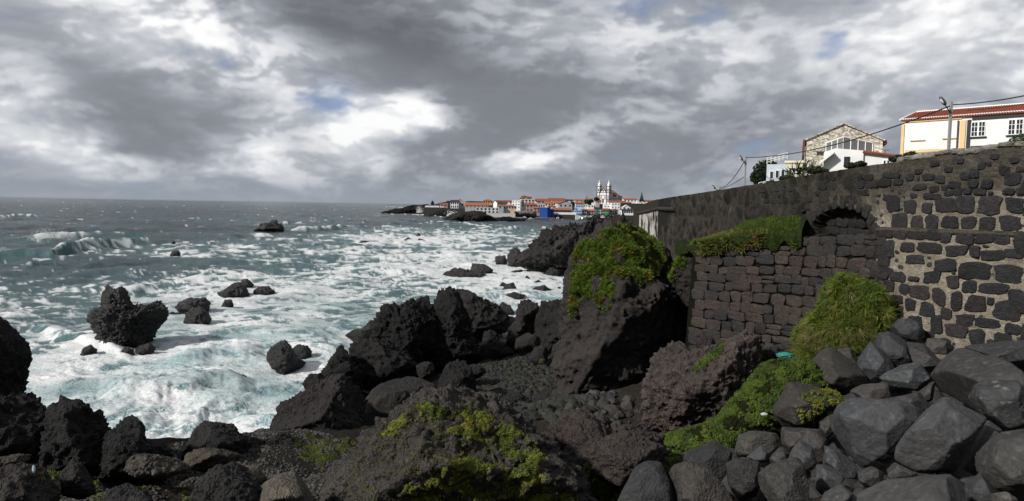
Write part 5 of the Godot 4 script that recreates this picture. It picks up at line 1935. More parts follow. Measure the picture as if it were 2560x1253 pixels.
	R("lava_point", "second black lava point below the grey sea wall", 478, [1072, 540, 1076, 534, 1082, 535, 1090, 529, 1102, 528, 1125, 529, 1145, 532, 1140, 540, 1110, 542, 1085, 543], {"mat": "far_rock", "col": Color(0.022, 0.022, 0.023), "thick": 10.0, "sub": 5, "cat": "headland"})
	R("breakwater_mound", "dark rocky mound at the root of the breakwater", 352, [1106, 548, 1116, 543, 1130, 538, 1150, 532, 1180, 529, 1205, 530, 1222, 538, 1235, 545, 1240, 553, 1200, 556, 1150, 556, 1115, 556], {"mat": "far_rock", "col": Color(0.05, 0.045, 0.038), "thick": 9.0, "sub": 5, "cat": "breakwater"})
	R("boulder_breakwater", "low arm of dark boulders running out before the quay", 358, [1225, 555, 1232, 546, 1260, 545, 1300, 546, 1310, 549, 1312, 555, 1270, 557], {"mat": "far_rock", "col": Color(0.03, 0.028, 0.026), "thick": 4.0, "sub": 5, "cat": "breakwater", "rid": 0.2})
	R("far_shore", "dark rocks at the foot of the harbour wall", 425, [1420, 553, 1440, 549, 1480, 547, 1540, 547, 1600, 549, 1610, 556, 1500, 557], {"mat": "far_rock", "col": Color(0.035, 0.034, 0.034), "thick": 5.0, "sub": 5, "cat": "shore rocks", "rid": 0.1})
	make_church()
	# trees
	var dk := [Color(0.012, 0.02, 0.012), Color(0.03, 0.045, 0.02)]
	for q in [["dark round tree behind the cream house", 1468, 508, 9, 8], ["dark tree left of the church front", 1491, 499, 6, 4], ["dark bushy tree beside the veranda house", 1293, 520, 6, 5], ["dark trees between the white terrace and the white cube", 1505, 517, 6, 5], ["dark tree behind the grey gable house", 1432, 512, 6, 6], ["second dark round tree near the church", 1478, 505, 5, 6]]:
		var m := 500.0 / F
		leafy("tree", q[0], "tree", at(q[1], q[2], 500.0), [[Vector3(0, q[4] * m * 0.4, 0), q[3] * m, 0.7], [Vector3(q[3] * m * 0.5, q[4] * m * 0.2, 0), q[3] * m * 0.6, 0.7]], 260, 0.9, dk, 0.25)
	pine("tall dark Norfolk pine standing above the right end of town", at(1604, 506, 560), 27.0 * 560 / F, 7.5 * 560 / F, 13, 0.9)
	pine("open star-shaped pine left of the church", at(1467, 500, 560), 13.0 * 560 / F, 5.0 * 560 / F, 5, 0.5)
	# boats
	boat("white fishing boat moored in front of the jetty", at(1328, 548.2, 425), 15 * 425 / F, 0.2, "white", 0.0)
	boat("small white boat by the quay head", at(1311, 543.5, 440), 8 * 440 / F, -0.3, "white", 0.0)
	boat("grey white motor boat beside the dark quay hall", at(1396, 551.6, 432), 25 * 432 / F, -0.15, "pale_grey", 1.0)
	boat("blue hulled boat drawn up on the slipway", at(1272, 542.4, 416), 8 * 416 / F, 0.4, "teal_wall", 0.0)
	boat("white dinghy on the slipway", at(1258, 541.2, 418), 6 * 418 / F, -0.2, "white", 0.0)
	var k := 0
	for q in [[1457, 545.5, "white", "white car at the left end of the harbour car park"], [1463, 547.2, "blue_wall", "blue car in the harbour car park"], [1470, 544.8, "pale_grey", "silver car behind the red car"], [1474, 547.0, "roof_red", "red car in the harbour car park"], [1482, 544.4, "white", "white van before the teal tower"],
			[1503, 545.8, "white", "white car right of the teal tower"], [1511, 544.6, "pale_grey", "silver car below the green house"], [1518, 546.2, "dark_stone", "black car below the green house"], [1522, 549.0, "white", "white car parked in the front row"], [1531, 545.0, "grey_wall", "grey car under the grey shuttered house"], [1503, 549.5, "white", "small white car nearest the shore rocks"], [1461, 549.5, "white", "white pick-up nearest the jetty"]]:
		car(q[3], at(q[0], q[1], 426.0 - k % 3), 0.3 * (k % 4) - 0.4, q[2])
		k += 1

func pine(label: String, base: Vector3, high: float, wide: float, tiers: int, dens: float) -> void:
	var o := thing("pine_tree", label, "tree", base)
	var g := G.new()
	g.tint = Color(0.04, 0.03, 0.025)
	g.tube([Vector3(0, -2, 0), Vector3(0, high, 0)], high * 0.02, 0.05, 6)
	put("trunk", g.mesh(), M.earth, o)
	g = G.new()
	rng.seed = int(high * 100)
	for t in tiers:
		var f := float(t) / tiers
		var y := high * (0.12 + 0.86 * f)
		var r := wide * (1.02 - f) * rng.randf_range(0.75, 1.1)
		var n := 7
		for i in n:
			var a := TAU * (i + rng.randf() * 0.6) / n
			var dir := Vector3(cos(a), 0, sin(a))
			var s := Vector3(-sin(a), 0, cos(a)) * r * 0.16
			var tip := Vector3(0, y + r * 0.22, 0) + dir * r
			g.tint = Color(0.016, 0.028, 0.02) * rng.randf_range(0.7, 1.5)
			var mid := Vector3(0, y - r * 0.06, 0) + dir * r * 0.6
			var th := Vector3(0, high * 0.028 * dens, 0)
			g.quad(Vector3(0, y, 0), mid + s, tip, mid - s)
			g.quad(Vector3(0, y, 0), mid + th, tip, mid - th)
			g.quad(Vector3(0, y - 0.2, 0), mid + s * 0.7 - th, tip - th * 0.5, mid - s * 0.7 - th * 1.4)
	put("crown", g.mesh(), M.leaf, o)

func boat(label: String, p: Vector3, l: float, yaw: float, hull: String, cabin: float) -> void:
	var o := thing("boat", label, "boat", p, yaw, "boats in the harbour")
	var g := G.new()
	var b := l * 0.3
	var sec := []
	for i in 7:
		var t := i / 6.0
		var w := b * 0.5 * (1.0 - pow(maxf(0.0, t - 0.35) / 0.65, 2.0)) * (0.85 + 0.15 * minf(t * 4, 1))
		var top := l * (0.12 + 0.08 * t * t)
		var x := (t - 0.5) * l
		sec.append([Vector3(x, top, w), Vector3(x, -0.3, w * 0.55), Vector3(x, -0.3, -w * 0.55), Vector3(x, top, -w)])
	for i in 6:
		for k in 3: g.quad(sec[i][k], sec[i][k + 1], sec[i + 1][k + 1], sec[i + 1][k])
		g.quad(sec[i][3] - Vector3(0, l * 0.03, 0), sec[i][0] - Vector3(0, l * 0.03, 0), sec[i + 1][0] - Vector3(0, l * 0.03, 0), sec[i + 1][3] - Vector3(0, l * 0.03, 0))
	g.quad(sec[0][0], sec[0][1], sec[0][2], sec[0][3])
	put("hull", g.mesh(), M[hull], o)
	g = G.new()
	g.box(Vector3(-l * 0.08, l * 0.2, 0), Vector3(l * 0.26, l * 0.17, b * 0.6)); g.box(Vector3(-l * 0.08, l * 0.295, 0), Vector3(l * 0.31, l * 0.02, b * 0.7))
	put("cabin", g.mesh(), M.white, o)
	g = G.new()
	g.box(Vector3(-l * 0.08, l * 0.23, b * 0.31), Vector3(l * 0.2, l * 0.06, 0.04)); g.box(Vector3(l * 0.055, l * 0.23, 0), Vector3(0.04, l * 0.06, b * 0.5))
	put("cabin_window", g.mesh(), M.glass, o)
	if cabin > 0.0:
		g = G.new()
		g.tube([Vector3(-l * 0.05, l * 0.3, 0), Vector3(-l * 0.05, l * 0.5, 0)], 0.06, 0.04, 5)
		put("mast", g.mesh(), M.frame_white, o)

func car(label: String, p: Vector3, yaw: float, body: String) -> void:
	var o := thing("parked_car", label, "car", p, yaw, "cars parked at the harbour")
	var g := G.new()
	g.prism([Vector2(-2.1, 0.35), Vector2(2.1, 0.35), Vector2(2.1, 0.8), Vector2(1.2, 0.95), Vector2(0.6, 1.45), Vector2(-1.3, 1.45), Vector2(-2.0, 0.95)], -0.85, 0.85)
	put("body", g.mesh(), M[body], o)
	g = G.new()
	g.prism([Vector2(-1.75, 0.97), Vector2(1.02, 0.97), Vector2(0.58, 1.36), Vector2(-1.25, 1.36)], -0.87, 0.87)
	put("side_window", g.mesh(), M.glass, o)
	for x in [-1.3, 1.3]:
		for z in [-0.8, 0.8]:
			var w := CylinderMesh.new()
			w.top_radius = 0.33
			w.bottom_radius = 0.33
			w.height = 0.22
			w.radial_segments = 12
			var q := put("wheel", w, M.dark, o)
			q.transform = Transform3D(Basis(Vector3.RIGHT, PI / 2), Vector3(x, 0.33, z))

func make_church() -> void:
	var d := 545.0
	var m := d / F / 10.44            # metres per pixel of the enlarged crop
	var base := at(1400 + 1120 / 10.44, 440 + 700 / 10.44, d)
	var o := thing("church", "white twin-towered church with dark basalt trim and pointed white spires", "church", base, -0.55)
	var up := func(y: float) -> float: return (700.0 - y) * m
	var wt := 78.0 * m / cos(0.55)      # tower width
	var wn := 150.0 * m / cos(0.55)
	var dt := wt
	var g := G.new()
	# front
	g.prism([Vector2(-wn / 2, -4), Vector2(wn / 2, -4), Vector2(wn / 2, up.call(430)), Vector2(wn * 0.3, up.call(395)), Vector2(wn * 0.16, up.call(350)), Vector2(0, up.call(335)), Vector2(-wn * 0.16, up.call(350)), Vector2(-wn * 0.3, up.call(395)), Vector2(-wn / 2, up.call(430))], -1.0, 0.0)
	put("front", g.mesh(), M.white, o)
	g = G.new()
	g.box(Vector3(0, up.call(436), 0.08), Vector3(wn, 12 * m, 0.3)); g.box(Vector3(0, up.call(600), 0.08), Vector3(wn, 9 * m, 0.3))
	for s in [-1, 1]:
		g.tube([Vector3(s * wn * 0.5, up.call(425), 0.1), Vector3(s * wn * 0.3, up.call(392), 0.1), Vector3(s * wn * 0.16, up.call(346), 0.1), Vector3(0, up.call(330), 0.1)], 0.28, 0.28, 6)
	put("front_trim", g.mesh(), M.dark_stone, o)
	g = G.new()
	g.tube([Vector3(0, up.call(330), 0), Vector3(0, up.call(285), 0)], 0.14, 0.1, 5); g.box(Vector3(0, up.call(300), 0), Vector3(0.9, 0.2, 0.2))
	put("gable_cross", g.mesh(), M.dark_stone, o)
	g = G.new()
	g.tube([Vector3(0, up.call(385), 0.0), Vector3(0, up.call(385), 0.16)], 0.75, 0.75, 14)
	put("round_window", g.mesh(), M.dark_stone, o)
	for x in [-0.28, 0.28]:
		g = G.new()
		g.box(Vector3(x * wn, up.call(540), 0.08), Vector3(34 * m, 82 * m, 0.2)); put("window_surround", g.mesh(), M.dark_stone, o)
		g = G.new()
		g.box(Vector3(x * wn, up.call(545), 0.12), Vector3(20 * m, 60 * m, 0.2)); put("window", g.mesh(), M.pale_grey, o)
	g = G.new()
	g.box(Vector3(0, up.call(500), 0.08), Vector3(16 * m, 34 * m, 0.2)); put("niche", g.mesh(), M.dark_stone, o)
	g = G.new()
	g.box(Vector3(0, up.call(655), 0.08), Vector3(44 * m, 100 * m, 0.2)); put("portal", g.mesh(), M.dark_stone, o)
	g = G.new()
	g.box(Vector3(0, up.call(662), 0.14), Vector3(26 * m, 80 * m, 0.2)); put("door", g.mesh(), M.roof_brown, o)
	# two towers
	for s in [-1, 1]:
		var t := Node3D.new()
		t.name = "tower"
		o.add_child(t, true)
		t.position = Vector3(s * (wn / 2 + wt / 2), 0, 0)
		g = G.new()
		g.box(Vector3(0, (up.call(250) - 4) / 2, -dt / 2), Vector3(wt - 0.1, up.call(250) + 4, dt))
		put("shaft", g.mesh(), M.white, t)
		g = G.new()
		for y in [270, 436, 600]: g.box(Vector3(0, up.call(y), -dt / 2), Vector3(wt + 0.5, 13 * m, dt + 0.5))
		for a in [-1, 1]:
			for b in [0, 1]: g.box(Vector3(a * (wt / 2 - 0.2), (up.call(270) - 4) / 2, -dt * b + (0.15 if b == 0 else -0.15) * -1.0), Vector3(0.6, up.call(270) + 4, 0.6))
		for a in [-1, 1]:
			for b in [0, 1]: g.tube([Vector3(a * wt * 0.46, up.call(262), -dt * (0.04 + 0.92 * b)), Vector3(a * wt * 0.46, up.call(212), -dt * (0.04 + 0.92 * b))], 0.25, 0.08, 5)
		put("dark_trim", g.mesh(), M.dark_stone, t)
		g = G.new()
		g.box(Vector3(0, up.call(375), 0.03), Vector3(26 * m, 62 * m, 0.25)); g.tube([Vector3(0, up.call(345), 0.0), Vector3(0, up.call(345), 0.15)], 13 * m, 13 * m, 10)
		g.box(Vector3(wt / 2, up.call(375), -dt / 2), Vector3(0.25, 62 * m, 26 * m))
		put("bell_opening", g.mesh(), M.dark, t)
		for y in [540, 655]:
			g = G.new()
			g.box(Vector3(0, up.call(y), 0.05), Vector3(32 * m, 76 * m, 0.25)); put("window_surround", g.mesh(), M.dark_stone, t)
			g = G.new()
			g.box(Vector3(0, up.call(y + 6), 0.09), Vector3(20 * m, 56 * m, 0.25)); put("window", g.mesh(), M.pale_grey, t)
		g = G.new()
		g.tube([Vector3(0, up.call(258), -dt / 2), Vector3(0, up.call(205), -dt / 2)], wt * 0.44, wt * 0.40, 8)
		g.tube([Vector3(0, up.call(205), -dt / 2), Vector3(0, up.call(178), -dt / 2), Vector3(0, up.call(98), -dt / 2)], wt * 0.34, 0.05, 8)
		put("spire", g.mesh(), M.white, t)
	# nave and chancel behind
	var nw := wn + wt * 1.2
	g = G.new()
	g.box(Vector3(0, up.call(440) / 2 - 2, -dt - 7), Vector3(nw, up.call(440) + 4, 15))
	put("nave_wall", g.mesh(), M.pale_grey, o)
	g = G.new()
	var e: float = up.call(436)
	var r: float = up.call(350)
	slab(g, Vector3(-nw / 2 - 0.4, e, 0 - dt + 0.4), Vector3(-nw / 2 - 0.4, e, -dt - 14.9), Vector3(0, r, -dt - 14.9), Vector3(0, r, -dt + 0.4), 0.25)
	slab(g, Vector3(0, r, -dt + 0.4), Vector3(0, r, -dt - 14.9), Vector3(nw / 2 + 0.4, e, -dt - 14.9), Vector3(nw / 2 + 0.4, e, -dt + 0.4), 0.25)
	put("nave_roof", g.mesh(), M.roof_orange, o)
	g = G.new()
	g.box(Vector3(nw / 2 + 2.0, up.call(530) / 2 - 2, -dt - 12), Vector3(4.6, up.call(530) + 4, 9))
	put("side_chapel", g.mesh(), M.pale_grey, o)
	g = G.new()
	slab(g, Vector3(nw / 2 - 0.6, up.call(450), -dt - 7.2), Vector3(nw / 2 - 0.6, up.call(450), -dt - 17), Vector3(nw / 2 + 4.8, up.call(525), -dt - 17), Vector3(nw / 2 + 4.8, up.call(525), -dt - 7.2), 0.25)
	put("side_roof", g.mesh(), M.roof_orange, o)
	for z in [-9.5, -12.5]:
		g = G.new()
		g.box(Vector3(nw / 2 + 4.34, up.call(585), -dt + z), Vector3(0.2, 60 * m, 1.2)); put("window", g.mesh(), M.dark, o)

# ---------- the scene ----------
func _ready() -> void:
	rng.seed = 1
	var cam := Camera3D.new()
	cam.name = "camera"
	cam.position = eye
	cam.rotation = Vector3(deg_to_rad(-3.79), 0, deg_to_rad(0.97))
	cam.fov = rad_to_deg(2.0 * atan(626.5 / F))
	cam.near = 0.2
	cam.far = 60000.0
	add_child(cam)
	cam.current = true
	cb = Basis.from_euler(cam.rotation)
	var env := Environment.new()
	env.background_mode = Environment.BG_SKY
	env.tonemap_mode = Environment.TONE_MAPPER_LINEAR
	env.tonemap_exposure = 1.06
	env.sdfgi_enabled = true
	env.ssao_enabled = true
	env.ssil_enabled = true
	var pano := PanoramaSkyMaterial.new()
	pano.panorama = ImageTexture.create_from_image(sky_image())
	var sky := Sky.new()
	sky.sky_material = pano
	env.sky = sky
	var we := WorldEnvironment.new()
	we.name = "environment"
	we.environment = env
	add_child(we)
	var sun := DirectionalLight3D.new()
	sun.name = "sun"
	sun.light_color = Color(1.0, 0.985, 0.96)
	sun.light_energy = 1.35
	sun.light_angular_distance = 3.0
	sun.shadow_enabled = true
	sun.look_at_from_position(Vector3(-0.72, 0.6, 0.42) * 100.0, Vector3.ZERO)
	add_child(sun)
	make_materials()
	var cl := stone_mat("cladding", null, null, 0, 1.0, 0.9, 0.3)
	var cn := noise(51, 0.045, FastNoiseLite.TYPE_CELLULAR, FastNoiseLite.FRACTAL_NONE, 1)
	cn.cellular_return_type = FastNoiseLite.RETURN_CELL_VALUE
	cl.albedo_texture = tex("cells", cn, 0.38, 1.0, 512)
	cl.albedo_color = Color(0.95, 0.87, 0.72).linear_to_srgb()
	cl.uv1_scale = Vector3(0.22, 0.5, 0.22)
	paint("window_grey", Color(0.16, 0.16, 0.165), 0.3, 0.5)
	make_ground()
	make_wall()
	make_hill()
	shore_rocks()
	surf_rocks()
	boulders()
	make_sea()
	make_town()
	make_long_house()
	make_stone_house()
	small_things()
	plants()

func shore_rocks() -> void:
	var blk := Color(0.020, 0.019, 0.019)
	var brn := Color(0.062, 0.049, 0.044)
	var gry := Color(0.040, 0.037, 0.036)
	R("lava_crag", "tall black overhanging lava pillar at the left edge", 13.0, [-90, 815, 0, 803, 30, 814, 60, 850, 65, 900, 52, 950, 43, 990, 50, 1030, 40, 1120, -90, 1120], {"jag": 0.05, "chunk": 0.06, "col": blk, "thick": 1.0})
	R("lava_crag", "black lava crag beyond the tall pillar, farther along the shore", 15.0, [-420, 1200, -380, 980, -300, 930, -200, 960, -120, 1010, -70, 1100, -60, 1200], {"jag": 0.05, "chunk": 0.06, "col": blk, "thick": 1.4})
	R("lava_crag", "rounded black lava hump at the foot of the tall pillar", 12.3, [-80, 1010, 0, 995, 50, 990, 90, 1003, 118, 1035, 126, 1090, 132, 1190, -80, 1200], {"jag": 0.05, "chunk": 0.06, "col": blk, "thick": 1.1})
	R("lava_crag", "jagged black lava crest with three small teeth", 12.0, [105, 1180, 122, 1040, 150, 1010, 165, 1000, 185, 1008, 210, 1018, 235, 1038, 247, 1034, 262, 1062, 275, 1110, 290, 1190], {"jag": 0.05, "chunk": 0.06, "col": blk, "thick": 1.0, "rid": 0.13})
	R("lava_crag", "narrow black lava fin with a rounded tip next to the white surf", 11.8, [250, 1190, 266, 1082, 295, 1078, 312, 1055, 330, 1040, 348, 1052, 358, 1085, 362, 1110, 395, 1112, 415, 1125, 430, 1150, 410, 1195], {"jag": 0.05, "chunk": 0.06, "col": blk, "thick": 0.8})
	R("lava_rock", "low dark lava block between two patches of white surf", 13.5, [460, 1140, 472, 1105, 488, 1078, 510, 1056, 545, 1060, 575, 1068, 605, 1095, 628, 1112, 610, 1150, 480, 1155], {"col": gry * 0.9, "thick": 1.0})
	R("lava_mass", "large brown black lava mass left of the cove, above the white surf", 17.6, [655, 1110, 690, 1060, 715, 1015, 750, 992, 800, 965, 832, 948, 872, 960, 905, 982, 912, 1000, 900, 1040, 925, 1090, 905, 1125, 800, 1135, 690, 1135], {"col": Color(0.046, 0.039, 0.036), "thick": 2.2, "sub": 6, "rid": 0.08})
	R("lava_rock", "low ragged black ledge between the surf notch and the large lava mass", 14.2, [590, 1130, 615, 1108, 640, 1098, 668, 1104, 700, 1092, 738, 1096, 765, 1112, 770, 1150, 700, 1160, 610, 1155], {"col": gry * 0.8, "thick": 0.8, "jag": 0.06, "chunk": 0.09})
	R("lava_rock", "round dark boulder with white water dripping down its seaward side", 19.5, [756, 960, 774, 938, 800, 935, 818, 950, 812, 985, 775, 992], {"col": gry * 0.7, "thick": 0.6})
	R("lava_rock", "small dark hump washed by surf in front of the dripping boulder", 19.0, [715, 1010, 728, 995, 748, 992, 765, 1005, 760, 1030, 720, 1030], {"col": gry * 0.7})
	R("lava_slab", "broad flat-topped grey brown slab in the middle of the rocks", 21.0, [905, 1050, 925, 985, 960, 955, 1000, 940, 1040, 928, 1062, 945, 1098, 962, 1106, 1010, 1090, 1050, 1000, 1075, 920, 1075], {"facet": true, "mat": "lava", "col": Color(0.05, 0.044, 0.04), "top": [0, 1, 0.35, 0.6], "thick": 1.0, "rid": 0.05, "fine": 0.02})
	R("lava_rock", "upright oval dark rock right of the flat slab", 23.0, [1092, 1010, 1100, 950, 1118, 915, 1145, 902, 1170, 915, 1185, 960, 1192, 1005, 1150, 1030, 1105, 1030], {"col": gry * 0.6, "thick": 1.0})
	R("lava_crag", "sharp black lava spike rising from the rocks beside the surf", 26.0, [800, 950, 822, 905, 840, 880, 853, 864, 866, 882, 876, 905, 905, 940, 905, 1000, 830, 990], {"jag": 0.05, "chunk": 0.06, "col": blk, "thick": 1.2})
	R("lava_crag", "wide black lava shoulder behind the spike", 28.0, [868, 930, 878, 862, 900, 850, 938, 852, 985, 870, 1035, 900, 1050, 950, 1010, 985, 920, 975], {"jag": 0.05, "chunk": 0.06, "col": Color(0.026, 0.024, 0.022), "thick": 1.8})
	R("lava_crag", "big square-shouldered black crag in the middle of the shore", 31.0, [936, 880, 945, 805, 962, 778, 985, 768, 1005, 772, 1030, 758, 1058, 745, 1070, 762, 1080, 800, 1092, 890, 1060, 950, 960, 945], {"jag": 0.05, "chunk": 0.06, "col": blk, "thick": 2.2, "sub": 6, "rid": 0.12})
	R("lava_crag", "tallest black crag with a rounded twin tip beside the square one", 32.0, [1065, 920, 1078, 810, 1092, 760, 1105, 730, 1122, 724, 1140, 732, 1152, 760, 1168, 800, 1185, 850, 1202, 910, 1150, 940], {"jag": 0.05, "chunk": 0.06, "col": blk, "thick": 2.0, "sub": 6, "rid": 0.10})
	R("lava_crag", "grey leaning slab crag behind the tallest black crag", 40.0, [1125, 745, 1148, 728, 1170, 730, 1205, 752, 1240, 765, 1262, 785, 1280, 812, 1265, 828, 1200, 842, 1160, 860], {"jag": 0.05, "chunk": 0.06, "col": Color(0.042, 0.04, 0.038), "thick": 2.0})
	R("lava_rock", "small dark stump standing in the gap of bright water", 36.0, [1204, 860, 1212, 830, 1225, 826, 1240, 832, 1250, 862, 1225, 870], {"col": gry * 0.7})
	R("lava_rock", "flat dark rock bridging the cove below the water gap", 33.0, [1195, 900, 1205, 865, 1240, 855, 1265, 865, 1290, 885, 1260, 905, 1215, 915], {"col": gry * 0.8})
	R("lava_crag", "pointed brown crag with a cap-shaped top right of the water gap", 35.0, [1258, 875, 1272, 830, 1290, 800, 1296, 765, 1318, 748, 1345, 765, 1350, 790, 1345, 860, 1300, 890], {"jag": 0.05, "chunk": 0.06, "col": Color(0.04, 0.035, 0.033), "thick": 1.4})
	R("lava_crag", "dark square crag against the plant-covered headland", 33.5, [1328, 870, 1340, 810, 1355, 762, 1378, 757, 1410, 758, 1440, 752, 1450, 800, 1440, 870, 1380, 885], {"jag": 0.05, "chunk": 0.06, "col": gry * 0.75, "thick": 1.6})
	R("lava_rock", "sloping boulder under the square crag at the back of the cove", 30.0, [1292, 850, 1330, 835, 1350, 845, 1352, 870, 1310, 880, 1290, 870], {"facet": true, "mat": "lava", "col": gry})
	R("boulder", "egg-shaped grey boulder at the right side of the cove", 28.0, [1320, 898, 1338, 868, 1358, 862, 1374, 880, 1368, 902, 1340, 912], {"col": gry * 1.1, "rid": 0.03})
	R("boulder", "moss-stained boulder leaning on the headland", 28.0, [1375, 895, 1385, 865, 1405, 850, 1420, 870, 1415, 895, 1390, 905], {"col": Color(0.05, 0.048, 0.03), "rid": 0.03})
	R("boulder", "small ochre boulder in the cove", 27.0, [1346, 908, 1350, 897, 1362, 897, 1365, 906, 1355, 912], {"col": Color(0.13, 0.11, 0.04), "rid": 0.02})
	for q in [["knobbly dark rock at the near end of the cove", 1290, 1010, 42, 28, 21.5], ["rough lump under the headland, right of the rock pool", 1385, 1010, 50, 40, 21.0], ["dark round rock at the foot of the headland's cave", 1425, 1035, 45, 40, 20.0], ["low black rock in the cove beside the trickle of water", 1195, 985, 22, 14, 24.0], ["black rock with water running round it", 1180, 930, 30, 18, 26.5], ["dark brown lump between the mound and the headland", 1340, 1050, 55, 35, 18.5], ["brown lump behind the mossy mound", 1255, 1030, 50, 28, 17.5], ["grey stone wedge above the flat slab", 1065, 925, 22, 22, 24.0]]:
		var p := []
		for i in 9:
			var a := TAU * i / 9.0
			rng.seed = i * 7 + int(q[1])
			p.append_array([q[1] + cos(a) * q[3] * rng.randf_range(0.85, 1.15), q[2] - sin(a) * q[4] * rng.randf_range(0.85, 1.15)])
		R("lava_rock", q[0], q[5], p, {"col": gry * 0.9})
	# far ridge and the headland
	R("lava_ridge", "long ridge of upright grey lava needles reaching into the bay", 84.0, [1300, 665, 1318, 628, 1350, 603, 1368, 577, 1378, 578, 1386, 592, 1398, 572, 1412, 580, 1432, 566, 1448, 574, 1478, 549, 1495, 557, 1512, 552, 1530, 580, 1530, 650, 1470, 672, 1390, 668, 1330, 662], {"jag": 0.05, "chunk": 0.06, "col": Color(0.052, 0.046, 0.045), "thick": 9.0, "sub": 6, "striate": 0.3, "rid": 0.15, "freq": 2.2})
	R("lava_ridge", "brown lava knobs behind the top of the green headland", 62.0, [1505, 600, 1520, 570, 1540, 552, 1556, 545, 1568, 560, 1590, 550, 1604, 565, 1620, 600, 1600, 650, 1530, 650], {"jag": 0.05, "chunk": 0.06, "col": brn, "thick": 3.0})
	R("lava_crag", "dark steep rock face under the left flank of the headland", 30.0, [1415, 780, 1422, 700, 1435, 655, 1455, 640, 1475, 700, 1470, 800, 1430, 810], {"jag": 0.05, "chunk": 0.06, "col": blk, "thick": 2.0})
	R("headland", "big steep lava headland draped with green and orange ice plant", 22.0, [1385, 1020, 1400, 945, 1400, 875, 1416, 800, 1424, 745, 1434, 655, 1452, 618, 1495, 586, 1540, 566, 1590, 576, 1636, 606, 1655, 640, 1668, 690, 1690, 760, 1690, 850, 1660, 900, 1628, 960, 1612, 1060, 1570, 1085, 1500, 1065, 1430, 1040], {"col": Color(0.068, 0.056, 0.05), "col2": Color(0.04, 0.034, 0.032), "thick": 3.2, "sub": 6, "rid": 0.06, "fine": 0.025, "freq": 1.5, "keep": "headland", "cat": "headland"})
	R("headland", "dark shaded rock shoulder between headland and brown wall", 22.5, [1640, 900, 1650, 700, 1670, 660, 1700, 690, 1735, 720, 1765, 760, 1770, 860, 1730, 900], {"col": Color(0.03, 0.027, 0.026), "thick": 2.0, "cat": "rock"})  # shadow side of the headland, its shade put into a darker colour
	R("rock_pinnacle", "leaning brown rock fin with yellow green plants against the wall's end", 18.6, [1678, 700, 1692, 662, 1715, 630, 1742, 606, 1762, 602, 1764, 650, 1752, 700, 1748, 770, 1715, 760, 1690, 720], {"col": brn * 0.8, "thick": 0.9, "keep": "pinnacle"})
	R("lava_block", "large purple brown lava block with a notched top in front of the cave", 14.0, [1608, 1080, 1622, 970, 1640, 905, 1662, 878, 1690, 864, 1712, 870, 1735, 880, 1790, 878, 1830, 850, 1862, 832, 1895, 850, 1900, 890, 1885, 940, 1855, 1010, 1800, 1065, 1730, 1095, 1660, 1095], {"col": Color(0.125, 0.096, 0.084), "col2": Color(0.07, 0.055, 0.051), "thick": 1.5, "sub": 6, "rid": 0.07, "fine": 0.03, "freq": 1.5, "keep": "block"})
	R("boulder", "round brown boulder perched in the notch of the large lava block", 14.3, [1738, 862, 1745, 845, 1764, 837, 1784, 848, 1790, 868, 1775, 885, 1748, 882], {"col": Color(0.06, 0.044, 0.043), "rid": 0.04})
	R("lava_rock", "dark rock at the foot of the brown wall near the turquoise net", 14.6, [1892, 950, 1900, 880, 1930, 868, 1955, 872, 1965, 900, 1950, 930, 1915, 960], {"col": Color(0.05, 0.044, 0.042), "keep": "netrock"})
	R("mound", "broad rough brown mound overgrown with yellow green herbs in front", 8.8, [835, 1185, 880, 1122, 940, 1085, 1000, 1045, 1040, 1003, 1075, 998, 1110, 1005, 1180, 998, 1235, 1022, 1290, 1062, 1335, 1105, 1395, 1150, 1440, 1215, 1470, 1330, 800, 1330, 850, 1245], {"col": Color(0.088, 0.076, 0.066), "col2": Color(0.05, 0.043, 0.038), "thick": 1.9, "sub": 6, "rid": 0.07, "fine": 0.045, "freq": 1.6, "cuts": 3, "keep": "mound", "cat": "mound"})
	R("lava_lump", "low red brown lava lumps between the mound and the boulders", 9.8, [1325, 1130, 1352, 1085, 1395, 1062, 1440, 1038, 1485, 1050, 1520, 1088, 1560, 1072, 1600, 1072, 1638, 1095, 1655, 1140, 1650, 1300, 1570, 1320, 1440, 1320, 1400, 1220], {"col": Color(0.075, 0.057, 0.051), "thick": 1.0, "rid": 0.12, "keep": "lump"})
	R("lava_lump", "brown lava knob at the right end of the low lumps", 9.0, [1480, 1180, 1500, 1110, 1560, 1080, 1610, 1085, 1650, 1120, 1655, 1170, 1620, 1210, 1540, 1215], {"col": Color(0.08, 0.063, 0.056), "thick": 0.6, "rid": 0.1})
	R("earth_bank", "grassy earth bank sloping down between the lava block and the boulders", 11.2, [1630, 1130, 1660, 1085, 1745, 1075, 1815, 1035, 1860, 975, 1910, 905, 1960, 895, 2030, 905, 2080, 960, 2060, 1010, 1975, 1020, 1960, 1085, 1850, 1130, 1760, 1175, 1690, 1195, 1640, 1180], {"col": Color(0.03, 0.036, 0.014), "thick": 0.8, "rid": 0.02, "fine": 0.015, "amp": 0.05, "cuts": 0, "keep": "bank", "mat": "earth", "cat": "bank", "kind": "structure"})
	R("grass_mound", "steep earth mound against the wall hidden under long grass", 13.2, [1990, 930, 1998, 860, 2018, 815, 2055, 760, 2085, 715, 2108, 692, 2150, 702, 2186, 708, 2206, 745, 2228, 790, 2220, 830, 2190, 880, 2130, 940, 2050, 960], {"col": Color(0.035, 0.036, 0.013), "thick": 0.6, "rid": 0.03, "fine": 0.02, "amp": 0.2, "freq": 1.6, "cuts": 0, "keep": "grass", "mat": "earth", "cat": "bank", "kind": "structure"})
	# front left
	R("lava_lump", "dark upright lava stone beside yellow herbs at the lower left", 7.8, [148, 1235, 155, 1190, 180, 1150, 205, 1165, 225, 1195, 240, 1235, 195, 1248], {"col": gry, "thick": 0.3})
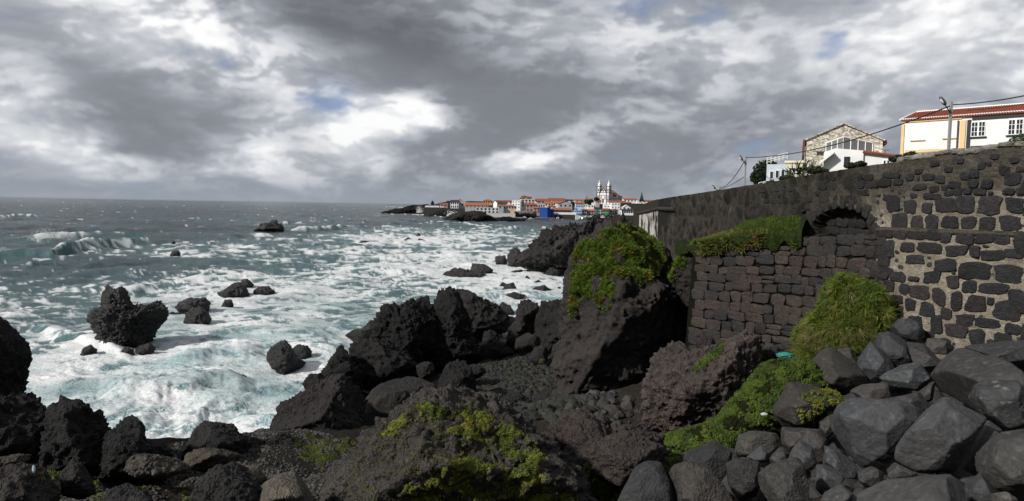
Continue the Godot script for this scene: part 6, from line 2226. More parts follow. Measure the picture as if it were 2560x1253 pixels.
	R("lava_lump", "brown crumbly lava hump in the lower left corner", 7.3, [-60, 1300, -50, 1190, 0, 1172, 60, 1165, 105, 1185, 140, 1225, 150, 1300], {"col": Color(0.06, 0.05, 0.045), "thick": 0.6, "keep": "corner"})
	R("lava_lump", "dark crumbling lava heap left of the pale crust slabs", 7.4, [470, 1300, 500, 1210, 545, 1172, 585, 1160, 615, 1178, 645, 1215, 690, 1300], {"col": gry, "thick": 0.5})
	R("lava_lump", "low dark lava hump in the middle of the lower left", 7.2, [250, 1300, 270, 1235, 320, 1215, 360, 1225, 400, 1300], {"col": gry * 0.9, "thick": 0.4})
	R("lava_lump", "rounded lava stone at the bottom edge, lower left", 6.9, [315, 1290, 325, 1245, 350, 1232, 375, 1245, 385, 1290], {"col": gry * 1.2, "thick": 0.25})
	R("crust_slab", "pale sandy crust slab tilted among dark gravel", 7.8, [578, 1170, 610, 1164, 645, 1166, 668, 1195, 655, 1212, 620, 1218], {"facet": true, "mat": "lava", "col": Color(0.19, 0.165, 0.125), "col2": Color(0.12, 0.1, 0.08), "thick": 0.25})
	R("crust_slab", "pale sandy crust slab at the bottom edge next to the mound", 7.2, [645, 1270, 672, 1215, 700, 1198, 740, 1194, 765, 1225, 790, 1280], {"facet": true, "mat": "lava", "col": Color(0.18, 0.155, 0.12), "col2": Color(0.10, 0.085, 0.07), "thick": 0.3})
	R("crust_slab", "tan pebbly crust sheet at the edge above the surf notch", 9.6, [312, 1172, 328, 1146, 362, 1140, 440, 1152, 475, 1172, 420, 1192, 340, 1192], {"mat": "pitted", "col": Color(0.14, 0.115, 0.088), "col2": Color(0.05, 0.043, 0.036), "thick": 0.6, "keep": "crust"})
	R("crust_slab", "tan pebbly crust right of the surf notch under the low block", 10.8, [455, 1170, 470, 1135, 510, 1122, 560, 1125, 600, 1140, 570, 1165, 510, 1178], {"mat": "pitted", "col": Color(0.12, 0.10, 0.075), "col2": Color(0.04, 0.036, 0.03), "thick": 0.6})
	R("crust_slab", "tan crust patch at the foot of the black pillar, left edge", 9.4, [-30, 1160, 0, 1143, 45, 1137, 76, 1137, 70, 1150, 40, 1166, -10, 1172], {"mat": "pitted", "col": Color(0.10, 0.085, 0.065), "thick": 0.4})

func surf_rocks() -> void:
	var big := S("largest rock in the surf, a horn rising from a broad flat body", 862, [222, 792, 238, 778, 262, 768, 300, 766, 335, 770, 352, 770, 385, 757, 404, 760, 408, 775, 414, 797, 395, 810, 382, 832, 360, 870, 300, 882, 256, 868, 250, 828, 228, 808], {"thick": 1.6, "sub": 6, "freq": 1.8, "jag": 0.03, "chunk": 0.07})
	var hr := rock_shape([246, 800, 256, 750, 264, 718, 272, 714, 282, 724, 292, 722, 302, 714, 313, 724, 320, 745, 336, 768, 350, 800, 300, 815], sea_d(222, 862) + 0.1, {"thick": 0.6, "sub": 5, "jag": 0.04, "chunk": 0.07, "amp": 0.04, "col": Color(0.026, 0.025, 0.025), "seed": 71})
	var horn := put("horn", smooth_mesh(hr.v, hr.idx, hr.c), M.wet_lava, big.node)
	horn.position = hr.at - big.at
	S("upper rock of the pair right of the largest surf rock", 785, [438, 768, 455, 752, 475, 745, 495, 748, 512, 745, 522, 760, 518, 785, 480, 795, 450, 785])
	S("lower streaming wet rock of the pair right of the largest", 812, [458, 810, 466, 785, 480, 770, 500, 768, 520, 782, 528, 800, 520, 815, 490, 825, 462, 820])
	S("small lone rock right of the streaming pair", 770, [554, 766, 562, 750, 578, 749, 584, 765, 575, 776, 560, 776])
	S("two-step rock with a low tail further out", 740, [542, 732, 560, 726, 585, 710, 605, 707, 615, 720, 622, 738, 600, 746, 555, 742])
	S("small peak just behind the two-step rock", 722, [600, 712, 606, 700, 618, 698, 634, 712, 630, 724, 605, 724])
	S("low foam-streaked rock right of the two-step rock", 737, [632, 730, 645, 718, 670, 717, 684, 726, 694, 738, 660, 744, 638, 742])
	S("dark rock in the breaking wave, nearer of two small far ones", 638, [424, 639, 430, 630, 440, 626, 450, 632, 449, 641, 436, 643], {"sub": 4})
	S("tiny pointed rock behind the breaking teal wave", 608, [427, 609, 432, 601, 440, 608, 434, 612])
	S("long flat-topped black reef far out with surf behind it", 578, [634, 577, 645, 570, 652, 561, 680, 557, 704, 561, 711, 574, 700, 584, 650, 584], {"sub": 5})
	S("dark knob on top of the far reef's wave", 560, [672, 562, 678, 550, 692, 550, 696, 562])
	S("row of low black teeth right of the far reef", 579, [716, 580, 726, 574, 735, 578, 742, 572, 754, 578, 745, 584, 725, 584])
	S("small half-drowned rock nearest the black crags on the left", 890, [197, 892, 208, 872, 226, 862, 242, 874, 238, 890, 215, 900])
	S("left one of two wet rocks under the largest surf rock", 892, [297, 884, 312, 871, 332, 872, 338, 890, 318, 902])
	S("right one of two wet rocks under the largest surf rock", 882, [336, 878, 350, 864, 372, 858, 389, 868, 384, 884, 350, 892])
	S("ridged black rock close to the shore crags with foam on its back", 930, [667, 895, 676, 872, 695, 860, 712, 853, 728, 870, 742, 892, 764, 908, 748, 926, 710, 946, 682, 922], {"thick": 1.0})
	S("second lump behind the ridged near-shore rock", 895, [732, 872, 748, 862, 768, 866, 781, 880, 772, 898, 748, 898])
	S("small dark rock breaking the backwash before the shore", 950, [598, 946, 606, 935, 616, 942, 622, 956, 606, 960])
	S("brown foam-covered ledge beside the largest surf rock", 792, [408, 792, 432, 780, 456, 786, 448, 798, 420, 800])
	S("tiny rock in open foam left of the middle", 724, [771, 724, 778, 717, 787, 724, 780, 729])
	S("low dark streak of rock in the middle distance", 608, [893, 608, 905, 602, 930, 606, 920, 612, 900, 612])
	S("left of three low reefs in the bright middle surf", 602, [1006, 602, 1020, 594, 1034, 600, 1026, 607, 1010, 607])
	S("right of three low reefs in the bright middle surf", 606, [1036, 606, 1048, 597, 1064, 602, 1060, 610, 1042, 611])
	S("pointed knob behind the three low reefs", 588, [1040, 590, 1046, 582, 1052, 589, 1046, 593])
	S("long low brown rock with a tail in the foam", 692, [1098, 694, 1112, 682, 1140, 673, 1160, 676, 1190, 682, 1225, 688, 1200, 697, 1150, 700, 1110, 700], {"col": Color(0.04, 0.032, 0.031)})
	S("square brown block sitting on the long low rock", 684, [1175, 684, 1180, 659, 1212, 663, 1233, 674, 1228, 686, 1200, 692], {"col": Color(0.045, 0.034, 0.033)})
	S("cube-shaped rock in front of the needle ridge", 660, [1239, 642, 1262, 640, 1267, 658, 1258, 668, 1240, 666], {"col": Color(0.04, 0.036, 0.034)})
	S("tall domed rock next to the cube-shaped one", 664, [1269, 640, 1278, 624, 1292, 621, 1306, 632, 1322, 648, 1328, 668, 1295, 674, 1271, 670], {"col": Color(0.034, 0.031, 0.03)})
	S("flat dark rock under the domed rock", 682, [1268, 682, 1286, 677, 1304, 674, 1310, 681, 1290, 688])
	S("dark stepped rock close under the headland", 687, [1346, 689, 1368, 679, 1374, 665, 1392, 665, 1412, 672, 1396, 690, 1365, 694])
	S("rounded reddish rock in the foam below the headland", 729, [1255, 728, 1264, 711, 1283, 707, 1291, 724, 1284, 736, 1262, 736], {"col": Color(0.045, 0.036, 0.034)})
	S("flat ragged rock below the reddish one", 744, [1252, 743, 1284, 731, 1315, 738, 1302, 750, 1268, 751], {"col": Color(0.04, 0.034, 0.03)})
	S("broad flat brown rock near the headland", 731, [1322, 727, 1345, 716, 1360, 713, 1381, 725, 1372, 737, 1340, 738], {"col": Color(0.04, 0.035, 0.032)})
	S("small pyramid rock in the foam", 698, [1308, 699, 1317, 689, 1328, 698, 1318, 704])
	S("small rounded rock right of the pyramid one", 708, [1333, 707, 1347, 699, 1353, 708, 1343, 713])
	S("little grey rock beside the reddish one", 714, [1248, 714, 1257, 705, 1268, 712, 1256, 719])
	S("small wet rock at the foot of the headland", 728, [1384, 725, 1398, 717, 1410, 727, 1398, 733])
	S("smaller wet rock nearest the headland's foot", 735, [1402, 734, 1412, 728, 1420, 736, 1410, 741])
	S("little stone between the broad flat rock and the headland", 717, [1384, 716, 1392, 710, 1400, 716, 1392, 721])
	S("low black rock left of the square-shouldered crag", 848, [864, 838, 880, 826, 905, 822, 924, 802, 938, 800, 942, 826, 926, 856, 888, 858])
	S("round wet boulder behind the water gap", 786, [1238, 774, 1258, 757, 1274, 764, 1286, 782, 1272, 794, 1246, 794])

func B(label: String, d: float, crop: Array, o := {}) -> void:     # outline in the enlarged lower right crop
	var p := []
	for i in range(0, crop.size(), 2): p.append_array([1560 + crop[i] * 0.390625, 800 + crop[i + 1] * 0.390625])
	o.facet = true
	o.group = "big boulders heaped at the foot of the wall"
	o.cat = "boulder"
	if not o.has("col"): o.col = Color(0.085, 0.089, 0.094)
	o.col = o.col * Color(0.74, 0.77, 0.81)
	rng.seed = int(crop[0] * 3 + crop[1])
	o.col = o.col.lerp(Color(0.085, 0.068, 0.054), rng.randf() * 0.32) * rng.randf_range(0.8, 1.25)
	o.col2 = o.col * 0.72
	if not o.has("scuff"): o.scuff = 0.22
	R("boulder", label, d, p, o)

func boulders() -> void:
	var tn := Color(0.12, 0.11, 0.094)
	var br := Color(0.085, 0.075, 0.067)
	B("large flat-faced grey boulder with a sharp lower edge", 7.8, [1350, 640, 1375, 555, 1480, 505, 1750, 512, 1870, 555, 1882, 640, 1745, 800, 1525, 945, 1440, 840], {"top": [-0.1, 0.75, 0.75, 0.42], "faces": 2})
	B("large blue grey slab with chipped pale edges", 6.9, [1740, 900, 1752, 790, 1900, 620, 2050, 488, 2290, 600, 2315, 640, 2200, 830, 2070, 960, 1880, 980], {"top": [-0.2, 0.5, 0.9, 0.36], "faces": 2})
	B("side block of the blue grey slab, darkened to carry its shade", 7.1, [2180, 830, 2300, 640, 2395, 715, 2290, 960, 2120, 1130, 2060, 960], {"col": Color(0.06, 0.06, 0.062)})  # darker colour paints the shaded side of the slab
	B("huge dark boulder below the wall on the right", 9.0, [1890, 520, 1985, 370, 2085, 290, 2350, 228, 2480, 290, 2600, 400, 2600, 600, 2400, 720, 2290, 600, 2050, 490], {"col": Color(0.072, 0.07, 0.07), "thick": 0.9})
	B("cracked boulder with pale scuffs in front of the huge one", 8.2, [2210, 540, 2250, 420, 2380, 385, 2525, 390, 2590, 480, 2580, 690, 2400, 745, 2300, 600], {"col": Color(0.078, 0.077, 0.076), "scuff": 0.6})
	B("boulder with rusty lichen patch at the right edge", 6.0, [2285, 1000, 2290, 850, 2400, 740, 2560, 708, 2700, 800, 2700, 1120, 2420, 1110], {"col": Color(0.085, 0.077, 0.07)})
	B("wide low boulder at the bottom edge", 5.6, [1290, 1250, 1400, 1120, 1600, 1040, 1860, 1018, 2020, 935, 2092, 990, 2200, 1250], {"col": Color(0.085, 0.084, 0.082)})
	B("dark wedge boulder between the wide one and the rusty one", 5.9, [2180, 1210, 2215, 1060, 2300, 975, 2375, 1100, 2470, 1220], {"col": Color(0.055, 0.055, 0.056)})
	B("tan pitted boulder below the long grass", 10.8, [1215, 320, 1270, 252, 1350, 228, 1430, 290, 1505, 330, 1522, 420, 1440, 478, 1330, 452, 1240, 370], {"col": tn, "mat": "pitted", "thick": 0.6})
	B("steep grey boulder right of the tan one", 10.9, [1500, 300, 1545, 200, 1580, 138, 1650, 200, 1725, 312, 1690, 370, 1600, 405], {})
	B("dark angular boulder with a dry twig on it", 11.3, [1600, 190, 1640, 92, 1700, 85, 1820, 170, 1855, 285, 1720, 305], {"col": Color(0.07, 0.071, 0.074)})
	B("long dark boulder sloping down from the wall foot", 11.0, [1800, 120, 1850, 105, 1930, 180, 2045, 210, 2060, 290, 1960, 345, 1860, 285], {"col": Color(0.07, 0.07, 0.072)})
	B("grey wrinkled boulder below the sloping one", 9.8, [1632, 370, 1700, 325, 1800, 298, 1900, 285, 1965, 375, 1890, 455, 1700, 420], {"scuff": 0.5})
	B("low grey boulder under the wrinkled one", 9.2, [1458, 475, 1525, 432, 1610, 405, 1690, 405, 1710, 500, 1560, 530], {"col": br})
	B("upper blue grey boulder leaning on the wall", 12.2, [1695, 50, 1755, -5, 1840, -8, 1905, 28, 1932, 110, 1880, 135, 1730, 95], {"col": Color(0.075, 0.078, 0.082)})
	B("small dark brown pointed rock in the herbs behind the tan boulder", 11.3, [1370, 245, 1375, 190, 1450, 185, 1505, 285, 1460, 305], {"col": Color(0.05, 0.042, 0.04)})
	B("brown boulder half covered by creeping herbs", 9.0, [965, 600, 1035, 470, 1110, 425, 1200, 455, 1310, 478, 1390, 545, 1310, 600, 1215, 690, 1120, 722, 1000, 650], {"col": br, "keep": "mossy", "mat": "pitted", "thick": 0.6})
	B("small smooth brown boulder next to the herb-covered one", 8.6, [1245, 640, 1300, 590, 1380, 600, 1370, 700, 1290, 765, 1255, 710], {"col": br})
	B("tan block below the green bank", 8.6, [708, 850, 735, 752, 830, 718, 965, 728, 1010, 800, 930, 865, 750, 875], {"col": tn, "mat": "pitted"})
	B("rounded grey boulder in the gap under the herb-covered one", 7.9, [1125, 790, 1170, 704, 1235, 708, 1295, 772, 1292, 900, 1200, 935, 1130, 840], {"col": br})
	B("angular grey boulder below the rounded one", 7.4, [1065, 900, 1085, 830, 1130, 778, 1205, 830, 1235, 920, 1170, 975], {})
	B("pale thin slab wedged below the large flat-faced boulder", 7.2, [1283, 920, 1285, 803, 1385, 850, 1495, 972, 1480, 1015, 1410, 1025], {"scuff": 0.5})
	B("pale wedge-shaped stone standing in the middle bottom", 6.6, [1228, 1080, 1232, 932, 1290, 922, 1405, 1010, 1392, 1055, 1270, 1122], {"scuff": 0.4})
	B("black pitted boulder with holes near the green bank", 7.2, [380, 880, 400, 850, 580, 783, 645, 810, 730, 880, 665, 965, 640, 1065, 500, 1005, 390, 940], {"col": Color(0.062, 0.063, 0.066), "mat": "pitted", "scuff": 0.0})
	B("brown grey boulder with pale lower face at the bottom edge", 6.2, [308, 970, 340, 915, 450, 918, 565, 970, 645, 1070, 730, 1230, 340, 1230], {"col": br, "mat": "pitted"})
	B("pitted boulder in the middle of the bottom row", 6.6, [655, 925, 740, 888, 865, 908, 885, 1030, 855, 1105, 740, 1155, 680, 1085], {"col": Color(0.075, 0.074, 0.072), "mat": "pitted", "scuff": 0.1})
	B("big brown-patched boulder in the bottom row", 6.2, [878, 985, 960, 918, 1095, 878, 1155, 930, 1185, 1080, 1180, 1230, 980, 1230, 905, 1085], {"col": Color(0.082, 0.078, 0.07), "mat": "pitted"})
	B("dark speckled boulder at the left end of the bottom row", 6.3, [-60, 1230, 0, 1070, 90, 958, 150, 928, 245, 940, 305, 1000, 315, 1085, 380, 1230], {"col": Color(0.066, 0.067, 0.069), "mat": "pitted", "scuff": 0.15})
	B("small flat stone in front of the tan block", 7.9, [788, 882, 880, 818, 935, 850, 925, 905, 830, 910], {})
	B("dark stone filling the gap right of the small flat one", 7.8, [925, 890, 1000, 818, 1065, 850, 1055, 905, 960, 935], {"col": Color(0.06, 0.055, 0.052)})
	B("dark broken stone below the pale thin slab", 6.6, [1495, 975, 1600, 942, 1668, 980, 1645, 1055, 1560, 1085, 1505, 1035], {"col": Color(0.06, 0.06, 0.062)})
	B("dark stone under the blue grey slab", 6.5, [1685, 975, 1740, 915, 1880, 985, 1835, 1030, 1700, 1030], {"col": Color(0.05, 0.05, 0.05)})
	B("small stone at the bottom edge left of the wide boulder", 5.9, [1250, 1230, 1270, 1130, 1400, 1075, 1470, 1120, 1410, 1230], {"col": Color(0.08, 0.08, 0.08)})
	B("small pale rough stone in the bottom right", 5.4, [2365, 1180, 2375, 1108, 2450, 1100, 2515, 1140, 2520, 1200], {"col": tn})
	B("long dark boulder under the pale-jointed wall", 10.9, [2055, 250, 2150, 200, 2300, 180, 2600, 135, 2650, 260, 2480, 295, 2350, 240, 2080, 300], {"col": Color(0.068, 0.068, 0.07)})
	B("dark filler boulder between wrinkled one and huge one", 9.2, [1870, 480, 1985, 395, 1970, 510, 1900, 550], {"col": Color(0.06, 0.057, 0.055)})
	B("shadowy boulder behind the large flat-faced one", 8.5, [1700, 500, 1880, 465, 1945, 545, 1890, 620, 1750, 560], {"col": Color(0.055, 0.053, 0.052)})
	B("dark rock in the bottom right between slab and rusty boulder", 6.2, [2270, 960, 2390, 720, 2480, 760, 2400, 900, 2300, 1030], {"col": Color(0.05, 0.05, 0.052)})
	B("rough brown stones at the foot of the pale-jointed wall", 11.6, [1925, 180, 1940, 120, 2010, 118, 2105, 160, 2085, 225, 1960, 215], {"col": br})
	B("dark boulder resting under the tan one beside the green bank", 9.6, [1330, 600, 1350, 540, 1480, 480, 1600, 520, 1560, 560, 1420, 600], {"col": Color(0.06, 0.058, 0.055)})
	for i in 5:
		var bx := 2760.0 + (i % 3) * 330.0
		var by := 380.0 + i * 190.0
		B(["grey boulder past the huge dark one at the wall foot", "blocky boulder beyond the rusty one", "broad boulder close under the wall past the heap", "low boulder at the near end of the heap", "tilted slab boulder at the near right end"][i], 8.4 - i * 0.75, [bx - 180, by, bx - 90, by - 130, bx + 80, by - 150, bx + 200, by - 20, bx + 150, by + 140, bx - 80, by + 150], {"seed": 300 + i})
	B("dark boulder in the shade under the herb-covered boulder", 8.5, [1010, 800, 1020, 700, 1120, 690, 1240, 700, 1180, 790, 1080, 850], {"col": Color(0.05, 0.048, 0.045)})

func small_things() -> void:
	lamp_post("tall street lamp on a grey pole before the long white house", 2379, 385, 254, 48.0, Vector2(2350, 257), 0.8)
	lamp_post("smaller street lamp at the left end of the upper houses", 1865, 462, 392, 82.0, Vector2(1851, 397), 0.85)
	lamp_post("farthest street lamp, only its head above the wall", 1800, 472, 466, 120.0, Vector2(1784, 469), 1.0)
	cable("thick cable climbing from the small lamp to the tall lamp", [at(1866, 394, 82), at(2376, 265, 48)], 0.9, 0.05)
	cable("cable running on from the tall lamp past the long house", [at(2381, 262, 48), at(2760, 186, 40)], 0.35, 0.045)
	cable("cable sagging down from the small lamp to the farthest lamp", [at(1862, 402, 82), at(1800, 470, 120)], 0.8, 0.05)
	cable("thin cable beside the small lamp running down behind the wall", [at(1864, 440, 83), at(1790, 476, 125)], 0.3, 0.04)
	cable("thin far cable crossing above the red roof", [at(2420, 276, 62), at(2700, 232, 55)], 0.2, 0.035)
	# television aerial on the wing
	var a := thing("aerial", "television aerial on the red roof of the low white house", "aerial", at(2213, 390, 84))
	var g := G.new()
	g.tube([Vector3(0, -0.6, 0), Vector3(0, 0.75, 0)], 0.03, 0.03, 5)
	put("mast", g.mesh(), M.steel, a)
	g = G.new()
	g.tube([Vector3(-0.5, 0.7, 0), Vector3(0.5, 0.72, 0)], 0.03, 0.03, 5)
	put("boom", g.mesh(), M.steel, a)
	# gulls
	for q in [[1572, 474, 1.0, "lower dark gull gliding right of the church"], [1580, 472, 0.8, "upper gull gliding right of the church"]]:
		var b := thing("gull", q[3], "bird", at(q[0], q[1], 210))
		g = G.new()
		g.tube([Vector3(-0.02, 0, 0.25), Vector3(0, 0, 0), Vector3(0.02, 0, -0.3)], 0.07, 0.03, 6)
		put("body", g.mesh(), M.dark, b)
		for s in [-1.0, 1.0]:
			g = G.new()
			slab(g, Vector3(0, 0.02, 0.1), Vector3(s * 0.35 * q[2], 0.16, 0.12), Vector3(s * 0.35 * q[2], 0.16, -0.06), Vector3(0, 0.02, -0.12), 0.02)
			slab(g, Vector3(s * 0.35 * q[2], 0.16, 0.12), Vector3(s * 0.75 * q[2], 0.06, -0.1), Vector3(s * 0.74 * q[2], 0.06, -0.14), Vector3(s * 0.35 * q[2], 0.16, -0.06), 0.02)
			put("wing", g.mesh(), M.dark, b)
	# litter
	scrap("net_scrap", "crumpled turquoise net scrap lying at the foot of the brown wall", "net", at(1963, 889, 12.9), Vector3(0.14, 0.05, 0.1), Color(0.045, 0.26, 0.21))
	scrap("plastic_scrap", "small white plastic scrap on the dark lava at the lower left", "litter", at(84, 1173, 7.15), Vector3(0.014, 0.034, 0.01), Color(0.6, 0.76, 0.76))
	scrap("paper_scrap", "scrap of white paper in the green herbs of the bank", "litter", at(1911, 1036, 10.3), Vector3(0.045, 0.02, 0.03), Color(0.6, 0.62, 0.6))
	spray("white burst of spray thrown up by a wave at the left", 118, 606, sea_d(118, 602), 4.2, 3.4, 2600, 0.075)
	spray("tall spray plume against the black lava point", 1049, 537, 530.0, 3.6, 9.0, 900, 0.28)
	spray("smaller spray burst at the second lava point", 1127, 541, 470.0, 5.0, 5.0, 400, 0.45)
	spray("spray behind the far black reef", 655, 566, sea_d(655, 563), 4.0, 1.6, 900, 0.08)
	spray("white foam burst on the crest right of the far reef", 870, 578, sea_d(870, 575), 6.0, 1.6, 1200, 0.08)

func scrap(called: String, label: String, cat: String, p: Vector3, s: Vector3, col: Color) -> void:
	var b := ico(3)
	var v := PackedVector3Array()
	var c := PackedColorArray()
	for u in b[0]:
		var r := 1.0 + n_rid.get_noise_3dv(u * 1.4 + s * 40.0) * 0.5
		v.push_back(u * s * r)
		c.push_back(col * (0.8 + 0.4 * n_mid.get_noise_3dv(u * 3.0)))
	var o := put(called, smooth_mesh(v, b[1], c), M.leaf)
	o.position = p
	tag(o, label, cat)

func plants() -> void:
	var ice := tuft_succulent()
	var herb := tuft_herb()
	var short := tuft_grass(5, 9, 0.06, 0.13, 0.004, 0.5)
	var long := tuft_grass(6, 10, 0.35, 0.62, 0.006, 1.6)
	var peb := pebble_mesh(3)
	var ice_c := [Color(0.04, 0.075, 0.010), Color(0.085, 0.125, 0.016), Color(0.065, 0.11, 0.014), Color(0.10, 0.145, 0.018), Color(0.08, 0.125, 0.015), Color(0.07, 0.11, 0.014), Color(0.11, 0.145, 0.018), Color(0.13, 0.14, 0.02), Color(0.27, 0.12, 0.02)]
	var herb_c := [Color(0.05, 0.07, 0.012), Color(0.085, 0.105, 0.016), Color(0.12, 0.14, 0.02), Color(0.17, 0.15, 0.025)]
	var green_c := [Color(0.028, 0.047, 0.008), Color(0.058, 0.088, 0.013), Color(0.085, 0.12, 0.016)]
	var dry_c := [Color(0.075, 0.095, 0.022), Color(0.12, 0.125, 0.035), Color(0.2, 0.165, 0.07), Color(0.15, 0.14, 0.04), Color(0.24, 0.18, 0.085)]
	scatter("ice_plant", "green ice plant with orange tips draped over the headland's top", [rocks.headland], [1424, 770, 1432, 640, 1450, 610, 1500, 580, 1545, 560, 1600, 572, 1650, 610, 1662, 650, 1640, 690, 1600, 720, 1580, 690, 1540, 700, 1530, 770, 1500, 790, 1485, 740, 1455, 750, 1430, 800], 900, ice, M.leaf, {"cols": ice_c, "s0": 0.5, "s1": 1.0, "thin": -0.27, "nf": 1.2, "cat": "ice plant"})
	scatter("ice_plant", "yellow green ice plant on the leaning rock fin", [rocks.pinnacle], [1675, 690, 1700, 640, 1740, 605, 1760, 600, 1755, 625, 1725, 645, 1700, 690, 1685, 705], 420, ice, M.leaf, {"cols": ice_c.slice(0, 5), "s0": 0.7, "s1": 1.2, "thin": -0.3, "cat": "ice plant"})
	scatter("ledge_grass", "bright green grass cushion along the top of the brown wall", [rocks.ledge], [1752, 660, 1752, 585, 1800, 540, 2000, 540, 1990, 660], 420, short, M.leaf, {"cols": green_c, "s0": 0.6, "s1": 1.1, "thin": -0.5, "cat": "grass"})
	scatter("hanging_plants", "brown green plants hanging over the edge of the brown wall", [rocks.ledge], [1740, 640, 1760, 590, 1990, 580, 1990, 640], 260, ice, M.leaf, {"cols": [Color(0.05, 0.06, 0.015), Color(0.1, 0.11, 0.02), Color(0.12, 0.08, 0.03)], "s0": 0.8, "s1": 1.4, "thin": -0.05, "up": -0.1, "cat": "hanging plants"})
	scatter("long_grass", "long green and straw-coloured grass on the mound against the wall", [rocks.grass], [1990, 920, 1998, 830, 2030, 790, 2090, 760, 2120, 720, 2170, 790, 2210, 840, 2180, 880, 2100, 900, 2060, 960], 300, long, M.leaf, {"cols": dry_c, "s0": 0.3, "s1": 0.75, "thin": -0.25, "drape": 0.75, "nf": 1.4, "cat": "grass"})
	scatter("mound_grass", "short bright green grass on the upper part of the mound by the wall", [rocks.grass], [1980, 950, 1985, 800, 2060, 660, 2200, 660, 2260, 800, 2240, 900, 2120, 960], 1500, short, M.leaf, {"cols": [Color(0.06, 0.09, 0.012), Color(0.10, 0.14, 0.018), Color(0.13, 0.17, 0.022), Color(0.19, 0.165, 0.05)], "s0": 0.5, "s1": 1.5, "thin": -0.35, "drape": 0.6, "nf": 2.2, "cat": "grass"})
	scatter("creeping_herbs", "low green herbs in patches on the grass mound", [rocks.grass], [1985, 850, 2050, 700, 2110, 670, 2200, 690, 2245, 790, 2200, 840, 2120, 830, 2130, 920, 2060, 940, 2000, 880], 700, herb, M.leaf, {"cols": green_c, "s0": 1.0, "s1": 1.8, "thin": 0.0, "nf": 1.4, "cat": "herbs"})
	scatter("creeping_herbs", "dense bright green herbs covering the earth bank", [rocks.bank], [1620, 1200, 1640, 1060, 1850, 950, 1900, 880, 2100, 880, 2100, 1030, 1970, 1100, 1700, 1210], 2200, herb, M.leaf, {"cols": green_c, "s0": 0.5, "s1": 1.1, "thin": -0.3, "nf": 2.2, "cat": "herbs"})
	scatter("creeping_herbs", "yellow green herbs on the top and flank of the brown mound", [rocks.mound], [1040, 1020, 1075, 1010, 1140, 1035, 1200, 1030, 1290, 1075, 1340, 1110, 1380, 1170, 1330, 1190, 1240, 1120, 1130, 1085, 1060, 1075], 4200, herb, M.leaf, {"cols": herb_c, "s0": 0.4, "s1": 0.9, "thin": -0.1, "nf": 2.4, "cat": "herbs"})
	scatter("creeping_herbs", "dense green herbs at the bottom front of the brown mound", [rocks.mound], [960, 1260, 1040, 1200, 1100, 1165, 1190, 1145, 1240, 1170, 1300, 1180, 1380, 1200, 1440, 1260], 4500, herb, M.leaf, {"cols": herb_c, "s0": 0.4, "s1": 0.9, "thin": -0.22, "nf": 2.0, "cat": "herbs"})
	scatter("creeping_herbs", "thin sprinkling of tiny dry herbs all over the brown mound", [rocks.mound], [840, 1250, 900, 1110, 1040, 1000, 1200, 1000, 1330, 1100, 1450, 1260], 700, herb, M.leaf, {"cols": [Color(0.05, 0.05, 0.02), Color(0.08, 0.085, 0.02), Color(0.1, 0.1, 0.025)], "s0": 0.25, "s1": 0.6, "thin": -0.1, "nf": 3.0, "cat": "herbs"})
	scatter("creeping_herbs", "yellow herbs on the left slope of the brown mound", [rocks.mound], [955, 1090, 1010, 1040, 1030, 1050, 985, 1090], 1600, herb, M.leaf, {"cols": herb_c.slice(1), "s0": 0.6, "s1": 1.1, "thin": -0.3, "nf": 2.0, "cat": "herbs"})
	scatter("creeping_herbs", "small herbs in the notch of the lava block", [rocks.block], [1730, 925, 1770, 890, 1810, 865, 1805, 885, 1770, 910, 1745, 930], 1500, herb, M.leaf, {"cols": green_c, "s0": 0.7, "s1": 1.3, "thin": -0.5, "cat": "herbs"})
	scatter("creeping_herbs", "wiry herbs creeping over the brown boulder", [rocks.mossy], [1990, 1010, 2010, 985, 2090, 975, 2110, 1010, 2060, 1030, 2030, 1070, 2005, 1060], 1700, herb, M.leaf, {"cols": herb_c, "s0": 0.6, "s1": 1.1, "thin": -0.15, "nf": 3.0, "cat": "herbs"})
	scatter("creeping_herbs", "green herbs between the lava lumps and the boulder row", [rocks.ground, rocks.lump], [1440, 1260, 1450, 1150, 1500, 1190, 1570, 1200, 1600, 1180, 1660, 1150, 1700, 1160, 1640, 1200, 1560, 1260], 1300, herb, M.leaf, {"cols": green_c, "s0": 0.8, "s1": 1.5, "thin": -0.25, "cat": "herbs"})
	scatter("creeping_herbs", "yellow green herb patch left of the mound", [rocks.ground], [715, 1110, 760, 1085, 860, 1095, 890, 1110, 850, 1150, 800, 1175, 760, 1150], 2200, herb, M.leaf, {"cols": [Color(0.035, 0.045, 0.01), Color(0.065, 0.08, 0.014), Color(0.1, 0.11, 0.02)], "s0": 0.6, "s1": 1.1, "thin": -0.2, "nf": 2.2, "cat": "herbs"})
	scatter("creeping_herbs", "sparse dry herbs on the gravel at the lower left", [rocks.ground, rocks.corner], [40, 1260, 100, 1180, 300, 1170, 520, 1180, 560, 1230, 500, 1260], 500, herb, M.leaf, {"cols": herb_c, "s0": 0.6, "s1": 1.2, "thin": 0.1, "nf": 1.8, "cat": "herbs"})
	var grey := [Color(0.02, 0.02, 0.02), Color(0.045, 0.042, 0.04), Color(0.075, 0.068, 0.06)]
	scatter("gravel", "dark angular gravel strewn over the front left ground", [rocks.ground, rocks.crust], [120, 1260, 300, 1140, 500, 1100, 590, 1060, 760, 1055, 870, 1110, 860, 1260], 520, peb, M.pebble, {"cols": grey, "s0": 0.012, "s1": 0.045, "thin": -0.3, "cat": "gravel"})
	scatter("cove_pebbles", "wet rounded dark cobbles on the floor of the cove", [rocks.ground], [1130, 1030, 1140, 880, 1440, 870, 1460, 1060], 60, peb, M.pebble, {"cols": [Color(0.010, 0.010, 0.010), Color(0.018, 0.018, 0.015), Color(0.030, 0.030, 0.02)], "s0": 0.05, "s1": 0.2, "thin": -0.5, "up": 1.0, "cat": "cobbles"})
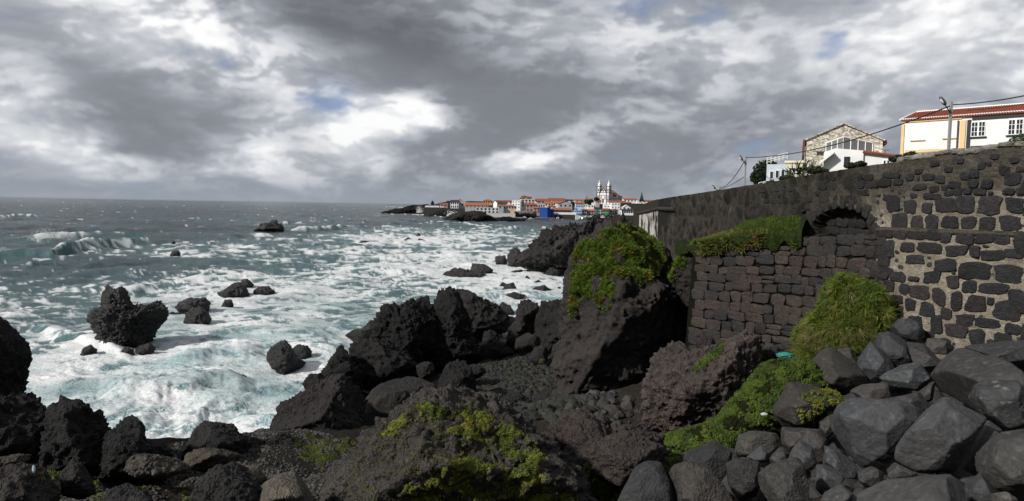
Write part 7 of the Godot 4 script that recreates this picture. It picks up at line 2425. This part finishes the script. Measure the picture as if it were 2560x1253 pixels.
	scatter("rubble", "small broken dark stones filling the gaps between the big boulders", [rocks.ground], [1380, 1260, 1440, 960, 1640, 1020, 1700, 1120, 1950, 1060, 2050, 900, 2250, 820, 2560, 880, 2560, 1260], 22, peb, M.pebble, {"cols": [Color(0.015, 0.015, 0.015), Color(0.03, 0.028, 0.026), Color(0.05, 0.045, 0.04)], "s0": 0.04, "s1": 0.2, "thin": -0.6, "cat": "rubble"})  # stone tints darkened to paint shade into the gaps
	# shrubs on the wall and trees behind it
	var dk := [Color(0.012, 0.02, 0.010), Color(0.035, 0.05, 0.02)]
	leafy("tree", "round dark tree behind the pale blue house", "tree", at(1908, 455, 92), [[Vector3(0.2, 1.6, 0), 1.6, 0.9], [Vector3(-0.7, 0.6, 0), 1.1, 0.9], [Vector3(1.0, 2.2, -0.5), 1.1, 0.8]], 5000, 0.17, dk, 0.2)
	leafy("agave", "spiky agave clump with yellowish leaves on the wall top", "agave", at(2008, 437, 19.5), [[Vector3(0, 0.1, 0), 0.2, 0.6], [Vector3(0.22, 0.05, 0.1), 0.2, 0.6], [Vector3(-0.25, 0.02, 0.1), 0.2, 0.6]], 120, 0.33, [Color(0.03, 0.045, 0.02), Color(0.12, 0.13, 0.03)], 0.0, true)
	for q in [["low bushes on the wall left of the agave", 1968, 450, 22.0, 0.15], ["dark bush on the wall right of the agave", 2045, 432, 18.0, 0.16], ["straggly shrub before the dark door of the white house", 2128, 418, 17.0, 0.1], ["shrub on the wall right of the straggly one", 2152, 412, 16.6, 0.08], ["dark shrub at the end of the lime-white coping", 2246, 402, 15.5, 0.12], ["small plants beside the lime-white coping", 2280, 392, 15.0, 0.1], ["grey green plants below the pale blue house", 1930, 460, 24.0, 0.12]]:
		var r: float = q[4]
		leafy("shrub", q[0], "shrub", at(q[1], q[2], q[3]), [[Vector3(0, r * 0.5, 0), r, 0.7], [Vector3(r * 1.2, r * 0.2, 0), r * 0.7, 0.7], [Vector3(-r * 1.1, r * 0.3, 0), r * 0.7, 0.8]], 1500, 0.028, [Color(0.015, 0.022, 0.012), Color(0.05, 0.065, 0.028)], 0.0, false, "shrubs growing on the wall top")
	leafy("shrub", "large dark green shrub above the coping at the right edge", "shrub", at(2570, 358, 22.0), [[Vector3(0, 0.05, 0), 0.55, 0.5], [Vector3(-0.45, -0.12, 0), 0.35, 0.5], [Vector3(0.8, 0.2, 0), 0.7, 0.6]], 4000, 0.045, [Color(0.02, 0.035, 0.015), Color(0.05, 0.085, 0.028)], 0.0, false, "shrubs growing on the wall top")
